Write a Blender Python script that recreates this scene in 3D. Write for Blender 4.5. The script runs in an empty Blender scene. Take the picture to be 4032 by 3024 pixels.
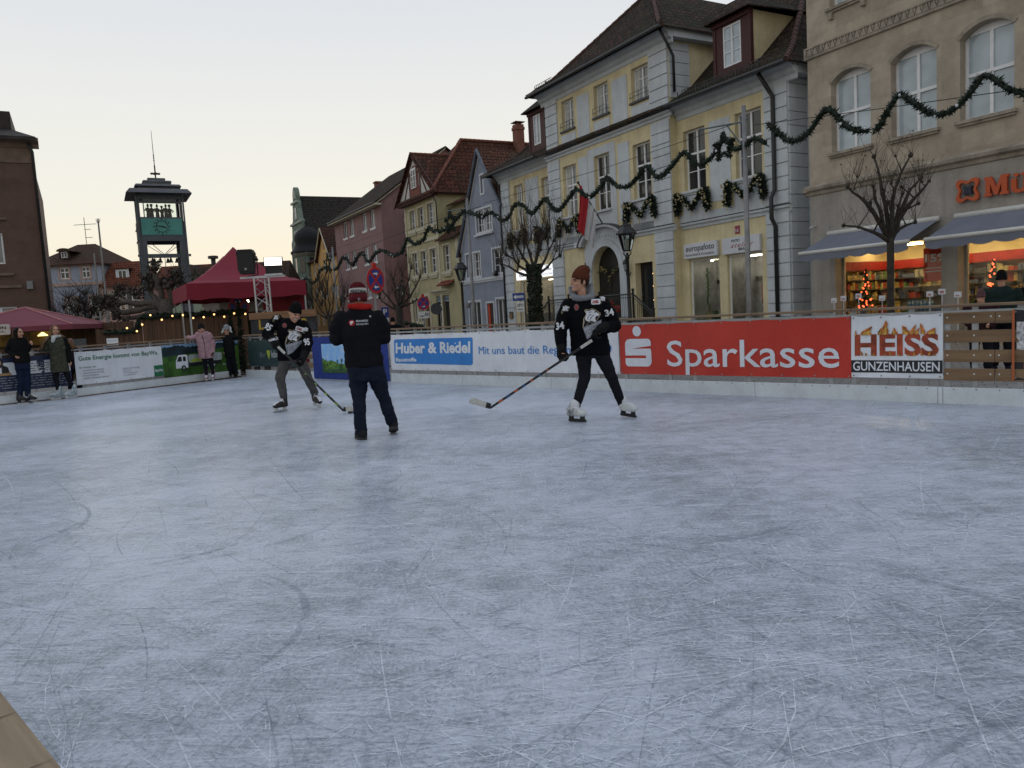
import bpy, bmesh, math, random
from mathutils import Vector, Matrix, noise
from mathutils.bvhtree import BVHTree
R = math.radians
SC = bpy.context.scene
COL = SC.collection
rnd = random.Random(7)
# ------------------------------------------------------------------ camera
cam_data = bpy.data.cameras.new("camera")
cam = bpy.data.objects.new("camera", cam_data)
COL.objects.link(cam)
PITCH, ROLL, EYE = R(5.3), R(3.25), 1.40
_fw = Vector((0, math.cos(PITCH), -math.sin(PITCH)))
_r0 = Vector((1, 0, 0)); _u0 = Vector((0, math.sin(PITCH), math.cos(PITCH)))
_rt = math.cos(ROLL) * _r0 - math.sin(ROLL) * _u0
_up = math.sin(ROLL) * _r0 + math.cos(ROLL) * _u0
M = Matrix((_rt, _up, -_fw)).transposed().to_4x4()
M.translation = (0, 0, EYE)
cam.matrix_world = M
cam_data.sensor_width = 36.0
cam_data.lens = 3028 / 4032 * 36
cam_data.clip_start = 0.02
cam_data.clip_end = 2000
SC.camera = cam
# ------------------------------------------------------------------ sky, sun, exposure
SUN_AZ, SUN_EL = R(-14), R(2.0)          # behind the clock tower, just about to set
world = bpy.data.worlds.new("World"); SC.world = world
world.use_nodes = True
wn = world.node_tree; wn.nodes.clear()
sky = wn.nodes.new("ShaderNodeTexSky"); sky.sky_type = 'NISHITA'
sky.sun_disc = False
sky.sun_elevation = SUN_EL; sky.sun_rotation = SUN_AZ
sky.altitude = 400; sky.air_density = 1.0; sky.dust_density = 0.3; sky.ozone_density = 2.0
wbg = wn.nodes.new("ShaderNodeBackground"); wbg.inputs[1].default_value = 1.0
wout = wn.nodes.new("ShaderNodeOutputWorld")
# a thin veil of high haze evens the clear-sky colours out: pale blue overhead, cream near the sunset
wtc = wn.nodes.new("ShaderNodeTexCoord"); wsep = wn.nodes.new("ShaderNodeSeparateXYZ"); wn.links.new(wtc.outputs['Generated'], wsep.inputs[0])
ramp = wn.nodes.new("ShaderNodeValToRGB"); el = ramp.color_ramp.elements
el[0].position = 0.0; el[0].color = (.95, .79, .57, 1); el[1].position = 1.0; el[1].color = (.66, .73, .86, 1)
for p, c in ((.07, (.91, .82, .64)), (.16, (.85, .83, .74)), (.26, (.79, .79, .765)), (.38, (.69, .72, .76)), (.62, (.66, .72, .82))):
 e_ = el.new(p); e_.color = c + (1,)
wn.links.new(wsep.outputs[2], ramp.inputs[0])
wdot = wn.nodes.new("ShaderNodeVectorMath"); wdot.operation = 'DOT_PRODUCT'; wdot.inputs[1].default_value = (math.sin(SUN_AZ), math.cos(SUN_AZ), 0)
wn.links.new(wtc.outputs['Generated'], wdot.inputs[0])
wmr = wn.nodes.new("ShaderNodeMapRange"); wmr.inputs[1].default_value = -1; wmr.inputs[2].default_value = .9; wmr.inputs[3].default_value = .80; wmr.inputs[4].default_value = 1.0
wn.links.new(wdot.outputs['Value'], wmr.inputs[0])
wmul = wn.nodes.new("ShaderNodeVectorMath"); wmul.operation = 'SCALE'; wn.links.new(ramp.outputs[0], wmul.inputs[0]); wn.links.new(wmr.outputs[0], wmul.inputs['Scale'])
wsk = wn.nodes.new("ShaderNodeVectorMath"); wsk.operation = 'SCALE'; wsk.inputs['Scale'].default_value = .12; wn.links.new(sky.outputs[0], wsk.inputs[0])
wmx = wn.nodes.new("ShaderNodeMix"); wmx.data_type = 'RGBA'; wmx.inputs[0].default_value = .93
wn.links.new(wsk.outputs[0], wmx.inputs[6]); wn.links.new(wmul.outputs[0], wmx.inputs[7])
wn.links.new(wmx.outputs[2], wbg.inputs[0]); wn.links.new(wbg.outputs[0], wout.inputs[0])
sun_d = bpy.data.lights.new("sun", 'SUN'); sun_d.energy = 0.25; sun_d.angle = R(12); sun_d.color = (1, .8, .6)
sun = bpy.data.objects.new("sun", sun_d); COL.objects.link(sun)
_sd = Vector((math.sin(SUN_AZ) * math.cos(SUN_EL), math.cos(SUN_AZ) * math.cos(SUN_EL), math.sin(SUN_EL)))
sun.rotation_euler = _sd.to_track_quat('Z', 'Y').to_euler()
SC.view_settings.view_transform = 'Standard'; SC.view_settings.look = 'None'
SC.view_settings.exposure = 0.17; SC.view_settings.gamma = 1
# ------------------------------------------------------------------ materials
MATS = {}
def lin(c):
 return tuple(((x / 12.92) if x <= .04045 else ((x + .055) / 1.055) ** 2.4) for x in c)
def hexc(h):
 return lin(tuple(int(h[i:i + 2], 16) / 255 for i in (0, 2, 4)))
def new_mat(name):
 m = bpy.data.materials.new(name); m.use_nodes = True
 nt = m.node_tree; b = nt.nodes["Principled BSDF"]
 return m, nt, b
def N(nt, t, **kw):
 n = nt.nodes.new(t)
 for k, v in kw.items():
  if k.startswith("i_"):
   n.inputs[k[2:].replace("_", " ")].default_value = v
  else: setattr(n, k, v)
 return n
def pm(name, col, rough=.8, var=.12, scale=3.0, bump=0.0, bscale=40., metal=0., spec=.4, coat=0., stretch=(1, 1, 1), tint=None, fine=0., runs=0.):
 """plain procedural surface: base colour broken up by two noises, with bump"""
 if name in MATS: return MATS[name]
 m, nt, b = new_mat(name); L = nt.links.new
 tc = N(nt, "ShaderNodeTexCoord"); mp = N(nt, "ShaderNodeMapping"); mp.inputs['Scale'].default_value = stretch
 L(tc.outputs['Object'], mp.inputs[0])
 n1 = N(nt, "ShaderNodeTexNoise"); n1.inputs['Scale'].default_value = scale; n1.inputs['Detail'].default_value = 6
 n1.inputs['Roughness'].default_value = .65
 L(mp.outputs[0], n1.inputs['Vector'])
 mr = N(nt, "ShaderNodeMapRange"); mr.inputs[1].default_value = .3; mr.inputs[2].default_value = .7
 L(n1.outputs[0], mr.inputs[0])
 mx = N(nt, "ShaderNodeMix", data_type='RGBA')
 c = tuple(col); d = tint if tint else tuple(max(0, x * (1 - 2 * var)) for x in c); e = tuple(min(1, x * (1 + var)) for x in c)
 mx.inputs[6].default_value = d + (1,); mx.inputs[7].default_value = e + (1,)
 L(mr.outputs[0], mx.inputs[0])
 out = mx.outputs[2]
 if fine:
  n3 = N(nt, "ShaderNodeTexNoise"); n3.inputs['Scale'].default_value = scale * 14; n3.inputs['Detail'].default_value = 4
  L(mp.outputs[0], n3.inputs['Vector'])
  m3 = N(nt, "ShaderNodeMapRange"); m3.inputs[1].default_value = .3; m3.inputs[2].default_value = .7
  m3.inputs[3].default_value = 1 - fine; m3.inputs[4].default_value = 1 + fine
  L(n3.outputs[0], m3.inputs[0])
  mu = N(nt, "ShaderNodeMix", data_type='RGBA', blend_type='MULTIPLY'); mu.inputs[0].default_value = 1
  L(out, mu.inputs[6]); L(m3.outputs[0], mu.inputs[7]); out = mu.outputs[2]
 if runs:       # rain runs and patched plaster
  for k, (sc, lo, hi) in enumerate((((4, 4, .22), .45, .75), ((.5, .5, .8), .35, .7))):
   mq = N(nt, "ShaderNodeMapping"); mq.inputs['Scale'].default_value = sc; L(tc.outputs['Object'], mq.inputs[0])
   n5 = N(nt, "ShaderNodeTexNoise"); n5.inputs['Scale'].default_value = 1.; n5.inputs['Detail'].default_value = 7; n5.inputs['Roughness'].default_value = .65; L(mq.outputs[0], n5.inputs['Vector'])
   m5 = N(nt, "ShaderNodeMapRange"); m5.inputs[1].default_value = lo; m5.inputs[2].default_value = hi; m5.inputs[3].default_value = 1; m5.inputs[4].default_value = 1 - runs; L(n5.outputs[0], m5.inputs[0])
   mu = N(nt, "ShaderNodeMix", data_type='RGBA', blend_type='MULTIPLY'); mu.inputs[0].default_value = 1; L(out, mu.inputs[6]); L(m5.outputs[0], mu.inputs[7]); out = mu.outputs[2]
 L(out, b.inputs['Base Color'])
 b.inputs['Roughness'].default_value = rough; b.inputs['Metallic'].default_value = metal
 b.inputs['Specular IOR Level'].default_value = spec
 b.inputs['Coat Weight'].default_value = coat
 if bump:
  n2 = N(nt, "ShaderNodeTexNoise"); n2.inputs['Scale'].default_value = bscale; n2.inputs['Detail'].default_value = 5
  L(mp.outputs[0], n2.inputs['Vector'])
  bp = N(nt, "ShaderNodeBump"); bp.inputs['Strength'].default_value = bump; bp.inputs['Distance'].default_value = .02
  L(n2.outputs[0], bp.inputs['Height']); L(bp.outputs[0], b.inputs['Normal'])
 MATS[name] = m
 return m
def emit(name, col, strength):
 if name in MATS: return MATS[name]
 m, nt, b = new_mat(name)
 b.inputs['Base Color'].default_value = tuple(col) + (1,)
 b.inputs['Emission Color'].default_value = tuple(col) + (1,)
 b.inputs['Emission Strength'].default_value = strength
 MATS[name] = m
 return m
def glass_dark(name, col=(.02, .025, .03), rough=.06, wav=.02):
 """window seen from the street in daylight: dark room behind a reflecting pane"""
 if name in MATS: return MATS[name]
 m, nt, b = new_mat(name); L = nt.links.new
 tc = N(nt, "ShaderNodeTexCoord"); n1 = N(nt, "ShaderNodeTexNoise"); n1.inputs['Scale'].default_value = 1.3
 L(tc.outputs['Object'], n1.inputs['Vector'])
 cr = N(nt, "ShaderNodeMix", data_type='RGBA'); cr.inputs[6].default_value = tuple(x * .6 for x in col) + (1,); cr.inputs[7].default_value = tuple(x * 1.6 for x in col) + (1,)
 L(n1.outputs[0], cr.inputs[0]); L(cr.outputs[2], b.inputs['Base Color'])
 b.inputs['Roughness'].default_value = rough; b.inputs['Specular IOR Level'].default_value = .6
 bp = N(nt, "ShaderNodeBump"); bp.inputs['Strength'].default_value = wav; bp.inputs['Distance'].default_value = .05
 L(n1.outputs[0], bp.inputs['Height']); L(bp.outputs[0], b.inputs['Normal'])
 MATS[name] = m
 return m
def clear_glass(name="shop_glass", tint=(.9, .95, .95)):
 if name in MATS: return MATS[name]
 m, nt, b = new_mat(name); L = nt.links.new
 nt.nodes.remove(b)
 tr = N(nt, "ShaderNodeBsdfTransparent"); tr.inputs[0].default_value = tint + (1,)
 gl = N(nt, "ShaderNodeBsdfGlossy"); gl.inputs['Roughness'].default_value = .02
 fr = N(nt, "ShaderNodeFresnel"); fr.inputs[0].default_value = 1.5
 mx = N(nt, "ShaderNodeMixShader"); out = nt.nodes['Material Output']
 L(fr.outputs[0], mx.inputs[0]); L(tr.outputs[0], mx.inputs[1]); L(gl.outputs[0], mx.inputs[2]); L(mx.outputs[0], out.inputs[0])
 MATS[name] = m
 return m
def tiles(name, c1, c2, moss=(.05, .07, .03), mossy=.3, row=.34, width=.20):
 """clay roof tiles: courses run level (object Z), columns along the ridge"""
 if name in MATS: return MATS[name]
 m, nt, b = new_mat(name); L = nt.links.new
 tc = N(nt, "ShaderNodeTexCoord"); sp = N(nt, "ShaderNodeSeparateXYZ"); L(tc.outputs['Object'], sp.inputs[0])
 ad = N(nt, "ShaderNodeMath", operation='ADD'); L(sp.outputs[0], ad.inputs[0]); L(sp.outputs[1], ad.inputs[1])
 cb = N(nt, "ShaderNodeCombineXYZ"); L(ad.outputs[0], cb.inputs[0]); L(sp.outputs[2], cb.inputs[1])
 wob = N(nt, "ShaderNodeTexNoise"); wob.inputs['Scale'].default_value = .7; L(tc.outputs['Object'], wob.inputs['Vector'])
 wv = N(nt, "ShaderNodeVectorMath", operation='SCALE'); wv.inputs['Scale'].default_value = .12; L(wob.outputs['Color'], wv.inputs[0])
 av = N(nt, "ShaderNodeVectorMath", operation='ADD'); L(cb.outputs[0], av.inputs[0]); L(wv.outputs[0], av.inputs[1])
 br = N(nt, "ShaderNodeTexBrick"); br.inputs['Scale'].default_value = 1; br.inputs['Brick Width'].default_value = width
 br.inputs['Row Height'].default_value = row * .62; br.inputs['Mortar Size'].default_value = .022; br.inputs['Mortar Smooth'].default_value = .6
 br.inputs['Color1'].default_value = c1 + (1,); br.inputs['Color2'].default_value = c2 + (1,); br.inputs['Mortar'].default_value = tuple(x * .35 for x in c1) + (1,)
 L(av.outputs[0], br.inputs['Vector'])
 n1 = N(nt, "ShaderNodeTexNoise"); n1.inputs['Scale'].default_value = .55; n1.inputs['Detail'].default_value = 8; n1.inputs['Roughness'].default_value = .7
 L(tc.outputs['Object'], n1.inputs['Vector'])
 mr = N(nt, "ShaderNodeMapRange"); mr.inputs[1].default_value = .42; mr.inputs[2].default_value = .68; mr.inputs[4].default_value = mossy * 2
 L(n1.outputs[0], mr.inputs[0])
 mx = N(nt, "ShaderNodeMix", data_type='RGBA'); L(mr.outputs[0], mx.inputs[0]); L(br.outputs[0], mx.inputs[6]); mx.inputs[7].default_value = moss + (1,)
 n4 = N(nt, "ShaderNodeTexNoise"); n4.inputs['Scale'].default_value = 9; n4.inputs['Detail'].default_value = 3; L(tc.outputs['Object'], n4.inputs['Vector'])
 m4 = N(nt, "ShaderNodeMapRange"); m4.inputs[1].default_value = .3; m4.inputs[2].default_value = .7; m4.inputs[3].default_value = .35; m4.inputs[4].default_value = 1.7; L(n4.outputs[0], m4.inputs[0])
 mu = N(nt, "ShaderNodeMix", data_type='RGBA', blend_type='MULTIPLY'); mu.inputs[0].default_value = 1; L(mx.outputs[2], mu.inputs[6]); L(m4.outputs[0], mu.inputs[7])
 L(mu.outputs[2], b.inputs['Base Color']); b.inputs['Roughness'].default_value = .95; b.inputs['Specular IOR Level'].default_value = .12
 # each course is a sawtooth in height
 dv = N(nt, "ShaderNodeSeparateXYZ"); L(av.outputs[0], dv.inputs[0])
 m1 = N(nt, "ShaderNodeMath", operation='DIVIDE'); L(dv.outputs[1], m1.inputs[0]); m1.inputs[1].default_value = row * .62
 fr = N(nt, "ShaderNodeMath", operation='FRACT'); L(m1.outputs[0], fr.inputs[0])
 iv = N(nt, "ShaderNodeMath", operation='SUBTRACT'); iv.inputs[0].default_value = 1; L(fr.outputs[0], iv.inputs[1])
 ms = N(nt, "ShaderNodeMath", operation='SUBTRACT'); L(iv.outputs[0], ms.inputs[0]); L(br.outputs['Fac'], ms.inputs[1])
 ma = N(nt, "ShaderNodeMath", operation='MULTIPLY_ADD'); L(n4.outputs[0], ma.inputs[0]); ma.inputs[1].default_value = .8; L(ms.outputs[0], ma.inputs[2])
 bp = N(nt, "ShaderNodeBump"); bp.inputs['Strength'].default_value = .9; bp.inputs['Distance'].default_value = .05
 L(ma.outputs[0], bp.inputs['Height']); L(bp.outputs[0], b.inputs['Normal'])
 MATS[name] = m
 return m
def wood(name, c1, c2, axis=0, scale=2.0, rough=.75):
 """sawn timber: grain stretched along one object axis, with knots"""
 if name in MATS: return MATS[name]
 m, nt, b = new_mat(name); L = nt.links.new
 tc = N(nt, "ShaderNodeTexCoord"); mp = N(nt, "ShaderNodeMapping"); s = [scale * 9] * 3; s[axis] = scale * .7
 mp.inputs['Scale'].default_value = s; L(tc.outputs['Object'], mp.inputs[0])
 n1 = N(nt, "ShaderNodeTexNoise"); n1.inputs['Scale'].default_value = 1; n1.inputs['Detail'].default_value = 7; n1.inputs['Distortion'].default_value = .6
 L(mp.outputs[0], n1.inputs['Vector'])
 mr = N(nt, "ShaderNodeMapRange"); mr.inputs[1].default_value = .32; mr.inputs[2].default_value = .68; L(n1.outputs[0], mr.inputs[0])
 mx = N(nt, "ShaderNodeMix", data_type='RGBA'); mx.inputs[6].default_value = c1 + (1,); mx.inputs[7].default_value = c2 + (1,); L(mr.outputs[0], mx.inputs[0])
 vo = N(nt, "ShaderNodeTexVoronoi"); mp2 = N(nt, "ShaderNodeMapping"); s2 = [4.5] * 3; s2[axis] = 1.5; mp2.inputs['Scale'].default_value = s2
 L(tc.outputs['Object'], mp2.inputs[0]); L(mp2.outputs[0], vo.inputs['Vector'])
 mk = N(nt, "ShaderNodeMapRange"); mk.inputs[1].default_value = .04; mk.inputs[2].default_value = .12; mk.inputs[3].default_value = .4; mk.inputs[4].default_value = 1
 L(vo.outputs[0], mk.inputs[0])
 mu = N(nt, "ShaderNodeMix", data_type='RGBA', blend_type='MULTIPLY'); mu.inputs[0].default_value = 1; L(mx.outputs[2], mu.inputs[6]); L(mk.outputs[0], mu.inputs[7])
 L(mu.outputs[2], b.inputs['Base Color']); b.inputs['Roughness'].default_value = rough
 bp = N(nt, "ShaderNodeBump"); bp.inputs['Strength'].default_value = .35; bp.inputs['Distance'].default_value = .01
 L(n1.outputs[0], bp.inputs['Height']); L(bp.outputs[0], b.inputs['Normal'])
 MATS[name] = m
 return m
def ashlar(name, c, w=1.05, h=.42, joint=.006, var=.1, tint=(.9, .8, .7)):
 """dressed stone blocks with fine joints; columns along object X (+Y), courses along Z"""
 if name in MATS: return MATS[name]
 m, nt, b = new_mat(name); L = nt.links.new
 tc = N(nt, "ShaderNodeTexCoord"); sp = N(nt, "ShaderNodeSeparateXYZ"); L(tc.outputs['Object'], sp.inputs[0])
 ad = N(nt, "ShaderNodeMath", operation='ADD'); L(sp.outputs[0], ad.inputs[0]); L(sp.outputs[1], ad.inputs[1])
 cb = N(nt, "ShaderNodeCombineXYZ"); L(ad.outputs[0], cb.inputs[0]); L(sp.outputs[2], cb.inputs[1])
 br = N(nt, "ShaderNodeTexBrick"); br.inputs['Scale'].default_value = 1; br.inputs['Brick Width'].default_value = w; br.inputs['Row Height'].default_value = h
 br.inputs['Mortar Size'].default_value = joint; br.inputs['Mortar Smooth'].default_value = .3
 c2 = tuple(x * t for x, t in zip(c, tint))
 br.inputs['Color1'].default_value = tuple(x * (1 + var) for x in c) + (1,); br.inputs['Color2'].default_value = c2 + (1,); br.inputs['Mortar'].default_value = tuple(x * .8 for x in c) + (1,)
 L(cb.outputs[0], br.inputs['Vector'])
 n1 = N(nt, "ShaderNodeTexNoise"); n1.inputs['Scale'].default_value = 1.6; n1.inputs['Detail'].default_value = 9; n1.inputs['Roughness'].default_value = .7; L(tc.outputs['Object'], n1.inputs['Vector'])
 mr = N(nt, "ShaderNodeMapRange"); mr.inputs[1].default_value = .3; mr.inputs[2].default_value = .7; mr.inputs[3].default_value = .72; mr.inputs[4].default_value = 1.15; L(n1.outputs[0], mr.inputs[0])
 mu = N(nt, "ShaderNodeMix", data_type='RGBA', blend_type='MULTIPLY'); mu.inputs[0].default_value = 1; L(br.outputs[0], mu.inputs[6]); L(mr.outputs[0], mu.inputs[7])
 L(mu.outputs[2], b.inputs['Base Color']); b.inputs['Roughness'].default_value = .9
 n2 = N(nt, "ShaderNodeTexNoise"); n2.inputs['Scale'].default_value = 18; n2.inputs['Detail'].default_value = 4; L(tc.outputs['Object'], n2.inputs['Vector'])
 ms = N(nt, "ShaderNodeMath", operation='SUBTRACT'); L(n2.outputs[0], ms.inputs[0]); L(br.outputs['Fac'], ms.inputs[1])
 bp = N(nt, "ShaderNodeBump"); bp.inputs['Strength'].default_value = .35; bp.inputs['Distance'].default_value = .02; L(ms.outputs[0], bp.inputs['Height']); L(bp.outputs[0], b.inputs['Normal'])
 MATS[name] = m
 return m
# ------------------------------------------------------------------ mesh builder
class MB:
 def __init__(s, xf=None): s.v = []; s.f = []; s.m = []; s.xf = xf
 def add(s, vs, fs, mi=0, xf=None):
  o = len(s.v)
  for p in vs:
   p = Vector(p)
   if xf is not None: p = xf @ p
   if s.xf is not None: p = s.xf @ p
   s.v.append(p)
  for f in fs: s.f.append(tuple(o + i for i in f)); s.m.append(mi)
  return s
 def box(s, x0, x1, y0, y1, z0, z1, mi=0, xf=None, bev=0):
  if bev:
   bm = bmesh.new(); bmesh.ops.create_cube(bm, size=1)
   for v in bm.verts: v.co = Vector((x0 + (v.co.x + .5) * (x1 - x0), y0 + (v.co.y + .5) * (y1 - y0), z0 + (v.co.z + .5) * (z1 - z0)))
   bmesh.ops.bevel(bm, geom=bm.edges[:], offset=bev, segments=2, affect='EDGES', profile=.5)
   bm.verts.index_update(); s.add([v.co.copy() for v in bm.verts], [tuple(v.index for v in f.verts) for f in bm.faces], mi, xf); bm.free(); return s
  return s.add([(x0, y0, z0), (x1, y0, z0), (x1, y1, z0), (x0, y1, z0), (x0, y0, z1), (x1, y0, z1), (x1, y1, z1), (x0, y1, z1)],
     [(0, 3, 2, 1), (4, 5, 6, 7), (0, 1, 5, 4), (1, 2, 6, 5), (2, 3, 7, 6), (3, 0, 4, 7)], mi, xf)
 def quad(s, a, b, c, d, mi=0): return s.add([a, b, c, d], [(0, 1, 2, 3)], mi)
 def prism(s, pts, y0, y1, mi=0, xf=None):
  """polygon in the xz plane (counter-clockwise seen from -y) pushed from y0 to y1"""
  n = len(pts)
  vs = [(p[0], y0, p[1]) for p in pts] + [(p[0], y1, p[1]) for p in pts]
  fs = [tuple(range(n)), tuple(range(2 * n - 1, n - 1, -1))] + [(i, n + i, n + (i + 1) % n, (i + 1) % n) for i in range(n)]
  return s.add(vs, fs, mi, xf)
 def tube(s, pts, rad, n=8, mi=0, cap=True, xf=None):
  pts = [Vector(p) for p in pts]
  if not hasattr(rad, '__len__'): rad = [rad] * len(pts)
  vs = []; fs = []; up = None
  for i, p in enumerate(pts):
   t = (pts[min(i + 1, len(pts) - 1)] - pts[max(i - 1, 0)])
   t = t.normalized() if t.length > 1e-9 else Vector((0, 0, 1))
   if up is None:
    up = Vector((0, 0, 1)) if abs(t.z) < .9 else Vector((1, 0, 0))
   a = t.cross(up)
   if a.length < 1e-6: a = t.orthogonal()
   a.normalize(); b = a.cross(t).normalized(); up = b
   for k in range(n):
    an = 2 * math.pi * k / n; vs.append(p + (a * math.cos(an) + b * math.sin(an)) * rad[i])
  for i in range(len(pts) - 1):
   for k in range(n):
    fs.append((i * n + k, i * n + (k + 1) % n, (i + 1) * n + (k + 1) % n, (i + 1) * n + k))
  if cap:
   fs.append(tuple(range(n - 1, -1, -1))); fs.append(tuple((len(pts) - 1) * n + k for k in range(n)))
  return s.add(vs, fs, mi, xf)
 def lathe(s, prof, n=16, mi=0, xf=None, ang0=0):
  """(radius, z) profile turned about z"""
  vs = []; fs = []
  for r, z in prof:
   for k in range(n):
    an = 2 * math.pi * (k + ang0) / n; vs.append((r * math.cos(an), r * math.sin(an), z))
  for i in range(len(prof) - 1):
   for k in range(n): fs.append((i * n + k, i * n + (k + 1) % n, (i + 1) * n + (k + 1) % n, (i + 1) * n + k))
  if prof[0][0] > 1e-4: fs.append(tuple(range(n - 1, -1, -1)))
  if prof[-1][0] > 1e-4: fs.append(tuple((len(prof) - 1) * n + k for k in range(n)))
  return s.add(vs, fs, mi, xf)
 def ball(s, c, r, n=8, mi=0):
  rr = r if hasattr(r, '__len__') else (r, r, r)
  k = max(4, n // 2 + 1)
  prof = [(math.sin(math.pi * i / k), -math.cos(math.pi * i / k)) for i in range(k + 1)]
  prof[0] = (1e-5, -1); prof[-1] = (1e-5, 1)
  return s.lathe(prof, n, mi, Matrix.Translation(c) @ Matrix.Diagonal((*rr, 1)))
 def text(s, t, x, z, h=None, w=None, y=0, mi=0, align='L', bold=0, shear=0, dep=0, fn=None, xf=None, sp=1.0):
  """flat lettering in the xz plane facing -y; h = capital height, w = total width (either or both)"""
  vs, fs, W, H = glyphs(t, bold, shear, sp)
  sz = h / H if h else w / W
  sx = w / W if w else sz
  off = {'L': 0, 'C': -W * sx / 2, 'R': -W * sx}[align]
  V = [(x + off + p[0] * sx, y, z + p[1] * sz) for p in vs]
  if fn: V = [fn(p) for p in V]
  if not dep: return s.add(V, fs, mi, xf)
  s.add(V, fs, mi, xf)
  # side walls
  cnt = {}
  for f in fs:
   for i in range(len(f)):
    e = (f[i], f[(i + 1) % len(f)]); cnt[e] = 1
  V2 = V + [(p[0], p[1] + dep, p[2]) for p in V]; n = len(V)
  s.add(V2, [(b, a, n + a, n + b) for (a, b) in cnt if (b, a) not in cnt], mi, xf)
  return s
 def build(s, name, mats, parent=None, smooth=False, loc=None):
  me = bpy.data.meshes.new(name)
  me.from_pydata([tuple(p) for p in s.v], [], s.f)
  if not isinstance(mats, (list, tuple)): mats = [mats]
  for m in mats: me.materials.append(m)
  if len(mats) > 1: me.polygons.foreach_set('material_index', s.m)
  if smooth: me.polygons.foreach_set('use_smooth', [True] * len(me.polygons))
  me.update()
  o = bpy.data.objects.new(name, me); COL.objects.link(o)
  if parent: o.parent = parent
  if loc: o.location = loc
  return o
_GL = {}
def glyphs(t, bold, shear, sp):
 k = (t, bold, shear, sp)
 if k in _GL: return _GL[k]
 cu = bpy.data.curves.new("txt", 'FONT'); cu.body = t; cu.size = 1; cu.offset = bold; cu.shear = shear; cu.space_character = sp
 cu.resolution_u = 3; cu.fill_mode = 'FRONT'
 o = bpy.data.objects.new("txt", cu); COL.objects.link(o)
 dg = bpy.context.evaluated_depsgraph_get(); dg.update()
 me = o.evaluated_get(dg).to_mesh()
 vs = [(v.co.x, v.co.y) for v in me.vertices]; fs = [tuple(p.vertices) for p in me.polygons]
 o.evaluated_get(dg).to_mesh_clear(); bpy.data.objects.remove(o); bpy.data.curves.remove(cu)
 x0 = min(v[0] for v in vs); x1 = max(v[0] for v in vs)
 vs = [(v[0] - x0, v[1]) for v in vs]
 _GL[k] = (vs, fs, x1 - x0, .72)
 return _GL[k]
def tag(o, label, cat=None, group=None, kind=None):
 if label: o["label"] = label
 if cat: o["category"] = cat
 if group: o["group"] = group
 if kind: o["kind"] = kind
 return o
def thing(name, label, cat, loc=(0, 0, 0), rz=0, group=None):
 o = bpy.data.objects.new(name, None); COL.objects.link(o)
 o.empty_display_size = .2; o.location = loc; o.rotation_euler = (0, 0, rz)
 return tag(o, label, cat, group)
def arc(cx, cz, r, a0, a1, n=10, rz=None):
 rz = r if rz is None else rz
 return [(cx + r * math.cos(R(a0 + (a1 - a0) * i / n)), cz + rz * math.sin(R(a0 + (a1 - a0) * i / n))) for i in range(n + 1)]
def rrect(x0, x1, z0, z1, r):
 return arc(x1 - r, z0 + r, r, -90, 0, 4) + arc(x1 - r, z1 - r, r, 0, 90, 4) + arc(x0 + r, z1 - r, r, 90, 180, 4) + arc(x0 + r, z0 + r, r, 180, 270, 4)
# ================================================================== ground and ice
def paving():
 m, nt, b = new_mat("paving"); L = nt.links.new
 tc = N(nt, "ShaderNodeTexCoord"); mp = N(nt, "ShaderNodeMapping"); mp.inputs['Rotation'].default_value = (0, 0, R(28)); L(tc.outputs['Object'], mp.inputs[0])
 br = N(nt, "ShaderNodeTexBrick"); br.inputs['Scale'].default_value = 1; br.inputs['Brick Width'].default_value = .3; br.inputs['Row Height'].default_value = .2
 br.inputs['Mortar Size'].default_value = .012; br.inputs['Color1'].default_value = (.16, .155, .15, 1); br.inputs['Color2'].default_value = (.22, .21, .2, 1); br.inputs['Mortar'].default_value = (.07, .07, .07, 1)
 L(mp.outputs[0], br.inputs['Vector'])
 n1 = N(nt, "ShaderNodeTexNoise"); n1.inputs['Scale'].default_value = .4; n1.inputs['Detail'].default_value = 8; L(tc.outputs['Object'], n1.inputs['Vector'])
 mr = N(nt, "ShaderNodeMapRange"); mr.inputs[3].default_value = .6; mr.inputs[4].default_value = 1.2; L(n1.outputs[0], mr.inputs[0])
 mu = N(nt, "ShaderNodeMix", data_type='RGBA', blend_type='MULTIPLY'); mu.inputs[0].default_value = 1; L(br.outputs[0], mu.inputs[6]); L(mr.outputs[0], mu.inputs[7])
 L(mu.outputs[2], b.inputs['Base Color']); b.inputs['Roughness'].default_value = .8
 return m
g = MB(); g.quad((-500, -300, -.13), (500, -300, -.13), (500, 700, -.13), (-500, 700, -.13))
tag(g.build("ground", paving()), None, kind="structure")
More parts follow.
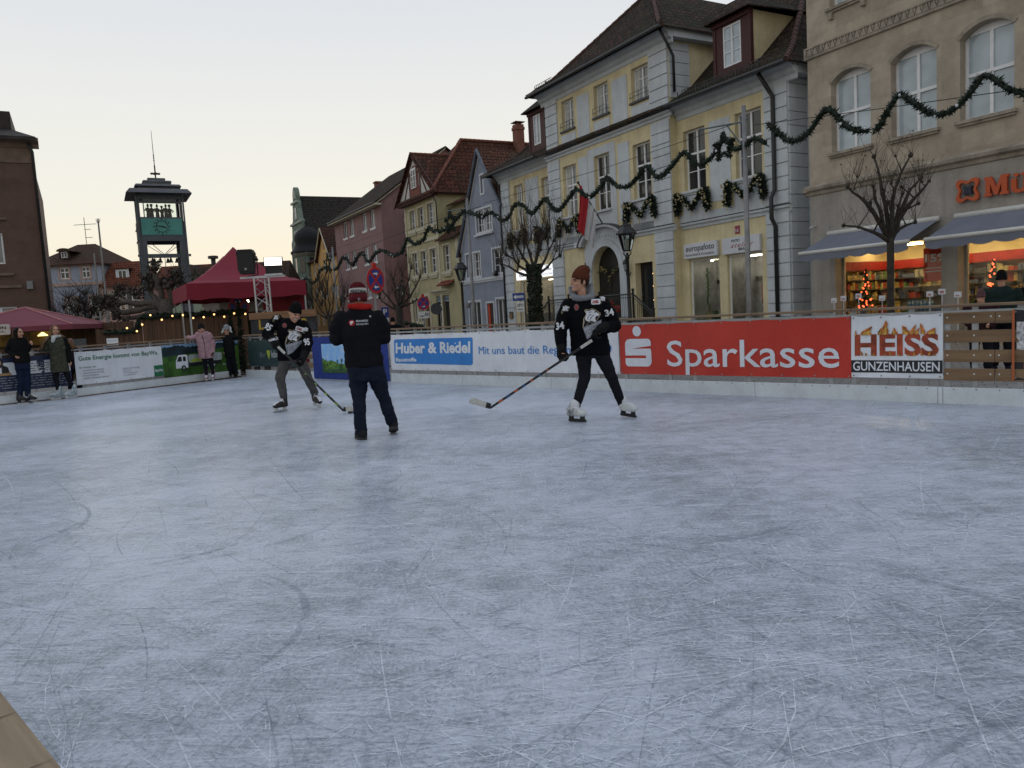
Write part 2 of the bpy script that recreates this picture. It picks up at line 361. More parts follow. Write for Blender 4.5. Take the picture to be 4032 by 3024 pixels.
def ice_mat():
 m, nt, b = new_mat("ice"); L = nt.links.new
 tc = N(nt, "ShaderNodeTexCoord")
 def noi(scale, det=6, rough=.6, st=None, rot=0, dist=0.):
  n = N(nt, "ShaderNodeTexNoise"); n.inputs['Scale'].default_value = scale; n.inputs['Detail'].default_value = det; n.inputs['Roughness'].default_value = rough; n.inputs['Distortion'].default_value = dist
  if st:
   mp = N(nt, "ShaderNodeMapping"); mp.inputs['Scale'].default_value = st; mp.inputs['Rotation'].default_value = (0, 0, R(rot)); L(wv.outputs[0], mp.inputs[0]); L(mp.outputs[0], n.inputs['Vector'])
  else: L(tc.outputs['Object'], n.inputs['Vector'])
  return n.outputs[0]
 def rng(o, a, c, d=0., e=1.):
  r = N(nt, "ShaderNodeMapRange"); r.inputs[1].default_value = a; r.inputs[2].default_value = c; r.inputs[3].default_value = d; r.inputs[4].default_value = e
  L(o, r.inputs[0]); return r.outputs[0]
 def mth(op, a, c):
  n = N(nt, "ShaderNodeMath", operation=op)
  for i, q in enumerate((a, c)):
   if isinstance(q, (int, float)): n.inputs[i].default_value = q
   else: L(q, n.inputs[i])
  return n.outputs[0]
 # warped coordinates, so that the streaks bend like skate tracks
 wn_ = N(nt, "ShaderNodeTexNoise"); wn_.inputs['Scale'].default_value = .12; wn_.inputs['Detail'].default_value = 2; L(tc.outputs['Object'], wn_.inputs['Vector'])
 ws = N(nt, "ShaderNodeVectorMath", operation='SCALE'); ws.inputs['Scale'].default_value = 3.0; L(wn_.outputs['Color'], ws.inputs[0])
 wv = N(nt, "ShaderNodeVectorMath", operation='ADD'); L(tc.outputs['Object'], wv.inputs[0]); L(ws.outputs[0], wv.inputs[1])
 big = rng(noi(.55, 7, .62), .36, .66)
 mid = rng(noi(5, 6, .7), .3, .7)
 fine = rng(noi(48, 7, .8), .36, .64)
 col = N(nt, "ShaderNodeMix", data_type='RGBA'); col.inputs[6].default_value = (.205, .245, .295, 1); col.inputs[7].default_value = (.545, .595, .69, 1)
 # brushed look: short streaks, mostly along the skating direction
 s1 = rng(noi(1, 5, .75, (5, 55, 1), 14), .28, .72); s2 = rng(noi(1, 5, .75, (7, 70, 1), -32), .28, .72); s3 = rng(noi(1, 5, .72, (70, 8, 1), 22), .28, .72)
 patch = rng(noi(.45, 3, .5), .4, .6); patch2 = rng(noi(1.3, 4, .6), .38, .62)
 st = N(nt, "ShaderNodeMix", data_type='FLOAT'); L(patch, st.inputs[0]); L(s1, st.inputs[2]); L(s2, st.inputs[3])
 st2 = N(nt, "ShaderNodeMix", data_type='FLOAT'); L(mth('MULTIPLY', patch2, .6), st2.inputs[0]); L(st.outputs[0], st2.inputs[2]); L(s3, st2.inputs[3])
 f = mth('ADD', mth('MULTIPLY', big, .22), mth('ADD', mth('MULTIPLY', mid, .20), mth('ADD', mth('MULTIPLY', fine, .30), mth('MULTIPLY', st2.outputs[0], .34))))
 f = rng(f, .34, .62)
 L(f, col.inputs[0])
 pale = None; dark = None; hs = None
 for i, (rot, s, lo, hi) in enumerate([(12, 60, .58, .68), (-24, 52, .60, .70), (64, 60, .62, .72), (100, 44, .63, .73), (-58, 64, .61, .70), (34, 40, .61, .71)]):
  p = rng(noi(1, 3, .55, (.5, s, 1), rot), lo, hi)
  if i in (1, 3): dark = p if dark is None else mth('MAXIMUM', dark, p)
  else: pale = p if pale is None else mth('MAXIMUM', pale, p)
  hs = p if hs is None else mth('ADD', hs, p)
 pk = mth('MULTIPLY', pale, mth('ADD', .10, mth('MULTIPLY', mid, .40)))
 c2 = N(nt, "ShaderNodeMix", data_type='RGBA'); L(pk, c2.inputs[0]); L(col.outputs[2], c2.inputs[6]); c2.inputs[7].default_value = (.78, .81, .86, 1)
 c3 = N(nt, "ShaderNodeMix", data_type='RGBA'); L(mth('MULTIPLY', dark, .30), c3.inputs[0]); L(c2.outputs[2], c3.inputs[6]); c3.inputs[7].default_value = (.24, .28, .34, 1)
 L(c3.outputs[2], b.inputs['Base Color'])
 L(rng(mid, 0, 1, .34, .62), b.inputs['Roughness']); b.inputs['Specular IOR Level'].default_value = .35; b.inputs['Coat Weight'].default_value = .35; b.inputs['Coat Roughness'].default_value = .22
 bp = N(nt, "ShaderNodeBump"); bp.inputs['Strength'].default_value = .55; bp.inputs['Distance'].default_value = .012
 hs = mth('ADD', mth('MULTIPLY', hs, .6), mth('MULTIPLY', st2.outputs[0], -1.6))
 L(mth('ADD', mth('MULTIPLY', hs, -.5), mth('ADD', mth('MULTIPLY', fine, .55), mth('MULTIPLY', mid, .7))), bp.inputs['Height']); L(bp.outputs[0], b.inputs['Normal'])
 return m
def track_mat(name, col, alpha):
 m, nt, b = new_mat(name); L = nt.links.new
 tc = N(nt, "ShaderNodeTexCoord"); n = N(nt, "ShaderNodeTexNoise"); n.inputs['Scale'].default_value = 14; n.inputs['Detail'].default_value = 5; L(tc.outputs['Object'], n.inputs['Vector'])
 mr = N(nt, "ShaderNodeMapRange"); mr.inputs[1].default_value = .34; mr.inputs[2].default_value = .56; mr.inputs[4].default_value = alpha; L(n.outputs[0], mr.inputs[0]); L(mr.outputs[0], b.inputs['Alpha'])
 b.inputs['Base Color'].default_value = col + (1,); b.inputs['Roughness'].default_value = .7
 return m
def make_ice():
 mb = MB()
 P = [(-14.1, 14.3), (7.2, -7.0), (14.6, .1), (-7.55, 22.1), (-10.27, 18.06)]; n = len(P)
 mb.add([(x, y, -.12) for x, y in P] + [(x, y, 0) for x, y in P], [(4, 3, 2, 1, 0), (5, 6, 7, 8, 9)] + [(i, (i + 1) % n, n + (i + 1) % n, n + i) for i in range(n)])
 r = random.Random(3)
 for k in range(5200):
  t = r.random()
  y = .9 + 19 * t ** 1.7
  x = r.uniform(-.72, .72) * (y + .8)
  if (x - 5.87) * .7048 + (y - 8.76) * .7094 > -.25: continue
  if (x + 10.27) * -.872 + (y - 18.06) * .489 > -.2: continue
  if x + y < .3: continue
  z = r.uniform(.0012, .0046)
  ln = r.uniform(.25, 2.6) * (.55 + y * .06); a = r.gauss(-.25, .45) if r.random() < .72 else r.uniform(0, math.pi)
  kap = r.gauss(0, .12) if r.random() < .85 else r.gauss(0, .7)
  w = r.choice((.0009, .0012, .0015, .0019, .003)) * (1 + y * .05); n = max(4, int(ln * 5))
  px, py = x, y; L1 = []; R1 = []
  for i in range(n + 1):
   q = w * math.sin(math.pi * (i + .35) / (n + .7)) * (1 + .5 * noise.noise((px * 6, py * 6, k)))
   nx, ny = -math.sin(a), math.cos(a)
   L1.append((px + nx * q, py + ny * q, z)); R1.append((px - nx * q, py - ny * q, z))
   a += kap * ln / n; px += math.cos(a) * ln / n; py += math.sin(a) * ln / n
  mi = 1 if r.random() < .5 else 2
  mb.add(L1 + R1, [(n + 1 + i, n + 2 + i, i + 1, i) for i in range(n)], mi)
 for k in range(17000):
  y = .8 + 8.5 * r.random() ** 1.5; x = r.uniform(-.75, .75) * (y + .8)
  if x + y < .3 or (x - 5.87) * .7048 + (y - 8.76) * .7094 > -.25: continue
  if noise.noise((x * .6, y * .6, 3)) < r.uniform(-.5, .25): continue
  z = r.uniform(.0012, .0046); ln = r.uniform(.03, .16) * (.7 + y * .1); a = r.uniform(0, math.pi); w = r.uniform(.0009, .0034) * (1 + y * .05); c, d = math.cos(a) * ln, math.sin(a) * ln; q = r.uniform(-.12, .12); nx, ny = -math.sin(a) * w, math.cos(a) * w
  mx, my = x + c * .5 - d * q, y + d * .5 + c * q
  mb.add([(x, y, z), (mx + nx, my + ny, z), (x + c, y + d, z), (mx - nx, my - ny, z)], [(0, 3, 2, 1)], 1 if r.random() < .85 else 2)
 # broad scraped patches left by braking skates
 for k in range(76):
  big_ = k > 59
  y = .9 + (4.5 if big_ else 9) * r.random() ** 1.3; x = r.uniform(-.6, .6) * (y + .8)
  if x + y < .5 or (x - 5.87) * .7048 + (y - 8.76) * .7094 > -.3: continue
  z = r.uniform(.0047, .0062); a = r.gauss(.9, .5); ln = r.uniform(.2, .8); kap = r.gauss(0, .8); w = r.uniform(.006, .022); n = 10
  if big_: ln *= 2.4; w *= 1.3; n = 22; kap = r.choice((-.7, .7, 1.0)); px, py = x, y; L1 = []; R1 = []
  for i in range(n + 1):
   q = w * math.sin(math.pi * (i + .3) / (n + .6)); nx, ny = -math.sin(a), math.cos(a)
   L1.append((px + nx * q, py + ny * q, z)); R1.append((px - nx * q, py - ny * q, z)); a += kap * ln / n; px += math.cos(a) * ln / n; py += math.sin(a) * ln / n
  mb.add(L1 + R1, [(n + 1 + i, n + 2 + i, i + 1, i) for i in range(n)], 3)
 return mb.build("ice", [ice_mat(), track_mat("ice_scratch_pale", (.82, .86, .92), .5), track_mat("ice_scratch_cut", (.22, .26, .32), .42), track_mat("ice_scrape", (.27, .31, .37), .35)])
tag(make_ice(), None, kind="structure")
# ================================================================== barrier round the ice
RB = dict(loc=(5.87, 8.76, 0), rz=math.atan2(-.7048, .7094))       # x runs along the right barrier, -y is the ice
LBR = dict(loc=(-10.27, 18.06, 0), rz=math.atan2(.872, .489))
LB2 = dict(loc=(-10.27, 18.06, 0), rz=math.atan2(.70, .713))        # the barrier bends here
NB = dict(loc=(.0, .022, 0), rz=math.atan2(.7048, -.7094))         # near side, under the camera
railw = wood("rail_wood", (.13, .085, .052), (.24, .165, .10), 0, 1.6)
railn = wood("near_rail_wood", (.19, .14, .088), (.30, .225, .14), 0, 15)
palletw = wood("pallet_wood", (.12, .072, .036), (.23, .145, .075), 0, 1.5)
galv = pm("galvanised_steel", (.36, .38, .40), .45, .12, 8, metal=.6)
kickm = pm("kick_board", (.58, .63, .66), .5, .08, 3, fine=.05, tint=(.5, .54, .57))
screwm = pm("screw_head", (.12, .12, .12), .5)
earthm = pm("wet_timber_foot", (.13, .09, .06), .9, .3, 6)
def barrier(frame, x0, x1, label, joints=(), posts=None, rail=None, foot=False, planks=None):
 t = thing("rink_barrier", label, "barrier", frame['loc'], frame['rz'], "barrier sections round the ice")
 rm = rail or railw
 js = [x0] + [j for j in joints if x0 < j < x1] + [x1]
 for a, c in zip(js[:-1], js[1:]):
  m = MB(); m.box(a + .004, c - .004, -.075, .075, 1.165, 1.197, bev=.004); m.build("top_rail", rm, t)
 if rail:
  m = MB()
  for (a_, w_, ln_) in ((.292, .0016, .045), (.47, .0012, .03), (.40, .0009, .07)): m.add([(a_, -.078, 1.1975), (a_ + w_, -.04, 1.1975), (a_ + .004, -.078 + ln_, 1.1975), (a_ - w_, -.04, 1.1975)], [(0, 1, 2, 3)])
  m.add([(.37 + .03 * math.cos(R(30 * k)) * (.5 + .5 * (k % 2)), -.035 + .010 * math.sin(R(30 * k)), 1.1972) for k in range(12)], [tuple(range(12))])
  m.build("crack", pm("wood_crack", (.045, .026, .014), .9, .3, 60), t)
 m = MB(); m.box(x0, x1, -.02, .02, 1.09, 1.125); m.box(x0, x1, .0, .03, .335, .37); m.build("rail_beam", galv, t)
 ps = posts or [x0 + .25 + i * .62 for i in range(int((x1 - x0) / .62))]
 for x in ps:
  m = MB(); m.box(x - .03, x + .03, .004, .05, -.12, 1.165); m.build("post", galv, t)
 m = MB()
 x = x0
 while x < x1 - .01:
  e = min(x1, x + 2.4); m.box(x + .003, e - .003, -.06, -.035, -.01, .20, bev=.004)
  q = x + .12
  while q < e - .05:
   m.ball((q, -.062, .178), (.008, .004, .008), 6, 1); q += .24
  x = e
 m.build("kick_board", [kickm, screwm], t)
 if foot:
  m = MB(); m.box(x0, x1, -.10, -.065, -.02, .022); m.build("timber_foot", earthm, t)
 for (a, c, z0, z1) in planks or []:
  m = MB(); m.box(a, c, -.03, .0, z0, z1, bev=.004)
  for nx in [a + .04, c - .04] + ([-.5] if a < -.5 < c else []):
   m.ball((nx, -.032, (z0 + z1) / 2 + .01), (.011, .005, .011), 6, 1)
  m.build("plank", [palletw, pm("bolt_cap", (.6, .6, .58), .5)], t)
 return t
barrier(RB, -.83, 4.2, "barrier section closed with brown pallet planks at the right edge", joints=(.3, 1.5), posts=[-.80, -.5, -.04, .5, 1.1, 1.7, 2.3, 2.9],
  planks=[(-.825, -.285, .965, 1.10), (-.28, .1, .96, 1.10), (-.825, .1, .74, .885), (-.825, -.29, .505, .65), (-.285, .1, .505, .65), (-.825, -.29, .28, .425), (-.28, .1, .28, .425)])
barrier(RB, -5.685, -.83, "barrier section carrying the red banner and the flame banner", joints=(-3.3, -1.91), posts=[-5.6, -4.75, -4.3, -3.4, -2.64, -2.21, -1.91, -1.2])
barrier(RB, -12.02, -5.685, "long barrier section carrying the white banner with blue lettering", joints=(-10.2, -7.9))
barrier(RB, -15.25, -12.02, "barrier section behind the blue hanging sheet", joints=(-13.6,))
barrier(RB, -18.95, -15.25, "barrier section with a dark green banner next to stacked pallets", joints=(-17.2,),
  planks=[(-15.85, -15.25, .95, 1.07), (-15.85, -15.25, .74, .86), (-15.85, -15.25, .52, .64), (-15.85, -15.25, .3, .42)])
barrier(LBR, -.0, 4.87, "barrier section along the left side with the white and tanker banners", joints=(1.2, 3.4), foot=True)
barrier(LB2, -6.0, -.0, "barrier section at the left edge with the navy and white banner", joints=(-1.2, -3.6), foot=True)
barrier(NB, -3, 3.2, "near barrier with a pale wooden handrail below the camera", rail=railn)
# ================================================================== banners
def vinyl(name, col, **k): return pm(name, col, .45, k.pop('var', .05), k.pop('scale', 1.5), spec=.4, fine=.03, runs=.10, bump=.5, bscale=4.5, **k)
WHITE = vinyl("banner_white", (.70, .74, .80)); RED = vinyl("banner_red", (.50, .036, .022)); BLUE = vinyl("banner_blue", (.03, .20, .55)); NAVY = vinyl("banner_navy", (.012, .022, .075))
GREEN = vinyl("print_green", (.02, .16, .07)); GREY = vinyl("print_grey", (.22, .24, .26)); BLACKP = vinyl("print_black", (.012, .013, .018)); DGREEN = vinyl("banner_slate_green", (.028, .055, .058))
GRASS = vinyl("print_field", (.045, .13, .018), var=.35, scale=3); FOREST = vinyl("print_forest", (.012, .03, .04), var=.4, scale=5); SKYB = vinyl("print_sky", (.25, .42, .65), var=.3, scale=2)
LIME = vinyl("print_lime", (.38, .48, .06)); EYELET = pm("eyelet", (.30, .28, .25), .4, metal=.7)
def wavy(x, z, ph): return .012 * math.sin(x * 2.3 + ph) * math.sin(z * 3.1) + .009 * math.sin(x * 6.1 + z * 2 + ph * 2) * (z > .3)
def banner(frame, x0, x1, z0, z1, base, label, draw, extra, ph=0., y=-.036, group="advertising banners on the barrier", name="banner", eyelets=True, sag=.012):
 fn = lambda p: (p[0], p[1] + y + wavy(p[0], p[2], ph), p[2] + (-sag * (1 - ((p[0] - x0) / (x1 - x0) * 6 % 1 * 2 - 1) ** 2) if p[2] > z1 - .005 else 0))
 mb = MB(); nx = max(6, int((x1 - x0) / .11)); nz = 7
 vs = [fn((x0 + (x1 - x0) * i / nx, 0, z0 + (z1 - z0) * j / nz)) for j in range(nz + 1) for i in range(nx + 1)]
 mb.add(vs, [(j * (nx + 1) + i, j * (nx + 1) + i + 1, (j + 1) * (nx + 1) + i + 1, (j + 1) * (nx + 1) + i) for j in range(nz) for i in range(nx)], 0)
 fn2 = lambda p: (p[0], p[1] + y + wavy(p[0], p[2], ph), p[2])
 class D:
  def poly(s, pts, mi, lay=1):
   bm = bmesh.new(); f = bm.faces.new([bm.verts.new((p[0], 0, p[1])) for p in pts])
   bmesh.ops.triangulate(bm, faces=[f])
   for _ in range(3):
    es = [e for e in bm.edges if e.calc_length() > .22]
    if not es: break
    bmesh.ops.subdivide_edges(bm, edges=es, cuts=1); bmesh.ops.triangulate(bm, faces=bm.faces[:])
   bm.normal_update(); bm.verts.index_update()
   vs = [fn2((v.co.x, -.004 * lay, v.co.z)) for v in bm.verts]
   fs = [tuple(v.index for v in (f.verts if f.normal.y < 0 else reversed(f.verts))) for f in bm.faces]
   mb.add(vs, fs, mi); bm.free()
  def rect(s, a, b, c, d, mi, lay=1): s.poly([(a, c), (b, c), (b, d), (a, d)], mi, lay)
  def text(s, t, x, z, mi, lay=2, **k): mb.text(t, x, z, y=-.004 * lay, mi=mi, fn=fn2, **k)
 draw(D())
 n = len(extra) + 1
 if eyelets:
  k = max(3, int((x1 - x0) / .42))
  for i in range(k + 1):
   for zz in (z0 + .025, z1 - .025):
    xx = x0 + .03 + (x1 - x0 - .06) * i / k
    mb.ball(fn2((xx, -.006, zz)), (.012, .005, .012), 7, n)
 o = mb.build(name, [base] + extra + [EYELET])
 o.location = frame['loc']; o.rotation_euler = (0, 0, frame['rz'])
 tag(o, label, "banner", group); return o
def red_banner(d):
 cx = -5.325; d.poly(arc(cx, .985, .085, 0, 360, 20)[:-1], 1)
 # the bank's S: three bars joined by rounded shoulders
 x0, x1, z0, z1 = -5.575, -5.06, .41, .86
 d.poly([(x0 + .09, z1)] + [(x1 - .06, z1)] + arc(x1 - .06, z1 - .06, .06, 90, 0, 4)[1:] + [(x1, .745), (x0 + .11, .745), (x0 + .11, .70), (x0, .70)] + [(x0, z1 - .09)] + arc(x0 + .09, z1 - .09, .09, 180, 90, 4)[1:-1], 1)
 d.poly([(x0, .7005), (x0, .59), (x1 - .11, .59), (x1 - .11, .7005)], 1)
 d.poly([(x1 - .1105, .7005), (x1 - .1105, .545), (x1, .545), (x1, .68), (x1 - .02, .7005)], 1)
 d.poly([(x0, .545), (x0, .47)] + arc(x0 + .06, .47, .06, 180, 270, 4)[1:] + arc(x1 - .09, z0 + .09, .09, 270, 360, 4) + [(x1, .5455), (x1 - .3, .5455)], 1)
 d.text("Sparkasse", -4.76, .425, 1, h=.41, w=2.68, bold=.006)
banner(RB, -5.68, -1.925, .285, 1.10, RED, "long red banner with white lettering and a white S emblem with a dot", red_banner, [WHITE], 1.)
FL1 = vinyl("print_flame_orange", (.55, .16, .02), var=.45, scale=14); FL2 = vinyl("print_flame_yellow", (.65, .38, .07), var=.4, scale=16); FLR = vinyl("print_letter_red", (.36, .055, .02), var=.4, scale=6)
def flame(d, x, z, w, h, lean, r):
 for (mi, k, lay) in ((2, .8, 3), (3, .42, 4)):
  ww, hh = w * k, h * (k + .1)
  pts = [(x - ww * .5, z), (x + ww * .5, z), (x + ww * (.55 + .1 * r.random()), z + hh * .28), (x + ww * .28 + lean * .5, z + hh * .55), (x + ww * .35 + lean, z + hh * .8), (x + lean * 1.6, z + hh), (x - ww * .05 + lean * .5, z + hh * .7), (x - ww * .4, z + hh * .42), (x - ww * .55, z + hh * .2)]
  d.poly(pts, mi, lay)
def heiss(d):
 d.rect(-1.92, -.835, .365, .525, 1)
 d.text("GUNZENHAUSEN", -1.895, .392, 4, lay=2, h=.118, w=1.03, bold=.012)
 d.text("HEISS", -1.875, .595, 5, lay=1, h=.265, w=1.0, bold=.035)
 r = random.Random(5)
 for x, w, h, l in [(-1.86, .03, .09, .0), (-1.74, .13, .15, .05), (-1.70, .07, .12, -.02), (-1.50, .11, .24, .01), (-1.56, .06, .12, .01), (-1.38, .08, .12, -.01), (-1.24, .10, .15, -.03), (-1.17, .05, .17, .03), (-1.12, .05, .11, .02), (-1.05, .06, .18, -.02), (-.97, .09, .10, .03), (-.93, .04, .1, .01)]:
  flame(d, x, .85, w, h * .85, l, r)
 for x in (-1.78, -1.73, -1.64, -1.5, -1.43, -1.33, -1.22, -1.15, -1.06, -.98, -.92): flame(d, x, .585, .035, r.uniform(.03, .09), r.uniform(-.015, .015), r)
banner(RB, -1.92, -.832, .30, 1.10, WHITE, "white banner with burning red letters above a black strip of white capitals", heiss, [BLACKP, FL1, FL2, WHITE, FLR], 2.)
LBLUE = vinyl("print_blue", (.025, .21, .60))
def hub(d):
 d.poly([(-11.81, .425), (-9.36, .40), (-9.30, .43), (-9.27, .93), (-9.30, .955), (-11.78, .955), (-11.83, .92), (-11.84, .46)], 1)
 d.text("Huber & Riedel", -11.78, .655, 2, h=.225, w=2.44, bold=.035, shear=.05)
 d.text("Baustoffe", -11.79, .47, 2, h=.082, w=.70, bold=.03)
 d.text("Mit uns baut die Region,", -9.10, .625, 1, h=.155, w=2.42, bold=0)
 d.text("9", -5.93, .625, 1, h=.155)
banner(RB, -12.01, -5.69, .28, 1.065, WHITE, "longest white banner with a blue box of white lettering and a blue slogan", hub, [LBLUE, WHITE], 0.)
HILL = [vinyl("print_hill_%s" % n, c, var=.3, scale=7) for n, c in (("light", (.12, .26, .035)), ("mid", (.06, .17, .03)), ("dark", (.025, .09, .025)))]
ROOFP = vinyl("print_red_roof", (.34, .10, .05)); CLOUD = vinyl("print_blue_sky_cloud", (.13, .36, .72), var=.3, scale=5, tint=(.42, .6, .82))
BLUESHEET = pm("blue_sheet", (.012, .035, .22), .6, .15, 2, spec=.3)
def bluesheet(d):
 a, c = -14.77, -13.05
 d.rect(a, c, .18, .89, 1)
 r = random.Random(2)
 d.poly([(a, .18), (c, .18), (c, .40)] + [(c - i * .172, .40 + .10 * math.sin(i * .9 + .6) * .5 + .03) for i in range(1, 10)] + [(a, .55)], 2, 2)
 d.poly([(a, .18), (c, .18), (c, .33)] + [(c - i * .172, .33 + .05 * math.sin(i * 1.3)) for i in range(1, 10)] + [(a, .44)], 3, 3)
 d.poly([(a, .18), (c, .18), (c, .24)] + [(c - i * .172, .25 + .04 * math.sin(i * 1.1 + 2)) for i in range(1, 10)] + [(a, .34)], 4, 4)
 for k in range(34):
  x = r.uniform(a + .04, c - .05); z = r.uniform(.24, .5); s = r.uniform(.018, .04)
  d.poly(arc(x, z, s, 0, 360, 7, s * 1.2)[:-1], 4 if r.random() < .6 else 3, 5)
 d.rect(-13.72, -13.4, .40, .46, 6, 5); d.poly([(-13.75, .46), (-13.37, .46), (-13.44, .53), (-13.68, .53)], 5, 6)
banner(RB, -15.22, -12.03, .02, 1.075, BLUESHEET, "plain blue sheet hung to the ice with a landscape picture on it", bluesheet, [CLOUD, HILL[0], HILL[1], HILL[2], ROOFP, WHITE], 3., y=-.085, name="hanging_sheet", eyelets=False)
def lebens(d):
 d.text("lebensmittel.", -17.42, .55, 3, h=.20, w=1.22, bold=.012, sp=.9)
 d.text("Ihr", -18.05, .55, 1, h=.16, w=.28)
 x, z = -17.6, .66
 d.poly([(x, z - .17), (x + .085, z - .02), (x + .095, z + .05)] + arc(x + .05, z + .05, .047, 0, 180, 6) + arc(x - .05, z + .05, .047, 0, 180, 6) + [(x - .095, z + .05), (x - .085, z - .02)], 2)
banner(RB, -18.75, -15.9, .30, 1.04, DGREEN, "dark slate green banner with a yellow green heart and pale lettering", lebens, [GREY, LIME, pm("print_pale_grey", (.42, .44, .46), .5)], 4.)
def baywa(d):
 d.text("Gute Energie kommt von BayWa.", .13, .845, 1, h=.105, w=2.12, bold=.012)
 d.text("Ihr Partner für:", .135, .655, 1, h=.05, w=.43)
 for i, (t, w) in enumerate((("Diesel, Premiumdiesel", .52), ("Heizöl, Premiumheizöl,", .53), ("Heizöl bleifrei", .40), ("digitale Füllstandsmessung", .62))):
  if i < 3: d.rect(.155, .185, .60 - i * .062, .606 - i * .062, 2)
  d.text(t, .21, .585 - i * .062, 2, h=.04, w=w, bold=.004)
 for i, w in enumerate((.46, .24, .40, .34)): d.text(("BayWa AG Energie", "Zentrale 12", "91710 Gunzenhausen", "Tel. 09831 5010-0")[i], 1.22, .545 - i * .055, 2, h=.034, w=w)
 d.rect(2.09, 2.365, .275, .56, 1)
 d.text("BayWa", 2.115, .395, 3, h=.07, w=.225, bold=.02)
banner(LBR, .04, 2.37, .275, 1.06, WHITE, "white banner with green headline and a green corner square", baywa, [GREEN, GREY, WHITE], 1.5)
TANK = pm("print_tank", (.33, .38, .38), .4, .3, 3); TYRE = vinyl("print_tyre", (.015, .016, .018))
def tanker(d):
 r = random.Random(8)
 d.rect(2.375, 4.87, .96, 1.06, 1)
 tops = []; x = 4.87
 while x > 2.375: tops.append((x, .955 + r.uniform(.0, .085) * (1 if x < 3.2 or x > 3.9 else .7))); x -= r.uniform(.025, .05)
 d.poly([(2.375, .74), (3.4, .80), (4.87, .90)] + tops + [(2.375, .99)], 2, 2)
 d.poly([(2.376, .215), (4.869, .215), (4.869, .92), (4.2, .87), (3.4, .80), (2.376, .745)], 3, 3)
 d.poly([(3.19, .545), (4.24, .545)] + [(4.27, .60), (4.27, .72), (4.24, .76)] + [(3.19, .76), (3.15, .70), (3.15, .60)], 4, 4)
 d.poly([(3.2, .56), (3.75, .56), (3.7, .62), (3.45, .66), (3.25, .63)], 7, 5)
 d.rect(2.80, 4.22, .44, .545, 6, 4)
 d.poly([(2.74, .42), (3.12, .42), (3.12, .745), (3.06, .775), (2.83, .77), (2.75, .62)], 5, 5)
 d.poly([(2.78, .60), (2.93, .60), (2.93, .725), (2.84, .725)], 6, 6); d.rect(2.97, 3.06, .60, .72, 6, 6)
 for x in (2.97, 3.72, 3.95): d.poly(arc(x, .42, .075, 0, 360, 14)[:-1], 6, 7); d.poly(arc(x, .42, .035, 0, 360, 10)[:-1], 4, 8)
 d.text("baywa.de/shop", 4.28, .39, 5, lay=4, h=.05, w=.5)
banner(LBR, 2.375, 4.87, .21, 1.065, GRASS, "picture banner of a white tanker lorry on a green field before a dark forest", tanker, [SKYB, FOREST, GRASS, TANK, WHITE, TYRE, LIME], 2.5)
SKIN_P = vinyl("print_skin", (.42, .27, .2)); WOODP = vinyl("print_desk", (.36, .22, .10))
def navyb(d):
 d.rect(-3.2, -.35, .935, 1.01, 1); d.rect(-3.2, -.06, .64, .925, 2, 1)
 d.rect(-.32, -.20, .935, 1.01, 1)
 x, z = -1.47, .66
 d.poly([(x - .20, z), (x + .20, z), (x + .17, z + .16), (x + .07, z + .22), (x - .07, z + .22), (x - .17, z + .15)], 3, 2)
 d.poly([(x - .04, z + .02), (x + .04, z + .02), (x + .045, z + .2), (x - .045, z + .2)], 2, 3)
 d.poly(arc(x, z + .26, .085, 0, 360, 12, .115)[:-1], 3, 3); d.poly(arc(x + .005, z + .27, .045, 0, 360, 10, .06)[:-1], 4, 4)
 d.rect(x - .22, x + .22, z - .02, z + .035, 5, 4)
 r = random.Random(4)
 for i in range(4):
  xx = -1.08
  while xx < -.15:
   w = r.uniform(.05, .16); d.rect(xx, xx + w, .855 - i * .055, .875 - i * .055, 6, 2); xx += w + .03
 for i in range(5):
  xx = -2.0 + i * .03
  while xx < -.2:
   w = r.uniform(.05, .2); d.rect(xx, xx + w, .575 - i * .055, .593 - i * .055, 6, 1); xx += w + .035
banner(LB2, -3.2, -.05, .285, 1.055, NAVY, "navy and white banner with a small portrait of a dark haired woman", navyb, [NAVY, WHITE, BLACKP, SKIN_P, WOODP, GREY], 3.5)
BW = pm("print_black_white_crowd", (.5, .5, .52), .5, .5, 22, tint=(.02, .02, .025)); ORG = vinyl("print_orange_border", (.40, .10, .03))
def nextb(d):
 d.rect(-.07, 2.1, .62, .97, 1); d.rect(.0, 2.1, .42, .52, 2)
nb_ = banner(RB, -.11, 2.2, .30, 1.11, BLACKP, "dark banner with an orange border cut off by the right edge", nextb, [BW, ORG], .5)
m = MB(); m.box(-.11, -.085, -.056, -.046, .3, 1.11); m.build('banner_border', ORG, nb_)
# ================================================================== the street of houses
SO = Vector((.0335, 45.628, 0)); SRZ = math.atan2(-.87861, .47753)   # x runs along the house fronts to the right, +y into the houses
SE = Vector((.47753, -.87861, 0)); SN = Vector((.87861, .47753, 0))
def street(u, y=0, z=0): return SO + SE * u + SN * y + Vector((0, 0, z))
WOODW = pm("white_window_paint", (.74, .75, .76), .5, .06, 4)
PANE = glass_dark("window_pane", (.02, .022, .025)); PANE2 = glass_dark("window_pane_curtained", (.16, .17, .18), .12); PANE4 = glass_dark('window_pane_dim', (.06, .055, .05), .1); PANE3 = glass_dark("window_pane_blind", (.36, .42, .46), .08)
ZINC = pm("zinc_sheet", (.045, .048, .05), .5, .2, 5, metal=.3); IRON = pm("black_iron", (.012, .013, .014), .45, .2, 12); PIPE = pm("downpipe_dark", (.02, .021, .022), .45)
CURT = pm("net_curtain", (.5, .5, .48), .9, .15, 12)
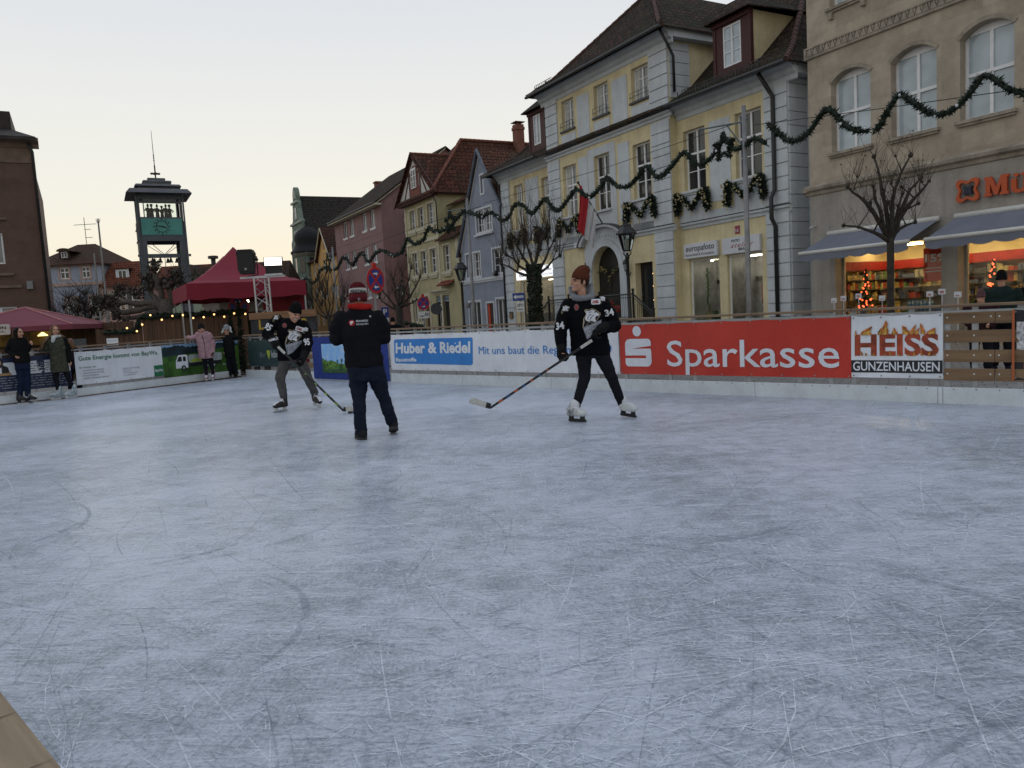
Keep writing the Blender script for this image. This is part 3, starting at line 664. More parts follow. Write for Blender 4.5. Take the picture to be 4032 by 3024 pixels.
def wall(mb, u0, u1, z0, z1, ops=(), y=0., depth=.2, mi=0, rmi=None, back=False):
 """wall in the xz plane with real openings: (u0,u1,z0,z1[,rise of a segmental arch])"""
 if rmi is None: rmi = mi
 us = sorted({u0, u1, *[min(max(o[i], u0), u1) for o in ops for i in (0, 1)]}); zs = sorted({z0, z1, *[min(max(o[i], z0), z1) for o in ops for i in (2, 3)]})
 for a, b in zip(us[:-1], us[1:]):
  for c, d in zip(zs[:-1], zs[1:]):
   cu, cz = (a + b) / 2, (c + d) / 2
   if any(o[0] < cu < o[1] and o[2] < cz < o[3] for o in ops): continue
   mb.quad((a, y, c), (b, y, c), (b, y, d), (a, y, d), mi)
 for o in ops:
  a, b, c, d = o[:4]; h = o[4] if len(o) > 4 else 0
  mb.quad((a, y, c), (a, y + depth, c), (a, y + depth, d - h), (a, y, d - h), rmi)
  mb.quad((b, y + depth, c), (b, y, c), (b, y, d - h), (b, y + depth, d - h), rmi)
  mb.quad((a, y + depth, c), (a, y, c), (b, y, c), (b, y + depth, c), rmi)
  if not h: mb.quad((a, y, d), (a, y + depth, d), (b, y + depth, d), (b, y, d), rmi)
  else:
   w = (b - a) / 2; rr = (w * w + h * h) / (2 * h); cx = (a + b) / 2; cz = d - rr; n = 10
   al = math.degrees(math.asin(min(1, w / rr))) if h < w else 90
   p = arc(cx, cz if h < w else d - h, rr if h < w else w, 90 + al, 90 - al, n, None if h < w else h)
   for (x0, q0), (x1, q1) in zip(p[:-1], p[1:]):
    mb.quad((x0, y, q0), (x1, y, q1), (x1, y, d), (x0, y, d), mi)
    mb.quad((x0, y, q0), (x0, y + depth, q0), (x1, y + depth, q1), (x1, y, q1), rmi)
def window(par, u0, u1, z0, z1, y=.2, cols=2, tr=None, bars=1, fw=.07, fm=None, pm_=None, sill=None, sillm=None, arch=0, curtain=False, lbars=None):
 m = MB(); fm = fm or WOODW; t = .05
 m.box(u0, u0 + fw, y - t, y, z0, z1); m.box(u1 - fw, u1, y - t, y, z0, z1); m.box(u0 + fw, u1 - fw, y - t + .002, y, z0, z0 + fw)
 if arch: m.box(u0 + fw, u1 - fw, y - t + .002, y, z1 - fw - arch, z1)
 else: m.box(u0 + fw, u1 - fw, y - t + .002, y, z1 - fw, z1)
 zi0, zi1 = z0 + fw, z1 - fw - arch
 for i in range(1, cols):
  x = u0 + (u1 - u0) * i / cols; m.box(x - fw * .55, x + fw * .55, y - t - .008, y, zi0, zi1)
 zt = zi0 + (zi1 - zi0) * tr if tr else zi1
 if tr: m.box(u0 + fw, u1 - fw, y - t - .016, y, zt - fw * .55, zt + fw * .55)
 for i in range(cols):
  a = u0 + (u1 - u0) * i / cols; b = u0 + (u1 - u0) * (i + 1) / cols
  for k in range(bars):
   z = zi0 + (zt - zi0) * (k + 1) / (bars + 1); m.box(a + fw * .5, b - fw * .5, y - t + .012, y - .004, z - .016, z + .016)
  for k in range(lbars or 0):
   z = zt + (zi1 - zt) * (k + 1) / (lbars + 1); m.box(a + fw * .5, b - fw * .5, y - t + .012, y - .004, z - .016, z + .016)
 o = m.build("window", fm, par)
 if pm_ is None or pm_ is PANE: pm_ = (PANE, PANE, PANE2, PANE4)[int(u0 * 7.3 + z0 * 3.1 + u1) % 4]
 m = MB(); m.quad((u0, y - .012, z0), (u1, y - .012, z0), (u1, y - .012, z1), (u0, y - .012, z1)); m.build("pane", pm_ or PANE, o)
 if curtain:
  m = MB()
  for (a, b) in ((u0 + fw, u0 + (u1 - u0) * .34), (u1 - (u1 - u0) * .28, u1 - fw)):
   m.quad((a, y - .016, z0 + fw), (b * .6 + a * .4, y - .016, z0 + fw), (b, y - .016, zi1), (a, y - .016, zi1))
  m.build("curtain", CURT, o)
 if sill:
  m = MB(); m.box(u0 - .1, u1 + .1, -sill, y - t, z0 - .09, z0 - .002); m.box(u0 - .06, u1 + .06, -sill * .6, .02, z0 - .16, z0 - .09); m.build("sill", sillm or fm, o)
 return o
def strip(mb, prof, u0, u1, mi=0, wrap=None):
 """moulding: (y,z) profile swept along x"""
 n = len(prof)
 vs = [(u0, p[0], p[1]) for p in prof] + [(u1, p[0], p[1]) for p in prof]
 mb.add(vs, [(i, n + i, n + i + 1, i + 1) for i in range(n - 1)] + [tuple(range(n)), tuple(range(2 * n - 1, n - 1, -1))], mi)
def slab(mb, pts, th, mi=0):
 """roof plane given by its top corner points, with thickness"""
 n = len(pts); lo = [(p[0], p[1], p[2] - th) for p in pts]
 mb.add(list(pts) + lo, [tuple(range(n)), tuple(range(2 * n - 1, n - 1, -1))] + [(i, n + i, n + (i + 1) % n, (i + 1) % n) for i in range(n)], mi)
def ridge(mb, a, b, r=.11, mi=0, step=.36):
 a, b = Vector(a), Vector(b); L = (b - a).length; k = max(1, int(L / step))
 for i in range(k):
  p = a.lerp(b, i / k); q = a.lerp(b, (i + 1.12) / k); mb.tube([p, q], [r, r * .82], 7, mi)
def pipe(par, pts, r=.055, name="downpipe"):
 m = MB(); m.tube(pts, r, 8); return m.build(name, PIPE, par, smooth=True)
def quoins(mb, u0, u1, z0, z1, y, mi, h=.47, proud=.075, skip=()):
 z = z0
 while z < z1 - .1:
  e = min(z + h, z1); mb.box(u0, u1, y - proud, y, z + .022, e - .022, mi); z += h
 mb.box(u0 + .02, u1 - .02, y - proud * .3, y, z0, z1, mi)
# ------------------------------------------------------------------ the yellow and grey baroque house
YEL = pm("yellow_render", (.68, .595, .37), .9, .10, 1.2, bump=.12, bscale=60, fine=.05, tint=(.58, .49, .30), runs=.16); GRYW = pm("grey_white_render", (.56, .60, .63), .9, .07, 1.0, bump=.1, bscale=60, fine=.05, runs=.14)
ROOFD = tiles("old_dark_tiles", (.022, .014, .012), (.055, .030, .022), (.026, .034, .016), .4, .5, .32); ROOFR = tiles("red_brown_tiles", (.05, .02, .014), (.11, .04, .026), (.03, .028, .018), .35, .5, .32)
RIDGE = pm("ridge_tile", (.085, .042, .032), .85, .3, 5); OXB = pm("ox_blood_paint", (.055, .011, .011), .6, .15, 6); SIGNW = pm("sign_white", (.58, .60, .63), .45, .04); SLATE = pm("slate_drip", (.05, .055, .06), .6)
RS = street(0); 
def baroque_house():
 h = thing("baroque_house", "yellow house with grey white quoins, hipped tile roof and an arched front door", "house", RS, SRZ)
 fo = lambda a, b, c, d: (a, b, c, d)
 ops_l = [(1.45, 2.43, 6.0, 8.5), (4.45, 5.41, 6.0, 8.4), (1.6, 2.9, .35, 3.15), (3.35, 5.25, .35, 3.15)]
 ops_c1 = [(7.12, 8.31, 5.98, 8.45), (9.85, 11.04, 5.90, 8.42), (12.75, 13.94, 5.98, 8.33), (12.6, 13.81, .86, 3.25), (9.35, 11.5, .86, 4.23, 1.07), (7.28, 8.35, 10.15, 11.58), (10.05, 11.16, 10.15, 11.55), (12.85, 14.0, 10.1, 11.5)]
 ops_r = [(15.6, 16.85, 5.88, 8.27), (18.45, 19.73, 5.88, 8.27), (15.7, 17.42, .45, 3.12), (17.85, 19.61, .45, 3.12)]
 m = MB()
 wall(m, 0, 5.8, -.13, 9.4, ops_l, 0, .25, 0); wall(m, 5.8, 15.25, -.13, 12.3, ops_c1, -.35, .45, 0); wall(m, 15.25, 20.95, -.13, 9.3, ops_r, 0, .25, 0)
 for (u, s) in ((5.8, 1), (15.25, -1)):
  a = (u, -.35); b = (u, 4.2)
  q = [(a[0], a[1], -.13), (b[0], b[1], -.13), (b[0], b[1], 12.3), (a[0], a[1], 12.3)]
  m.quad(*(q if s < 0 else q[::-1]), 0)
 # sides and back
 m.quad((20.95, 0, -.13), (20.95, 13, -.13), (20.95, 13, 9.3), (20.95, 0, 9.3), 1); m.quad((0, 13, -.13), (0, 0, -.13), (0, 0, 9.4), (0, 13, 9.4), 0); m.quad((20.95, 13, -.13), (0, 13, -.13), (0, 13, 9.4), (20.95, 13, 9.3), 0)
 # raised grey fields and lesenes
 G = 1
 for (a, b, c, d, y) in [(8.65, 9.65, 9.55, 11.45, -.35), (11.45, 12.55, 9.5, 11.4, -.35), (7.2, 8.45, 9.26, 9.95, -.35), (9.98, 11.22, 9.26, 9.95, -.35), (12.8, 14.08, 9.26, 9.92, -.35),
       (8.55, 9.3, 5.2, 8.6, -.35), (9.35, 9.83, 4.85, 8.8, -.35), (11.06, 11.5, 4.85, 8.8, -.35), (9.83, 11.06, 8.44, 8.8, -.35), (9.83, 11.06, 4.85, 5.85, -.35), (11.7, 12.5, 5.2, 8.6, -.35), (7.05, 8.4, 4.66, 5.95, -.35), (12.6, 14.05, 4.66, 5.95, -.35),
       (17.1, 18.2, 5.25, 8.3, 0), (15.25, 19.9, 4.66, 4.95, 0), (.9, 5.8, 4.66, 5.1, 0), (2.75, 4.15, 5.3, 8.6, 0), (15.5, 16.95, 4.95, 5.85, 0), (18.35, 19.85, 4.95, 5.85, 0), (1.3, 2.55, 5.1, 5.95, 0), (4.3, 5.5, 5.1, 5.95, 0), (6.9, 14.1, 4.66, 4.95, -.35)]:
  m.box(a, b, y - .022, y + .0, c, d, G)
 for (a, b, z1, y) in [(0, .95, 9.0, 0), (5.83, 6.9, 12.0, -.35), (14.1, 15.25, 12.0, -.35), (19.9, 20.95, 8.9, 0)]:
  quoins(m, a, b, .25, 4.4, y, G); quoins(m, a, b, 4.66, 8.93, y, G)
  if z1 > 10: quoins(m, a, b, 9.26, 11.9, y, G)
 quoins_side = MB()
 z = .25
 while z < 8.9:
  m.box(20.95, 21.0, .0, .95, z + .014, min(z + .47, 8.9) - .014, G); z += .47
 z = 9.7
 while z < 11.8: m.box(15.25, 15.30, -.30, .75, z + .014, min(z + .47, 11.9) - .014, G); z += .47
 m.box(20.95, 20.99, .95, 12.9, -.1, 9.2, G)
 # plinth
 m.box(-.02, 5.78, -.07, -.001, -.13, .24, G); m.box(15.3, 21.0, -.07, -.001, -.13, .24, G)
 # string course, middle cornice, eaves cornices
 def course(u0, u1, z, y, s=1.):
  strip(m, [(y, z - .24 * s), (y - .06, z - .22 * s), (y - .08, z - .12 * s), (y - .16, z - .08 * s), (y - .18, z), (y, z + .02)], u0, u1, G); m.box(u0, u1, y - .20, y, z + .021, z + .032, 3)
 course(-.05, 5.66, 4.62, 0); course(5.66, 8.3, 4.62, -.35); course(12.2, 15.42, 4.62, -.35); course(15.42, 21.05, 4.6, 0); course(5.66, 15.42, 9.2, -.35)
 def eave(u0, u1, z, y):
  strip(m, [(y, z - .55), (y - .05, z - .52), (y - .07, z - .38), (y - .2, z - .30), (y - .24, z - .16), (y - .42, z - .08), (y - .44, z), (y, z + .01)], u0, u1, G)
 eave(-.4, 5.8, 9.42, 0); eave(5.45, 15.62, 12.3, -.35); eave(15.3, 21.4, 9.3, 0)
 strip2 = [(0, 0)]
 m.box(15.25, 15.65, -.35, 3.6, 11.98, 12.3, G); m.box(5.45, 5.8, -.35, 3.6, 11.98, 12.3, G); m.box(20.95, 21.38, 0, 12.5, 8.95, 9.3, G)
 # portal: pilasters, archivolt and the curved hood over it
 m.box(8.75, 9.3, -.43, -.351, .86, 3.2, G); m.box(11.55, 12.1, -.43, -.351, .86, 3.2, G)
 def ring(cx, cz, r0, r1, a0, a1, y0, y1, mi=G, n=18, k=1.0):
  p0 = arc(cx, cz, r0, a0, a1, n, r0 * k); p1 = arc(cx, cz, r1, a0, a1, n, r1 * k)
  for i in range(n): m.prism([p0[i], p1[i], p1[i + 1], p0[i + 1]][::-1] if a1 > a0 else [p0[i], p1[i], p1[i + 1], p0[i + 1]], y0, y1, mi)
 ring(10.425, 3.16, 1.08, 1.38, 0, 180, -.43, -.352)
 m.prism([(8.75, 3.2), (9.0, 3.2)] + arc(10.425, 3.16, 1.40, 178, 2, 14) + [(11.85, 3.2), (12.1, 3.2), (12.1, 4.3)] + arc(10.425, 3.95, 1.7, 12, 168, 12, 1.1) + [(8.75, 4.3)], -.375, -.352, G)
 ring(10.425, 4.15, 1.72, 1.92, 12, 168, -.62, -.352, G, 18, .56); ring(10.425, 4.15, 1.92, 2.0, 10, 170, -.66, -.352, 3, 18, .56)
 for s in (-1, 1): m.box(10.425 + s * 2.05 - .18, 10.425 + s * 2.05 + .18, -.6, -.352, 4.36, 4.63, G)
 txt = "Marktplatz"
 for i, ch in enumerate(txt):
  a = R(128 - 76 * i / (len(txt) - 1)); x = 10.425 + 1.52 * math.cos(a); z = 4.0 + 1.52 * math.sin(a) * .5
  m.text(ch, 0, 0, h=.15, align='C', bold=.01, y=0, mi=4, xf=Matrix.Translation((x, -.378, z - .12)) @ Matrix.Rotation(-(a - R(90)) * .6, 4, 'Y'))
 m.build("wall", [YEL, GRYW, YEL, SLATE, pm("faded_lettering", (.2, .2, .2), .8)], h)
 # roofs
 m = MB()
 e = .75
 ax, ay, az = 10.4, 3.0, 16.2
 def bell(a, b, c, d, z0):   # bellcast slope in two stages given eave corners a,b and ridge points c,d
  mid = lambda p, q: tuple(p[i] + (q[i] - p[i]) * .22 for i in (0, 1)) + (p[2] + (q[2] - p[2]) * .155,)
  a1, b1 = mid(a, d), mid(b, c)
  slab(m, [a, b, b1, a1], .06); slab(m, [a1, b1, c, d], .06)
 A, B_ = (5.25, -1.1, 12.3), (15.8, -1.1, 12.3); AP = (ax, ay, az); BP = (ax, 12, az)
 bell(A, B_, AP, AP, 12.3)
 bell(B_, (15.8, 12, 12.3), BP, AP, 12.3); bell((5.25, 12, 12.3), A, AP, BP, 12.3)
 # main roof behind, hipped at both ends
 zr = 15.6; yr = 6.6
 W0, W1 = (-.85, -.75, 9.4), (21.55, -.75, 9.25); C0, C1 = (4.6, yr, zr), (16.6, yr, zr)
 bell(W0, W1, C1, C0, 9.4); bell(W1, (21.55, 13.6, 9.25), C1, C1, 9.3); bell((-.85, 13.6, 9.4), W0, C0, C0, 9.3); bell((21.55, 13.6, 9.25), (-.85, 13.6, 9.4), C0, C1, 9.3)
 r = m.build("roof", ROOFD, h)
 m = MB()
 def hipr(p, q):
  md = Vector((p[0] + (q[0] - p[0]) * .22, p[1] + (q[1] - p[1]) * .22, p[2] + (q[2] - p[2]) * .155))
  ridge(m, p, md); ridge(m, md, q)
 for (p, q) in ((A, AP), (B_, AP), (W0, C0), (W1, C1)): m = MB(); hipr(p, q); m.build("ridge_tiles", RIDGE, r)
 m = MB()
 for (p, q) in ((A, B_), (W0, (5.2, -.75, 9.4)), ((15.5, -.75, 9.3), W1)):
  m.tube([(p[0], p[1] - .06, p[2] - .05), (q[0], q[1] - .06, q[2] - .05)], .075, 8)
  k = int((q[0] - p[0]) / 1.05)
  for i in range(k):
   x = p[0] + .4 + i * 1.05; m.box(x, x + .03, p[1] + .25, p[1] + .28, p[2] + .12, p[2] + .42)
 for (a, b, y, z) in ((0, 3.0, -.35, 9.62), (16.0, 20.6, -.35, 9.5), (5.6, 7.2, -.8, 12.5)):
  for k in range(int((b - a) / .16)): m.box(a + k * .16, a + k * .16 + .02, y, y + .02, z, z + .28)
  m.box(a, b, y, y + .02, z + .26, z + .28); m.box(a, b, y, y + .02, z + .13, z + .15)
 m.build("gutter", ZINC, h)
 # dormers on both wings
 for (u0, u1, z0, z1) in ((17.2, 18.95, 10.15, 11.75), (2.95, 4.5, 10.3, 11.95)):
  m = MB(); y = .35
  wall(m, u0, u1, z0 - .4, z1 + .2, [(u0 + .42, u1 - .42, z0 + .05, z1 - .05)], y, .08, 0)
  for (u, s) in ((u1, 1), (u0, -1)):
   q = [(u, y, z0 - .4), (u, y + 2.4, z0 + 1.4), (u, y + 2.4, z1 + .2), (u, y, z1 + .2)]; m.quad(*(q if s > 0 else q[::-1]), 1)
   m.box(u - .09 if s < 0 else u - .05, u + .05 if s < 0 else u + .09, y - .03, y + .12, z0 - .2, z1 + .15, 0)
  m.box(u0 - .12, u1 + .12, y - .08, y + .1, z1 + .02, z1 + .22, 0)
  d = m.build("dormer", [OXB, YEL], h)
  window(d, u0 + .42, u1 - .42, z0 + .05, z1 - .05, y + .06, 2, None, 2, .06, pm_=PANE3)
  m = MB(); z = z1 + .22; cx = (u0 + u1) / 2; o = .28
  p = [(u0 - o, y - .35, z), (u1 + o, y - .35, z), (u1 + o, y + 3, z + .15), (u0 - o, y + 3, z + .15)]; t0 = (cx, y + .55, z + .8); t1 = (cx, y + 3.2, z + .85)
  slab(m, [p[0], p[1], t0], .05); slab(m, [p[1], p[2], t1, t0], .05); slab(m, [p[3], p[0], t0, t1], .05); m.build("dormer_roof", ROOFD, d)
 # windows
 for (a, b, c, d) in ops_c1[:3] + ops_l[:2] + ops_r[:2]:
  yy = (-.35 if 5.8 < a < 15 else 0)
  window(h, a, b, c, d, yy + .24, 2, .62, 1, .075, sill=-yy + .14, sillm=GRYW, curtain=(a in (7.12, 1.45, 4.45)), pm_=PANE)
 for (a, b, c, d) in ops_c1[5:]:
  w = window(h, a, b, c, d, -.35 + .24, 2, None, 2, .07, sill=.45, sillm=SLATE, curtain=True, pm_=PANE2)
  m = MB()
  for z in (c + .18, c + .36): m.box(a - .02, b + .02, -.46, -.445, z, z + .02)
  for x in (a, (a + b) / 2, b - .02): m.box(x, x + .015, -.46, -.445, c + .02, c + .36)
  for s in (a - .02, b + .02): m.tube([(s, -.45, c + .19), (s, -.36, c + .19)], .012, 5)
  m.build("window_guard", IRON, w)
 # front door in the arch, side door
 m = MB(); m.box(9.35, 11.5, -.0, .03, .86, 4.2); 
 for x in (9.55, 10.5): m.box(x, x + .8, -.02, 0, 1.0, 2.0); m.box(x, x + .8, -.02, 0, 2.15, 3.0)
 o = m.build("front_door", pm("dark_door", (.012, .012, .012), .35), h)
 m = MB(); r_ = random.Random(1)
 for k in range(90):
  t = r_.random(); x = 9.5 + 1.85 * t; z = 3.1 + .25 * math.sin(t * math.pi * 3) * .4 + r_.uniform(-.1, .1) - (.45 * r_.random() if abs(t - .5) < .08 else 0)
  m.tube([(x, -.12, z), (x + r_.uniform(-.09, .09), -.16, z + r_.uniform(-.09, .09))], .02, 4, 0 if r_.random() < .75 else 1)
 m.build("door_garland", [pm("fir_dull", (.06, .07, .03), .8), emit("gold_bauble", (.35, .25, .08), 0.0)], o)
 m = MB()
 for (cx, s) in ((9.85, .5), (10.65, .62), (11.2, .3)):
  for k in range(70): 
   a = r_.uniform(0, 6.28); q = r_.random() ** .5 * s * .6; m.ball((cx + q * math.cos(a), -.35 + r_.uniform(-.12, .12), 1.15 + s * .5 + q * math.sin(a) * .7), (r_.uniform(.03, .06),) * 3, 5, 0 if r_.random() < .7 else 1)
 pt = m.build("poinsettia_pots", [pm("poinsettia_red", (.35, .012, .015), .6), pm("poinsettia_leaf", (.02, .05, .015), .7)]); pt.location = RS; pt.rotation_euler = (0, 0, SRZ); tag(pt, "red poinsettias standing in the arched doorway of the yellow house", "flowers")
 m = MB(); m.box(12.6, 13.81, -.0, .04, .86, 3.25); m.box(12.62, 12.76, -.05, 0, .9, 3.2); m.box(13.65, 13.79, -.05, 0, .9, 3.2); m.box(12.76, 13.65, -.05, 0, .9, 1.15); m.box(12.76, 13.65, -.05, 0, 3.0, 3.2)
 o = m.build("side_door", pm("dark_door", (.012,) * 3, .35), h); m = MB(); m.quad((12.76, -.02, 1.15), (13.65, -.02, 1.15), (13.65, -.02, 3.0), (12.76, -.02, 3.0)); m.build("pane", PANE, o); m = MB(); m.tube([(12.68, -.1, 1.8), (12.68, -.1, 2.1)], .02, 6); m.build("handle", galv, o)
 m = MB()
 for z in (1.6, 2.2, 2.75): m.ball((13.45, -.05, z), .022, 6)
 m.build("door_light", emit("door_light_glow", (1, .55, .2), 4), o)
 # shop fronts: frame, glass, room with goods
 room = pm("shop_room", (.48, .47, .44), .9, .3, 1.5); shelf = pm("shop_shelf", (.08, .07, .06), .7, .4, 6)
 goods = [pm("goods_%d" % i, c, .5, .2, 9) for i, c in enumerate([(.35, .05, .04), (.5, .48, .42), (.08, .12, .2), (.04, .04, .045), (.32, .25, .1), (.1, .2, .08)])]
 for n_, (a, b, c, d) in enumerate(ops_r[2:] + ops_l[2:]):
  m = MB(); f = .06
  m.box(a, a + f, .12, .18, c, d); m.box(b - f, b, .12, .18, c, d); m.box(a + f, b - f, .12, .18, c, c + f); m.box(a + f, b - f, .12, .18, d - f, d)
  w = m.build("shop_window", WOODW, h); m = MB(); m.quad((a, .15, c), (b, .15, c), (b, .15, d), (a, .15, d)); m.build("pane", clear_glass(), w)
  m = MB(); dp = 1.5; b_ = b; b = b + (.4 if n_ in (0, 2) else 1.0)
  m.quad((a, dp, c), (b, dp, c), (b, dp, d), (a, dp, d)); m.quad((a, .2, c), (a, dp, c), (a, dp, d), (a, .2, d)); m.quad((b, dp, c), (b, .2, c), (b, .2, d), (b, dp, d)); m.quad((a, .2, c), (b, .2, c), (b, dp, c), (a, dp, c)); m.quad((a, dp, d), (b, dp, d), (b, .2, d), (a, .2, d))
  m.box(a + .05, b - .05, dp - .05, dp - .01, c + (d - c) * .62, c + (d - c) * .68, 1)
  for k in range(26): 
   x = r_.uniform(a + .08, b - .2); y = r_.uniform(.35, 1.2); s = r_.uniform(.06, .2); m.box(x, x + s, y, y + s * .8, c, c + r_.uniform(.08, .45) * (.6 if y < .7 else 1.3), 2 + r_.randrange(6))
  if n_ == 0: 
   for k in range(24): m.ball((a + .42 + r_.uniform(-.06, .06), .6, c + .55 + k * .075), .05, 5, 7)
   m.prism([(a + .75 + .3 * math.cos(R(90 + 36 * k)) * (1 if k % 2 == 0 else .42), c + .35 + .3 * math.sin(R(90 + 36 * k)) * (1 if k % 2 == 0 else .42)) for k in range(10)], .3, .33, 6)
  if n_ == 1:
   m.box(a + .95, a + 1.25, .8, 1.0, c + .75, c + 1.55, 2); m.ball((a + 1.1, .9, c + 1.7), .13, 8, 3)
  m.build("display", [room, shelf] + goods, w); b = b_
  if n_ in (2, 3):
   m = MB(); m.box(a + .2, b - .2, .7, .8, d - .08, d - .03); m.build("ceiling_lamp", emit("shop_lamp_warm", (1, .82, .55), 9 if n_ == 3 else 5), w)
  else:
   m = MB(); m.box(a + .3, b - .3, .9, 1.0, d - .08, d - .03); m.build("ceiling_lamp", emit("shop_lamp_dim", (1, .9, .75), 9), w)
 # signs
 DK = pm("sign_letters_dark", (.02, .025, .04), .5); RDL = pm("sign_letters_red", (.35, .03, .03), .5)
 m = MB(); m.box(15.56, 17.46, -.14, -.02, 3.17, 3.76, bev=.008); m.text("europafoto", 15.7, 3.46, h=.23, w=1.62, bold=.012, y=-.145, mi=1); m.text("Fototechnik & Kompetenz", 15.68, 3.26, h=.105, w=1.62, y=-.145, mi=1, bold=.004); m.build("shop_sign", [SIGNW, DK], h)
 m = MB(); m.box(17.74, 19.64, -.14, -.02, 3.15, 3.76, bev=.008); m.text("FOTO", 18.25, 3.58, h=.09, w=.42, bold=.03, y=-.145, mi=1); m.text("BRAUN", 18.6, 3.24, h=.1, w=.58, bold=.03, y=-.145, mi=1)
 m.text("atelier", 18.2, 3.37, h=.17, w=1.15, shear=.45, y=-.146, mi=2, sp=1.2); m.build("shop_sign", [SIGNW, DK, RDL], h)
 m = MB(); m.box(16.95, 17.40, .16, .17, 2.98, 3.10); m.text("eur", 16.97, 3.0, h=.15, y=.135, w=.42, bold=.02, mi=1); m.build("inner_sign", [pm("dark_sign", (.03,) * 3), emit("inner_sign_glow", (1, .95, .7), 1.0)], h)
 LIT = emit("lit_sign", (.95, .97, 1), .75)
 m = MB(); m.box(1.45, 3.0, -.16, -.02, 3.2, 3.72, bev=.01); m.text("foto", 1.8, 3.35, h=.22, bold=.02, y=-.165, mi=1); m.build("lit_shop_sign", [LIT, DK], h)
 m = MB(); m.box(3.3, 5.5, -.16, -.02, 3.22, 3.84, bev=.01); m.text("europafoto", 3.5, 3.53, h=.17, w=1.8, bold=.015, y=-.165, mi=1); m.text("Fotoprofi Foto Riede", 3.9, 3.31, h=.11, w=1.45, shear=.3, y=-.165, mi=1); m.build("lit_shop_sign", [LIT, DK], h)
 m = MB(); m.box(18.33, 18.56, -.03, -.002, 3.88, 4.18); m.text("16", 18.445, 3.95, h=.13, w=.15, align='C', y=-.035, mi=1); m.build("house_number", [pm("plate_red", (.3, .05, .08), .5), WHITE], h)
 m = MB(); m.box(.28, .72, -.11, -.07, 1.05, 1.45); m.prism(arc(.5, 1.2, .19, 0, 360, 14)[:-1], -.13, -.112, 1); m.build("wall_plaque", [pm("plaque_brown", (.05, .035, .025), .5), pm("plaque_gold", (.2, .13, .06), .5)], h)
 # downpipes
 pipe(h, [(-.2, -.55, 9.35), (-.15, -.2, 8.95), (-.08, -.12, 8.6), (-.08, -.12, 4.9), (-.08, -.3, 4.7), (-.08, -.3, 4.3), (-.08, -.12, 4.1), (-.08, -.12, -.1)])
 pipe(h, [(15.45, -.9, 12.25), (15.42, -.45, 11.7), (15.42, -.2, 11.3), (15.42, -.2, 9.9)])
 pipe(h, [(20.2, -.6, 9.2), (20.25, -.25, 8.75), (20.4, -.14, 8.4), (20.4, -.14, 5.2), (20.38, -.3, 4.9), (20.38, -.3, 4.2), (20.4, -.14, 3.9), (20.4, -.14, 0)], .075)
 # lanterns beside the portal
 for x in (9.12, 12.3):
  m = MB(); z = 3.05; y = -.62
  m.tube([(x, -.36, z - .15), (x, -.45, z - .32), (x, y, z - .28), (x, y, z - .12)], .022, 6); m.lathe([(.05, -.12), (.09, -.08), (.13, .22), (.16, .24), (.10, .38), (.03, .42), (.03, .5), (.0, .56)], 6, 0, Matrix.Translation((x, y, z)))
  m.lathe([(.095, -.06), (.128, .2)], 6, 1, Matrix.Translation((x, y, z)) @ Matrix.Scale(1.02, 4)); m.build("wall_lantern", [IRON, pm("lantern_glass", (.25, .27, .27), .2)], h)
 # landing with railings and steps
 m = MB(); m.box(7.6, 14.3, -1.9, -.36, -.13, .84)
 for k in range(4):
  m.box(14.3 + k * .3, 14.6 + k * .3, -1.9, -.36, -.13, .84 - .19 * (k + 1)); m.box(7.3 - k * .3, 7.6 - k * .3, -1.9, -.36, -.13, .84 - .19 * (k + 1))
 o = m.build("steps", pm("step_stone", (.2, .2, .19), .85, .2, 3), h)
 m = MB()
 def rail(a, b, n, hh=1.05):
  a, b = Vector(a), Vector(b); m.tube([a + Vector((0, 0, hh)), b + Vector((0, 0, hh))], .035, 6); m.tube([a + Vector((0, 0, .1)), b + Vector((0, 0, .1))], .018, 5); m.tube([a + Vector((0, 0, hh - .14)), b + Vector((0, 0, hh - .14))], .016, 5)
  for i in range(n + 1):
   p = a.lerp(b, i / n); m.tube([p + Vector((0, 0, .1)), p + Vector((0, 0, hh))], .011, 4, cap=False)
 rail((7.6, -1.85, .84), (14.3, -1.85, .84), 52); rail((14.3, -1.85, .84), (15.6, -1.85, -.0), 10); rail((7.6, -1.85, .84), (6.3, -1.85, 0), 10)
 for (x, z) in ((7.6, .84), (9.4, .84), (11.9, .84), (14.3, .84), (15.6, 0), (6.3, 0)):
  m.box(x - .035, x + .035, -1.885, -1.815, z - .1, z + 1.16); m.ball((x, -1.85, z + 1.22), .065, 8)
 m.build("railing", IRON, o)
 return h
baroque_house()
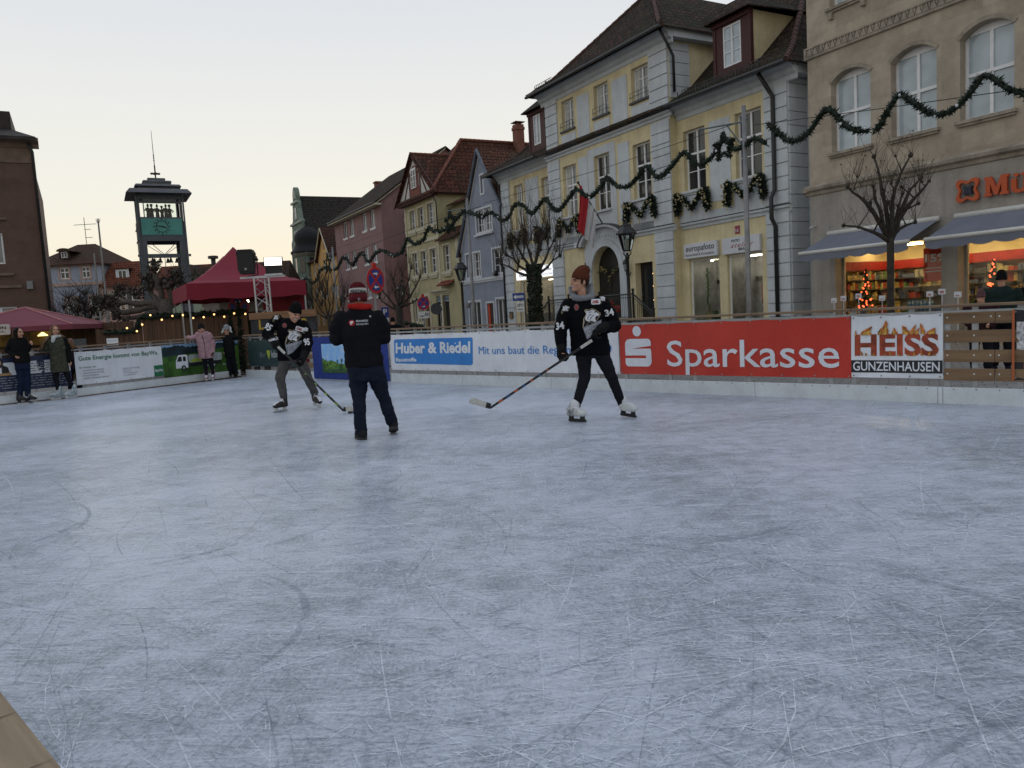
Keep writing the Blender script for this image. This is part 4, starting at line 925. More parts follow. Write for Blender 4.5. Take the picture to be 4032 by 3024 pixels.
# ------------------------------------------------------------------ the sandstone shop building on the right
STONE = ashlar("buff_sandstone", (.40, .345, .27), 1.15, .52, .004, .07, (.86, .84, .82)); STONEG = pm("grey_stone_render", (.38, .35, .31), .9, .10, 1.0, bump=.15, bscale=30, fine=.06, runs=.2); STONEM = pm("stone_moulding", (.33, .285, .225), .9, .22, 2.5, bump=.2, bscale=25, fine=.08)
def stone_house():
 h = thing("stone_shop_building", "tall buff sandstone shop building with arched windows, grey awnings and lit shop windows", "building", street(21.8), SRZ)
 U = lambda u: u - 21.8
 W1 = [(U(a), U(b), 5.98, 8.46, .30) for a, b in ((22.70, 24.14), (24.83, 26.26), (26.93, 28.36), (29.05, 30.5), (31.2, 32.6))]
 W2 = [(U(a), U(b), 10.52, 12.9, .30) for a, b in ((22.70, 24.0), (24.83, 26.15), (26.93, 28.25), (29.05, 30.4))]
 S = [(U(22.75), U(26.37), .15, 2.95), (U(26.85), U(31.0), .15, 2.95)]
 m = MB(); Z = 15
 wall(m, 0, 12, 5.0, Z, W1 + W2, 0, .33, 0); wall(m, 0, 12, -.13, 5.0, S, 0, .45, 1)
 m.quad((0, 14, -.13), (0, 0, -.13), (0, 0, Z), (0, 14, Z), 0); m.quad((12, 0, -.13), (12, 14, -.13), (12, 14, Z), (12, 0, Z), 0); m.quad((12, 14, -.13), (0, 14, -.13), (0, 14, Z), (12, 14, Z), 0); m.quad((0, 0, Z), (12, 0, Z), (12, 14, Z), (0, 14, Z), 0)
 m.build("wall", [STONE, STONEG], h)
 m = MB()
 strip(m, [(0, 4.72), (-.05, 4.75), (-.07, 4.84), (-.17, 4.90), (-.19, 4.99), (-.12, 5.03), (0, 5.09)], -.16, 12); m.box(-.16, 0, -.19, .5, 4.86, 5.0)
 m.build("cornice", STONEM, h)
 m = MB(); strip(m, [(0, 9.17), (-.07, 9.2), (-.08, 9.27), (-.035, 9.28), (-.035, 9.5), (-.08, 9.51), (-.08, 9.56), (0, 9.58)], -.08, 12); m.box(-.08, -.0, -.08, .6, 9.19, 9.57)
 x = .05
 while x < 11.9:
  m.prism([(x, 9.28), (x + .20, 9.28), (x + .12, 9.50), (x + .10, 9.50)], -.085, -.03); m.prism([(x + .21, 9.5), (x + .13, 9.5), (x + .215, 9.30)][::-1], -.06, -.03); x += .225
 m.build("ornamental_band", STONEM, h)
 for i, (a, b, c, d, r) in enumerate(W1 + W2):
  w = window(h, a, b, c, d, .31, 2, .52, 0, .085, arch=.12, pm_=PANE3, sill=.13, sillm=STONEM)
  m = MB()   # moulded arch round the opening
  p0 = arc((a + b) / 2, d - .97, 0, 0, 1, 1)
  wd = (b - a) / 2; rr = (wd * wd + r * r) / (2 * r); al = math.degrees(math.asin(wd / rr)); cz = d - rr
  q0 = arc((a + b) / 2, cz, rr + .012, 90 + al, 90 - al, 10); q1 = arc((a + b) / 2, cz, rr + .13, 90 + al, 90 - al, 10)
  for k in range(10): m.prism([q0[k], q0[k + 1], q1[k + 1], q1[k]], -.028, -.001)
  m.build("arch_moulding", STONEM, h)
  if i >= 5:
   m = MB()
   for s in (a + .02, b - .1): m.box(s, s + .14, -.12, -.001, c - .36, c - .165)
   m.build("sill_bracket", STONEM, h)
 # shop windows with lit sales room
 fr = pm("shop_frame", (.45, .42, .34), .5); wallw = pm("sales_room_wall", (.66, .58, .36), .8, .1, 1.0); redb = pm("sales_red_band", (.30, .018, .015), .6, .15, 3)
 goods = [pm("product_%d" % i, c, .5, .25, 12) for i, c in enumerate([(.42, .30, .10), (.34, .06, .03), (.30, .28, .22), (.12, .2, .07), (.07, .07, .08), (.45, .38, .2), (.10, .13, .22)])]
 shelfm = pm("shop_shelf_dark", (.06, .045, .03), .7, .3, 4)
 rr_ = random.Random(11)
 m = MB(); dp = 3.6; a0, b0, c, d = .35, 11.8, .15, 2.95
 m.quad((a0, dp, c), (b0, dp, c), (b0, dp, d), (a0, dp, d)); m.quad((a0, .47, c), (a0, dp, c), (a0, dp, d), (a0, .47, d)); m.quad((b0, dp, c), (b0, .47, c), (b0, .47, d), (b0, dp, d)); m.quad((a0, .47, c), (b0, .47, c), (b0, dp, c), (a0, dp, c)); m.quad((a0, dp, d + .02), (b0, dp, d + .02), (b0, .47, d + .02), (a0, .47, d + .02))
 m.box(a0, b0, dp - .35, dp - .02, 2.16, 2.46, 1)
 for z in (.2, .66, 1.10, 1.47, 1.80):
  m.box(a0 + .05, b0 - .05, dp - .55, dp - .03, z, z + .03, 2)
  x = a0 + .08
  while x < b0 - .2:
   wd = rr_.uniform(.05, .16); hh = rr_.uniform(.12, .31); n = rr_.choice((1, 1, 2, 3)); col = 3 + rr_.randrange(7)
   for q in range(n):
    if x > b0 - .2: break
    m.box(x, x + wd * .92, dp - .5 + rr_.uniform(0, .08), dp - .15, z + .031, z + .03 + hh, col); x += wd
   x += rr_.choice((.0, .01, .03))
 for z in (.2, .66, 1.10, 1.47, 1.80):
  m.box(a0 + .02, a0 + .45, .8, 3.0, z, z + .03, 2); y = .85
  while y < 2.9: wd = rr_.uniform(.06, .18); m.box(a0 + .06, a0 + .42, y, y + wd * .92, z + .031, z + rr_.uniform(.15, .33), 3 + rr_.randrange(7)); y += wd
 m.box(a0 + .01, a0 + .3, .6, 3.2, 2.16, 2.46, 1)
 m.build("sales_room", [wallw, redb, shelfm] + goods, h)
 m = MB()
 for x in range(1, 12): m.box(x - .45, x + .35, 2.4, 2.55, d - .06, d - .02)
 m.build("ceiling_lamp", emit("sales_lamp", (1, .76, .38), 20), h)
 for k, (a, b, c, d) in enumerate(S):
  m = MB(); f = .07; y = .36
  m.box(a, a + f, y, y + .07, c, d); m.box(b - f, b, y, y + .07, c, d); m.box(a + f, b - f, y, y + .07, c, c + f); m.box(a + f, b - f, y, y + .07, d - f, d); m.box((a + b) / 2 - .03, (a + b) / 2 + .03, y, y + .06, c + f, d - f)
  w = m.build("shop_window", fr, h); m = MB(); m.quad((a, y + .03, c), (b, y + .03, c), (b, y + .03, d), (a, y + .03, d)); m.build("pane", clear_glass(), w)
  m = MB()
  for s in range(2):      # low shelf just behind the glass
   x0_ = a + .2 + s * (b - a) * .5
   x = x0_
   while x < x0_ + (b - a) * .42: wd = rr_.uniform(.08, .2); m.box(x, x + wd * .9, .7, .9, c, c + rr_.uniform(.5, .95), 3 + rr_.randrange(7)); x += wd
  m.build("display", [wallw, redb, shelfm] + goods, w)
  m = MB(); tx = a + .55                                   # decorated tree in the window
  for z in range(16):
   q = .26 * (1 - z / 17); 
   for t in range(12): an = rr_.uniform(0, 6.28); m.tube([(tx, .8, .9 + z * .085), (tx + q * math.cos(an), .8 + q * math.sin(an) * .7, .86 + z * .085 - .05)], [.035, .012], 4)
  for t in range(26): z = rr_.uniform(0, 1); an = rr_.uniform(3.2, 6.2); q = .27 * (1 - z); m.ball((tx + q * math.cos(an), .8 + q * math.sin(an) * .7, .88 + z * 1.3), .028, 6, 1)
  m.build("lit_tree", [pm("window_fir", (.02, .05, .02), .8), emit("red_tree_lights", (1, .12, .04), 3.0)], w)
 w = [o for o in h.children if o.name.startswith("shop_window")][0]
 m = MB(); m.box(U(25.5), U(26.3), .5, .52, 1.62, 2.62); m.text("15%", U(25.55), 2.2, h=.24, w=.7, bold=.02, y=.495, mi=1); m.box(U(25.55), U(26.25), .494, .4985, 2.0, 2.03, 1); m.box(U(25.55), U(26.1), .494, .4985, 1.9, 1.93, 1); m.build("sale_poster", [pm("poster_red", (.50, .045, .02), .5), WHITE], w)
 m = MB()
 for i in range(2):
  for k in range(6): m.lathe([(.05, 0), (.055, .22), (.02, .3), (.02, .33)], 8, 0, Matrix.Translation((U(25.0) + k * .13, .55 + i * .14, .75)))
 m.build("bottle_pack", pm("blue_bottle", (.12, .22, .36), .2), w)
 # awnings
 AWN = pm("awning_grey", (.17, .185, .23), .8, .08, 1.2, fine=.04); AWW = pm("awning_white_metal", (.62, .62, .58), .4, .05)
 for (u0, u1, zt) in ((22.55, 26.35, 3.37), (26.82, 31.2, 3.36)):
  a, b = U(u0), U(u1); p = 1.46; zf = zt - .59
  m = MB(); nu = 20
  slab(m, [(a + .03, -p, zf), (b - .03, -p, zf), (b - .03, -.06, zt), (a + .03, -.06, zt)], .012)
  sc = []; n = int((b - a) / .55); x0 = a + .03; dx = (b - a - .06) / n
  for i in range(n):
   for t in range(6): sc.append((x0 + dx * (i + t / 6), zf - .24 - .065 * math.sin(math.pi * t / 6)))
  sc.append((b - .03, zf - .24))
  m.prism(sc + [(b - .03, zf - .04), (a + .03, zf - .04)], -p - .025, -p - .015)
  o = m.build("awning", AWN, h)
  m = MB(); m.tube([(a, -p, zf - .02), (b, -p, zf - .02)], .062, 10); m.tube([(a, -.06, zt + .03), (b, -.06, zt + .03)], .085, 10); m.build("front_bar", AWW, o, smooth=True)
  for x in (a + .5, b - .3):
   m = MB(); m.tube([(x, -.08, zt - .1), (x - .25, -.8, zt - .42), (x, -p + .05, zf - .03)], .03, 6); m.build("folding_arm", AWW, o)
 # raised sign: flower emblem and lettering
 ORA = pm("sign_orange", (.50, .085, .022), .45, .05); 
 cx, cz, r = U(27.2), 4.06, .315
 def flower(r, n=40, sq=.30): return [(cx + r * (1.12 + sq * math.cos(4 * (t + R(45)) + math.pi * 0) * -1 * -1) * math.cos(t) * .78, cz + r * (1.12 + sq * math.cos(4 * (t + R(45)))) * math.sin(t) * .78) for t in [2 * math.pi * i / n for i in range(n)]]
 m = MB(); o1 = [(cx + r * (1.02 - .26 * math.cos(4 * t)) * math.cos(t), cz + r * (1.02 - .26 * math.cos(4 * t)) * math.sin(t)) for t in [2 * math.pi * i / 48 for i in range(48)]]
 o2 = [(cx + r * .70 * (1.02 - .24 * math.cos(4 * t)) * math.cos(t), cz + r * .70 * (1.02 - .24 * math.cos(4 * t)) * math.sin(t)) for t in [2 * math.pi * i / 48 for i in range(48)]]
 for i in range(48):
  j = (i + 1) % 48; m.prism([o1[i], o1[j], o2[j], o2[i]], -.14, -.06)
 m.build("emblem", ORA, h); m = MB(); m.prism([(cx + r * .40 * (1 - .28 * math.cos(4 * t)) * math.cos(t), cz + r * .40 * (1 - .28 * math.cos(4 * t)) * math.sin(t)) for t in [2 * math.pi * i / 40 for i in range(40)]], -.12, -.05); m.build("emblem_centre", pm("sign_dark_blue", (.02, .025, .05), .5), h)
 m = MB(); m.prism([(U(27.66) + x, 3.80 + z) for x, z in ((0, 0), (.2, 0), (.2, .07), (.16, .07), (.16, .33), (.27, .02), (.36, .02), (.46, .33), (.46, .07), (.42, .07), (.42, 0), (.64, 0), (.64, .07), (.6, .07), (.6, .45), (.64, .45), (.64, .52), (.45, .52), (.32, .22), (.19, .52), (0, .52), (0, .45), (.04, .45), (.04, .07), (0, .07))], -.14, -.06); m.text("üller", U(28.36), 3.80, h=.55, w=1.9, bold=.018, y=-.14, dep=.08); m.build("lettering", ORA, h)
 m = MB(); m.tube([(U(22.0), -.001, 3.72), (U(22.0), -.14, 3.7)], .03, 8); m.ball((U(22.0), -.2, 3.66), (.06, .09, .06), 8); m.build("security_camera", pm("camera_white", (.5, .5, .5), .4), h)
stone_house()
# link between the two houses, with the brown wooden door
h = thing("narrow_link_building", "narrow grey white strip of wall with a brown wooden door between two houses", "building", street(20.95, .9), SRZ)
m = MB(); wall(m, .02, .86, -.13, 9.6, [(.15, .8, 0, 2.35)], 0, .15); m.quad((.02, 0, 9.6), (.86, 0, 9.6), (.86, 6, 9.6), (.02, 6, 9.6))
for z in (2.6, 3.7, 5.1, 6.2, 7.4, 8.5): m.box(.02, .86, -.012, 0, z, z + .025)
m.build("wall", GRYW, h); m = MB(); m.box(.15, .8, .1, .15, 0, 2.35); m.build("door", wood("door_wood", (.10, .045, .018), (.2, .09, .035), 2, 1.5), h); m = MB(); m.box(.22, .73, .08, .099, .1, .75); m.box(.22, .73, .07, .098, .78, .84, 0); m.build("letter_flap", pm("flap", (.4, .4, .4), .4), h)
# ------------------------------------------------------------------ blue grey gabled house
LAV = pm("blue_grey_render", (.27, .30, .37), .9, .07, 1.0, bump=.1, bscale=50, fine=.04, runs=.16); WTR = pm("white_trim", (.55, .57, .60), .7, .06); REDD = pm("orange_red_door", (.55, .07, .025), .5)
def gable_house():
 h = thing("blue_grey_gabled_house", "slim blue grey house with a steep pointed gable and white window surrounds", "house", street(-6.0), SRZ)
 ops = [(3.38, 3.72, 8.75, 9.8, .17), (2.5, 4.55, 6.45, 7.8), (.7, 2.72, 3.78, 5.25), (4.4, 5.75, 3.78, 5.25), (.75, 2.4, .3, 2.2), (3.25, 4.15, -.1, 2.05), (4.55, 5.7, .3, 2.25)]
 gx, gz = 3.43, 11.2
 m = MB()
 # gable outline: wall tiles clipped by the slopes
 wall(m, 0, 5.9, -.13, 5.6, [o for o in ops if o[3] < 5.6], 0, .18)
 def zl(u): return min(5.6 + (gz - 5.6) * (u / gx) if u < gx else gz - (gz - 8.0) * (u - gx) / (5.75 - gx), 99)
 inner = [2.5, 4.55]
 up = [o for o in ops if o[2] > 5.6]
 xs = sorted({0, .6, 1.2, 1.8, gx, 4.9, 5.3, 5.75, 5.9, *[v for o in up for v in o[:2]]})
 for a, b in zip(xs[:-1], xs[1:]):
  cu = (a + b) / 2; holes = sorted([(o[2], o[3]) for o in up if o[0] < cu < o[1]]); z = 5.6
  for (c, d) in holes: m.quad((a, 0, z), (b, 0, z), (b, 0, c), (a, 0, c)); z = d
  m.quad((a, 0, z), (b, 0, z), (b, 0, max(z, zl(min(b, 5.75)))), (a, 0, max(z, zl(min(a, 5.75)))))
 wall(m, 0, .01, 5.59, 5.6, [(o[0], o[1], o[2], o[3]) for o in []])
 for o in up:
  a, b, c, d = o[:4]; m.quad((a, 0, c), (a, .18, c), (a, .18, d), (a, 0, d)); m.quad((b, .18, c), (b, 0, c), (b, 0, d), (b, .18, d)); m.quad((a, .18, c), (a, 0, c), (b, 0, c), (b, .18, c)); m.quad((a, 0, d), (a, .18, d), (b, .18, d), (b, 0, d))
 m.quad((0, 12, -.13), (0, 0, -.13), (0, 0, 5.6), (0, 12, 5.6)); m.quad((5.9, 0, -.13), (5.9, 12, -.13), (5.9, 12, 8), (5.9, 0, 8))
 m.build("wall", LAV, h)
 m = MB(); tp = lambda a, b, c, d, t=.12: [m.box(a - t, a, -.03, .0, c - t, d + t), m.box(b, b + t, -.03, .0, c - t, d + t), m.box(a, b, -.03, .0, d, d + t), m.box(a, b, -.03, .0, c - t, c)]
 for o in ops: tp(*o[:4])
 m.box(0, 5.9, -.10, -.031, 3.5, 3.64); m.box(2.3, 4.75, -.16, -.031, 6.22, 6.32); m.box(0, 5.9, -.05, -.001, 3.38, 3.5)
 strip_pts = [((0, 5.6), (gx, gz)), ((gx, gz), (5.75, 8.0))]
 for (p, q) in strip_pts: m.prism([p, (p[0], p[1] - .16), (q[0], q[1] - .16), q] if p[0] < gx - .1 else [(p[0], p[1] - .16), (q[0], q[1] - .16), q, p], -.045, -.0)
 m.build("trim", WTR, h)
 for o in ops[1:4]:
  n = 2; w = (o[1] - o[0] - .12) / 2
  if o[0] > 4: window(h, o[0], o[1], o[2], o[3], .16, 2, None, 2, .06)
  else:
   for k in range(n): window(h, o[0] + k * (w + .12), o[0] + k * (w + .12) + w, o[2], o[3], .16, 2, None, 2, .055)
   mm = MB(); mm.box(o[0] + w, o[0] + w + .12, -.02, .16, o[2], o[3]); mm.build("mullion", WTR, h)
 window(h, *ops[0][:4], .16, 1, None, 0, .05, arch=.0)
 for o in (ops[4], ops[6]): window(h, o[0], o[1], o[2], o[3], .16, 2, None, 0, .06)
 m = MB(); m.box(3.25, 4.15, .1, .14, -.1, 2.05); d = m.build("door", pm("dark_door", (.012,) * 3, .35), h); m = MB(); m.box(3.27, 3.52, .06, .098, -.1, 2.0); m.build("red_leaf", REDD, d)
 m = MB(); o_ = .16
 slab(m, [(-.25, -.12, 5.2), (gx, -.12, gz + .1), (gx, 12, gz + .1), (-.25, 12, 5.2)][::-1], -.10); slab(m, [(gx, -.12, gz + .1), (6.1, -.12, 7.6), (6.1, 12, 7.6), (gx, 12, gz + .1)][::-1], -.10)
 r = m.build("roof", tiles("mid_red_tiles", (.11, .05, .035), (.14, .06, .04), (.05, .055, .035), .4), h)
 m = MB()
 for (p, q) in (((-.28, 5.2), (gx, gz + .16)), ((gx, gz + .16), (6.12, 7.6))): m.tube([(p[0], -.2, p[1]), (q[0], -.2, q[1])], .09, 6)
 m.build("verge", pm("zinc_blue", (.12, .14, .18), .5, metal=.2), r)
 m = MB(); m.lathe([(.04, 0), (.09, .02), (.2, .12), (.21, .2), (.02, .22)], 8, 0, Matrix.Translation((1.4, -.3, 2.0)) @ Matrix.Rotation(R(90), 4, 'X')); m.build("wall_lamp", pm("lamp_grey", (.2, .2, .2), .5), h)
 m = MB(); m.lathe([(.05, 0), (.16, .1), (.18, .3), (.02, .32)], 8, 0, Matrix.Translation((5.0, -.02, 3.72)) @ Matrix.Rotation(R(70), 4, 'X')); m.build("floodlight", IRON, h)
gable_house()
# ------------------------------------------------------------------ yellow house with timber gable
OLV = pm("mustard_render", (.45, .40, .235), .9, .08, 1.0, bump=.1, bscale=50, fine=.05, runs=.16); CREAM = pm("cream_trim", (.52, .48, .36), .85, .08, 3); HTW = pm("half_timber_infill", (.55, .54, .50), .9, .08, 3); TIM = pm("dark_red_timber", (.075, .025, .02), .75, .2, 6)
def timber_gable_house():
 h = thing("mustard_gabled_house", "mustard yellow house with a half timbered gable and a steep red brown tile roof", "house", street(-15.6), SRZ)
 U = lambda u: u + 15.6
 tops = [(U(-14.55), U(-13.5), 7.9, 9.3), (U(-12.95), U(-11.85), 7.9, 9.3), (U(-11.2), U(-10.05), 7.9, 9.35)]
 mids = [(U(-14.6), U(-13.55), 4.55, 6.2), (U(-12.95), U(-11.85), 4.55, 6.2), (U(-11.2), U(-10.05), 4.55, 6.2)]
 gr = [(U(-15.1), U(-14.3), 1.1, 2.75), (U(-14.0), U(-13.2), 1.1, 2.75), (U(-12.75), U(-11.75), -.1, 2.95, .5), (U(-10.65), U(-8.4), .3, 2.85)]
 an = [(U(-8.85), U(-7.75), 4.5, 6.2)]
 E1 = U(-9.45); E2 = U(-6.35)
 m = MB(); wall(m, 0, E1, -.13, 9.85, tops + mids + gr[:3] + [(gr[3][0], E1, .3, 2.85)], 0, .22)
 wall(m, E1, E2, -.13, 6.7, an + [(E1, gr[3][1], .3, 2.85)], 0, .22)
 m.quad((E1, 0, 6.7), (E1, 12, 6.7), (E1, 12, 9.85), (E1, 0, 9.85)); m.quad((E2, 0, -.13), (E2, 3, -.13), (E2, 3, 6.7), (E2, 0, 6.7)); m.quad((0, 14, -.13), (0, 0, -.13), (0, 0, 9.85), (0, 14, 9.85)); m.quad((E2, 1.1, 6.7), (E2, 12, 6.7), (E2, 12, 9.0), (E2, 1.1, 9.0))
 wall(m, E1, E2, 6.7, 9.2, [(U(-7.5), U(-6.75), 7.7, 8.75)], 1.1, .15)
 m.build("wall", OLV, h)
 m = MB()
 for o in tops + mids + an + gr[:2]:
  a, b, c, d = o[:4]; t = .13; m.box(a - t, a, -.035, 0, c - t, d + t); m.box(b, b + t, -.035, 0, c - t, d + t); m.box(a, b, -.035, 0, d, d + t); m.box(a - .2, b + .2, -.14, -.036, c - t - .12, c - .04); m.box(a - .1, b + .1, -.09, -.0, c - t - .26, c - t - .12)
 m.box(0, E1, -.07, 0, 6.78, 6.92); m.box(0, E1, -.045, 0, 6.92, 7.02)
 for (x, z1) in ((E1 - .35, 9.7), (0, 9.7)):
  z = .2
  while z < z1: m.box(x + (.0 if int(z * 2) % 2 else .06), x + .33, -.04, 0, z, z + .4); z += .42
 z = 3.9
 while z < 6.5: m.box(E2 - .5 + (.12 if int(z * 2.4) % 2 else 0), E2, -.03, 0, z, z + .38); z += .4
 strip(m, [(0, 2.95), (-.06, 3.0), (-.1, 3.1), (-.26, 3.16), (-.28, 3.26), (0, 3.3)], U(-11.0), U(-8.1))
 a, b = gr[2][:2]; m.box(a - .2, a, -.08, 0, 0, 2.7); m.box(b, b + .2, -.08, 0, 0, 2.7)
 p0 = arc((a + b) / 2, 2.45, .51, 0, 180, 10); p1 = arc((a + b) / 2, 2.45, .75, 0, 180, 10)
 for k in range(10): m.prism([p0[k], p1[k], p1[k + 1], p0[k + 1]][::-1], -.08, -.0)
 m.build("trim", CREAM, h)
 for o in tops: window(h, *o, .2, 2, None, 2, .06)
 for o in mids + an: window(h, *o, .2, 2, .62, 1, .06)
 for o in gr[:2]: window(h, *o, .2, 1, None, 0, .06)
 window(h, U(-7.5), U(-6.75), 7.7, 8.75, 1.23, 2, None, 2, .05)
 m = MB(); m.box(*gr[2][:2], .15, .19, -.1, 2.95); m.build("door", wood("brown_door", (.06, .025, .012), (.12, .05, .025), 2, 1.5), h)
 a, b, c, d = gr[3]; m = MB(); m.box(a, b, .12, .16, 2.42, 2.84); m.text("Stolz", b - .95, 2.53, h=.2, w=.75, bold=.02, y=.115, mi=1); m.box(a + .3, a + 1.0, .112, .119, 2.55, 2.68, 2); m.build("shop_sign", [pm("sign_pale_blue", (.22, .28, .34), .5), DKB, pm("sign_mid_blue", (.06, .14, .25), .5)], h)
 m = MB(); m.quad((a, .2, c), (b, .2, c), (b, .2, 2.42), (a, .2, 2.42)); w = m.build("shop_window", PANE, h); m = MB(); m.box(a, a + .08, .1, .19, c, 2.42); m.box(b - .08, b, .1, .19, c, 2.42); m.box(a + 1.1, a + 1.16, .1, .19, c, 2.42); m.build("frame", IRON, w)
 # timber gable
 gx, gz, z0 = U(-12.53), 13.0, 10.0; hw = 3.55
 m = MB(); y = -.25
 wx0, wx1 = gx - .45, gx + .45
 m.prism([(gx - hw, z0), (gx + hw, z0), (gx, gz)], y, y + .1, 0)
 def beam(p, q, w=.10, yy=-.035):
  p, q = Vector((p[0], 0, p[1])), Vector((q[0], 0, q[1])); n = Vector((-(q - p).z, 0, (q - p).x)).normalized() * w
  pts = [(v.x, v.z) for v in (p - n, q - n, q + n, p + n)]; m.prism(pts, y + yy, y + .0, 1)
 beam((gx - hw, z0), (gx, gz), .13, -.08); beam((gx + hw, z0), (gx, gz), .13, -.081); beam((gx - hw - .3, z0 - .02), (gx + hw + .3, z0 - .02), .14, -.12)
 beam((gx - 1.0, z0), (gx - 1.0, z0 + 2.0), .09); beam((gx + 1.0, z0), (gx + 1.0, z0 + 2.0), .09); beam((gx - 1.5, z0 + 1.75), (gx + 1.5, z0 + 1.75), .08, -.036)
 beam((gx - 2.2, z0), (gx - 1.05, z0 + 1.6), .07); beam((gx + 2.2, z0), (gx + 1.05, z0 + 1.6), .07)
 m.prism([(gx - .95, z0 + .1), (gx + .95, z0 + .1), (gx + .95, z0 + .75), (gx - .95, z0 + .75)], y - .03, y, 2)
 m.prism(arc(gx, z0 + 1.55, .75, 180, 0, 10) + [(gx + .75, z0 + .6), (gx - .75, z0 + .6)], y - .032, y, 2)
 m.box(-.3, E1 + .25, -.45, -.0, 9.72, 9.87, 1)
 g = m.build("timber_gable", [HTW, TIM, pm("gable_rust_render", (.20, .07, .05), .9)], h)
 window(g, gx - .45, gx + .45, z0 + .7, z0 + 2.1, y - .06, 2, .65, 1, .05, arch=.1)
 # roofs: long ridge running back from the street, half hip in front, small roof over the gable
 zr = 14.3; L0, R0 = -.55, E1 + .35
 m = MB()
 slab(m, [(R0, -.5, 9.9), (R0, 16, 9.9), (gx, 16, zr), (gx, 3.6, zr)], .08); slab(m, [(L0, 16, 9.9), (L0, -.5, 9.9), (gx, 3.6, zr), (gx, 16, zr)], .08); slab(m, [(L0, -.5, 9.9), (R0, -.5, 9.9), (gx, 3.6, zr)], .08)
 slab(m, [(gx + hw + .25, -.55, z0 - .25), (gx + hw * .2, 2.6, z0 + 2.6), (gx, 2.8, gz + .12), (gx, -.55, gz + .12)], .08); slab(m, [(gx - hw * .2, 2.6, z0 + 2.6), (gx - hw - .25, -.55, z0 - .25), (gx, -.55, gz + .12), (gx, 2.8, gz + .12)], .08)
 slab(m, [(E1, -.35, 6.6), (E2 + .2, -.35, 6.6), (E2 + .2, 1.1, 7.55), (E1, 1.1, 7.55)], .08); slab(m, [(E1 + .2, .6, 9.0), (E2 + .2, .6, 9.0), (E2 + .2, 5, 11), (E1 + .2, 5, 11)], .08)
 r = m.build("roof", ROOFR, h); m = MB(); ridge(m, (R0, -.5, 9.95), (gx, 3.6, zr + .05), .12); ridge(m, (gx, 3.6, zr + .05), (gx, 16, zr + .05), .12); ridge(m, (gx, -.5, gz + .15), (gx, 2.6, gz + .15), .1); m.build("ridge_tiles", pm("ridge_red", (.20, .07, .045), .85, .3, 5), r)
 m = MB(); y = 8.0; m.box(gx + .1, gx + .75, y, y + .65, 13.2, 15.6); m.box(gx + .05, gx + .8, y - .05, y + .7, 15.2, 15.4); m.box(gx + .02, gx + .83, y - .08, y + .73, 15.75, 15.8)
 for s in (.12, .7): m.box(gx + s, gx + s + .03, y + .1, y + .13, 15.6, 15.76)
 m.build("chimney", ashlar("chimney_brick", (.18, .075, .05), .25, .08, .012, .2), r)
 m = MB(); a, b = U(-9.4), U(-7.3)
 slab(m, [(a, -.45, 3.55), (b, -.45, 3.55), (b, -.0, 3.85), (a, -.0, 3.85)], .07); m.build("tiled_canopy", tiles("canopy_red_tiles", (.22, .06, .04), (.26, .08, .05), (.1, .05, .04), .1), h)
 pipe(h, [(E1 + .1, -.3, 9.7), (E1 + .15, -.12, 9.2), (E1 + .15, -.12, 7.4)], .045)
DKB = pm("sign_navy", (.02, .03, .08), .5)
timber_gable_house()
# ------------------------------------------------------------------ pink house
PINK = pm("dusty_pink_render", (.285, .17, .165), .9, .07, .8, bump=.08, bscale=50, fine=.04, runs=.16)
def pink_house():
 h = thing("dusty_pink_house", "plain dusty pink three storey house with a windowless gable wall", "house", street(-34.2), SRZ)
 U = lambda u: u + 34.2
 ops = []
 for (z0, z1) in ((9.15, 10.65), (6.3, 7.75), (3.4, 4.8)):
  for u in (-31.25, -29.2, -25.55, -23.4): ops.append((U(u) - .1, U(u) + 1.05, z0, z1))
 E = U(-20.75); m = MB(); wall(m, 0, E, -.13, 11.3, ops, 0, .16)
 m.add([(E, 0, -.13), (E, 12, -.13), (E, 12, 11.3), (E, 6, 15.6), (E, 0, 11.3)], [(0, 1, 2, 3, 4)]); m.add([(0, 0, -.13), (0, 12, -.13), (0, 12, 11.3), (0, 6, 15.6), (0, 0, 11.3)], [(4, 3, 2, 1, 0)])
 m.box(-.0, E, -.02, -.0, 8.52, 8.57)
 m.build("wall", PINK, h)
 for o in ops: window(h, *o, .13, 2, None, 0, .07, sill=.08, pm_=PANE2 if o[0] > 8 else PANE)
 m = MB(); slab(m, [(-.3, -.6, 10.95), (E + .3, -.6, 10.95), (E + .3, 6, 15.7), (-.3, 6, 15.7)], .14); slab(m, [(E + .3, 12.6, 10.95), (-.3, 12.6, 10.95), (-.3, 6, 15.7), (E + .3, 6, 15.7)], .14); r = m.build("roof", ROOFD, h)
 m = MB(); m.prism([(-.6, 10.7), (6, 15.45), (6, 15.65), (-.6, 10.92)], E + .02, E + .26, 0, Matrix(((0, 1, 0, 0), (1, 0, 0, 0), (0, 0, 1, 0), (0, 0, 0, 1)))); m.box(-.3, E + .3, -.62, -.02, 10.72, 10.86); m.build("eaves_board", CREAM, r)
 m = MB(); m.tube([(-.3, -.66, 10.9), (E + .3, -.66, 10.9)], .08, 6); m.build("gutter", ZINC, h)
 m = MB(); m.box(-1.2, -.2, .5, 1.3, 8.8, 10.6); m.box(-3.0, -2.2, 5, 6, 9, 15.2) if 0 else None
pink_house()
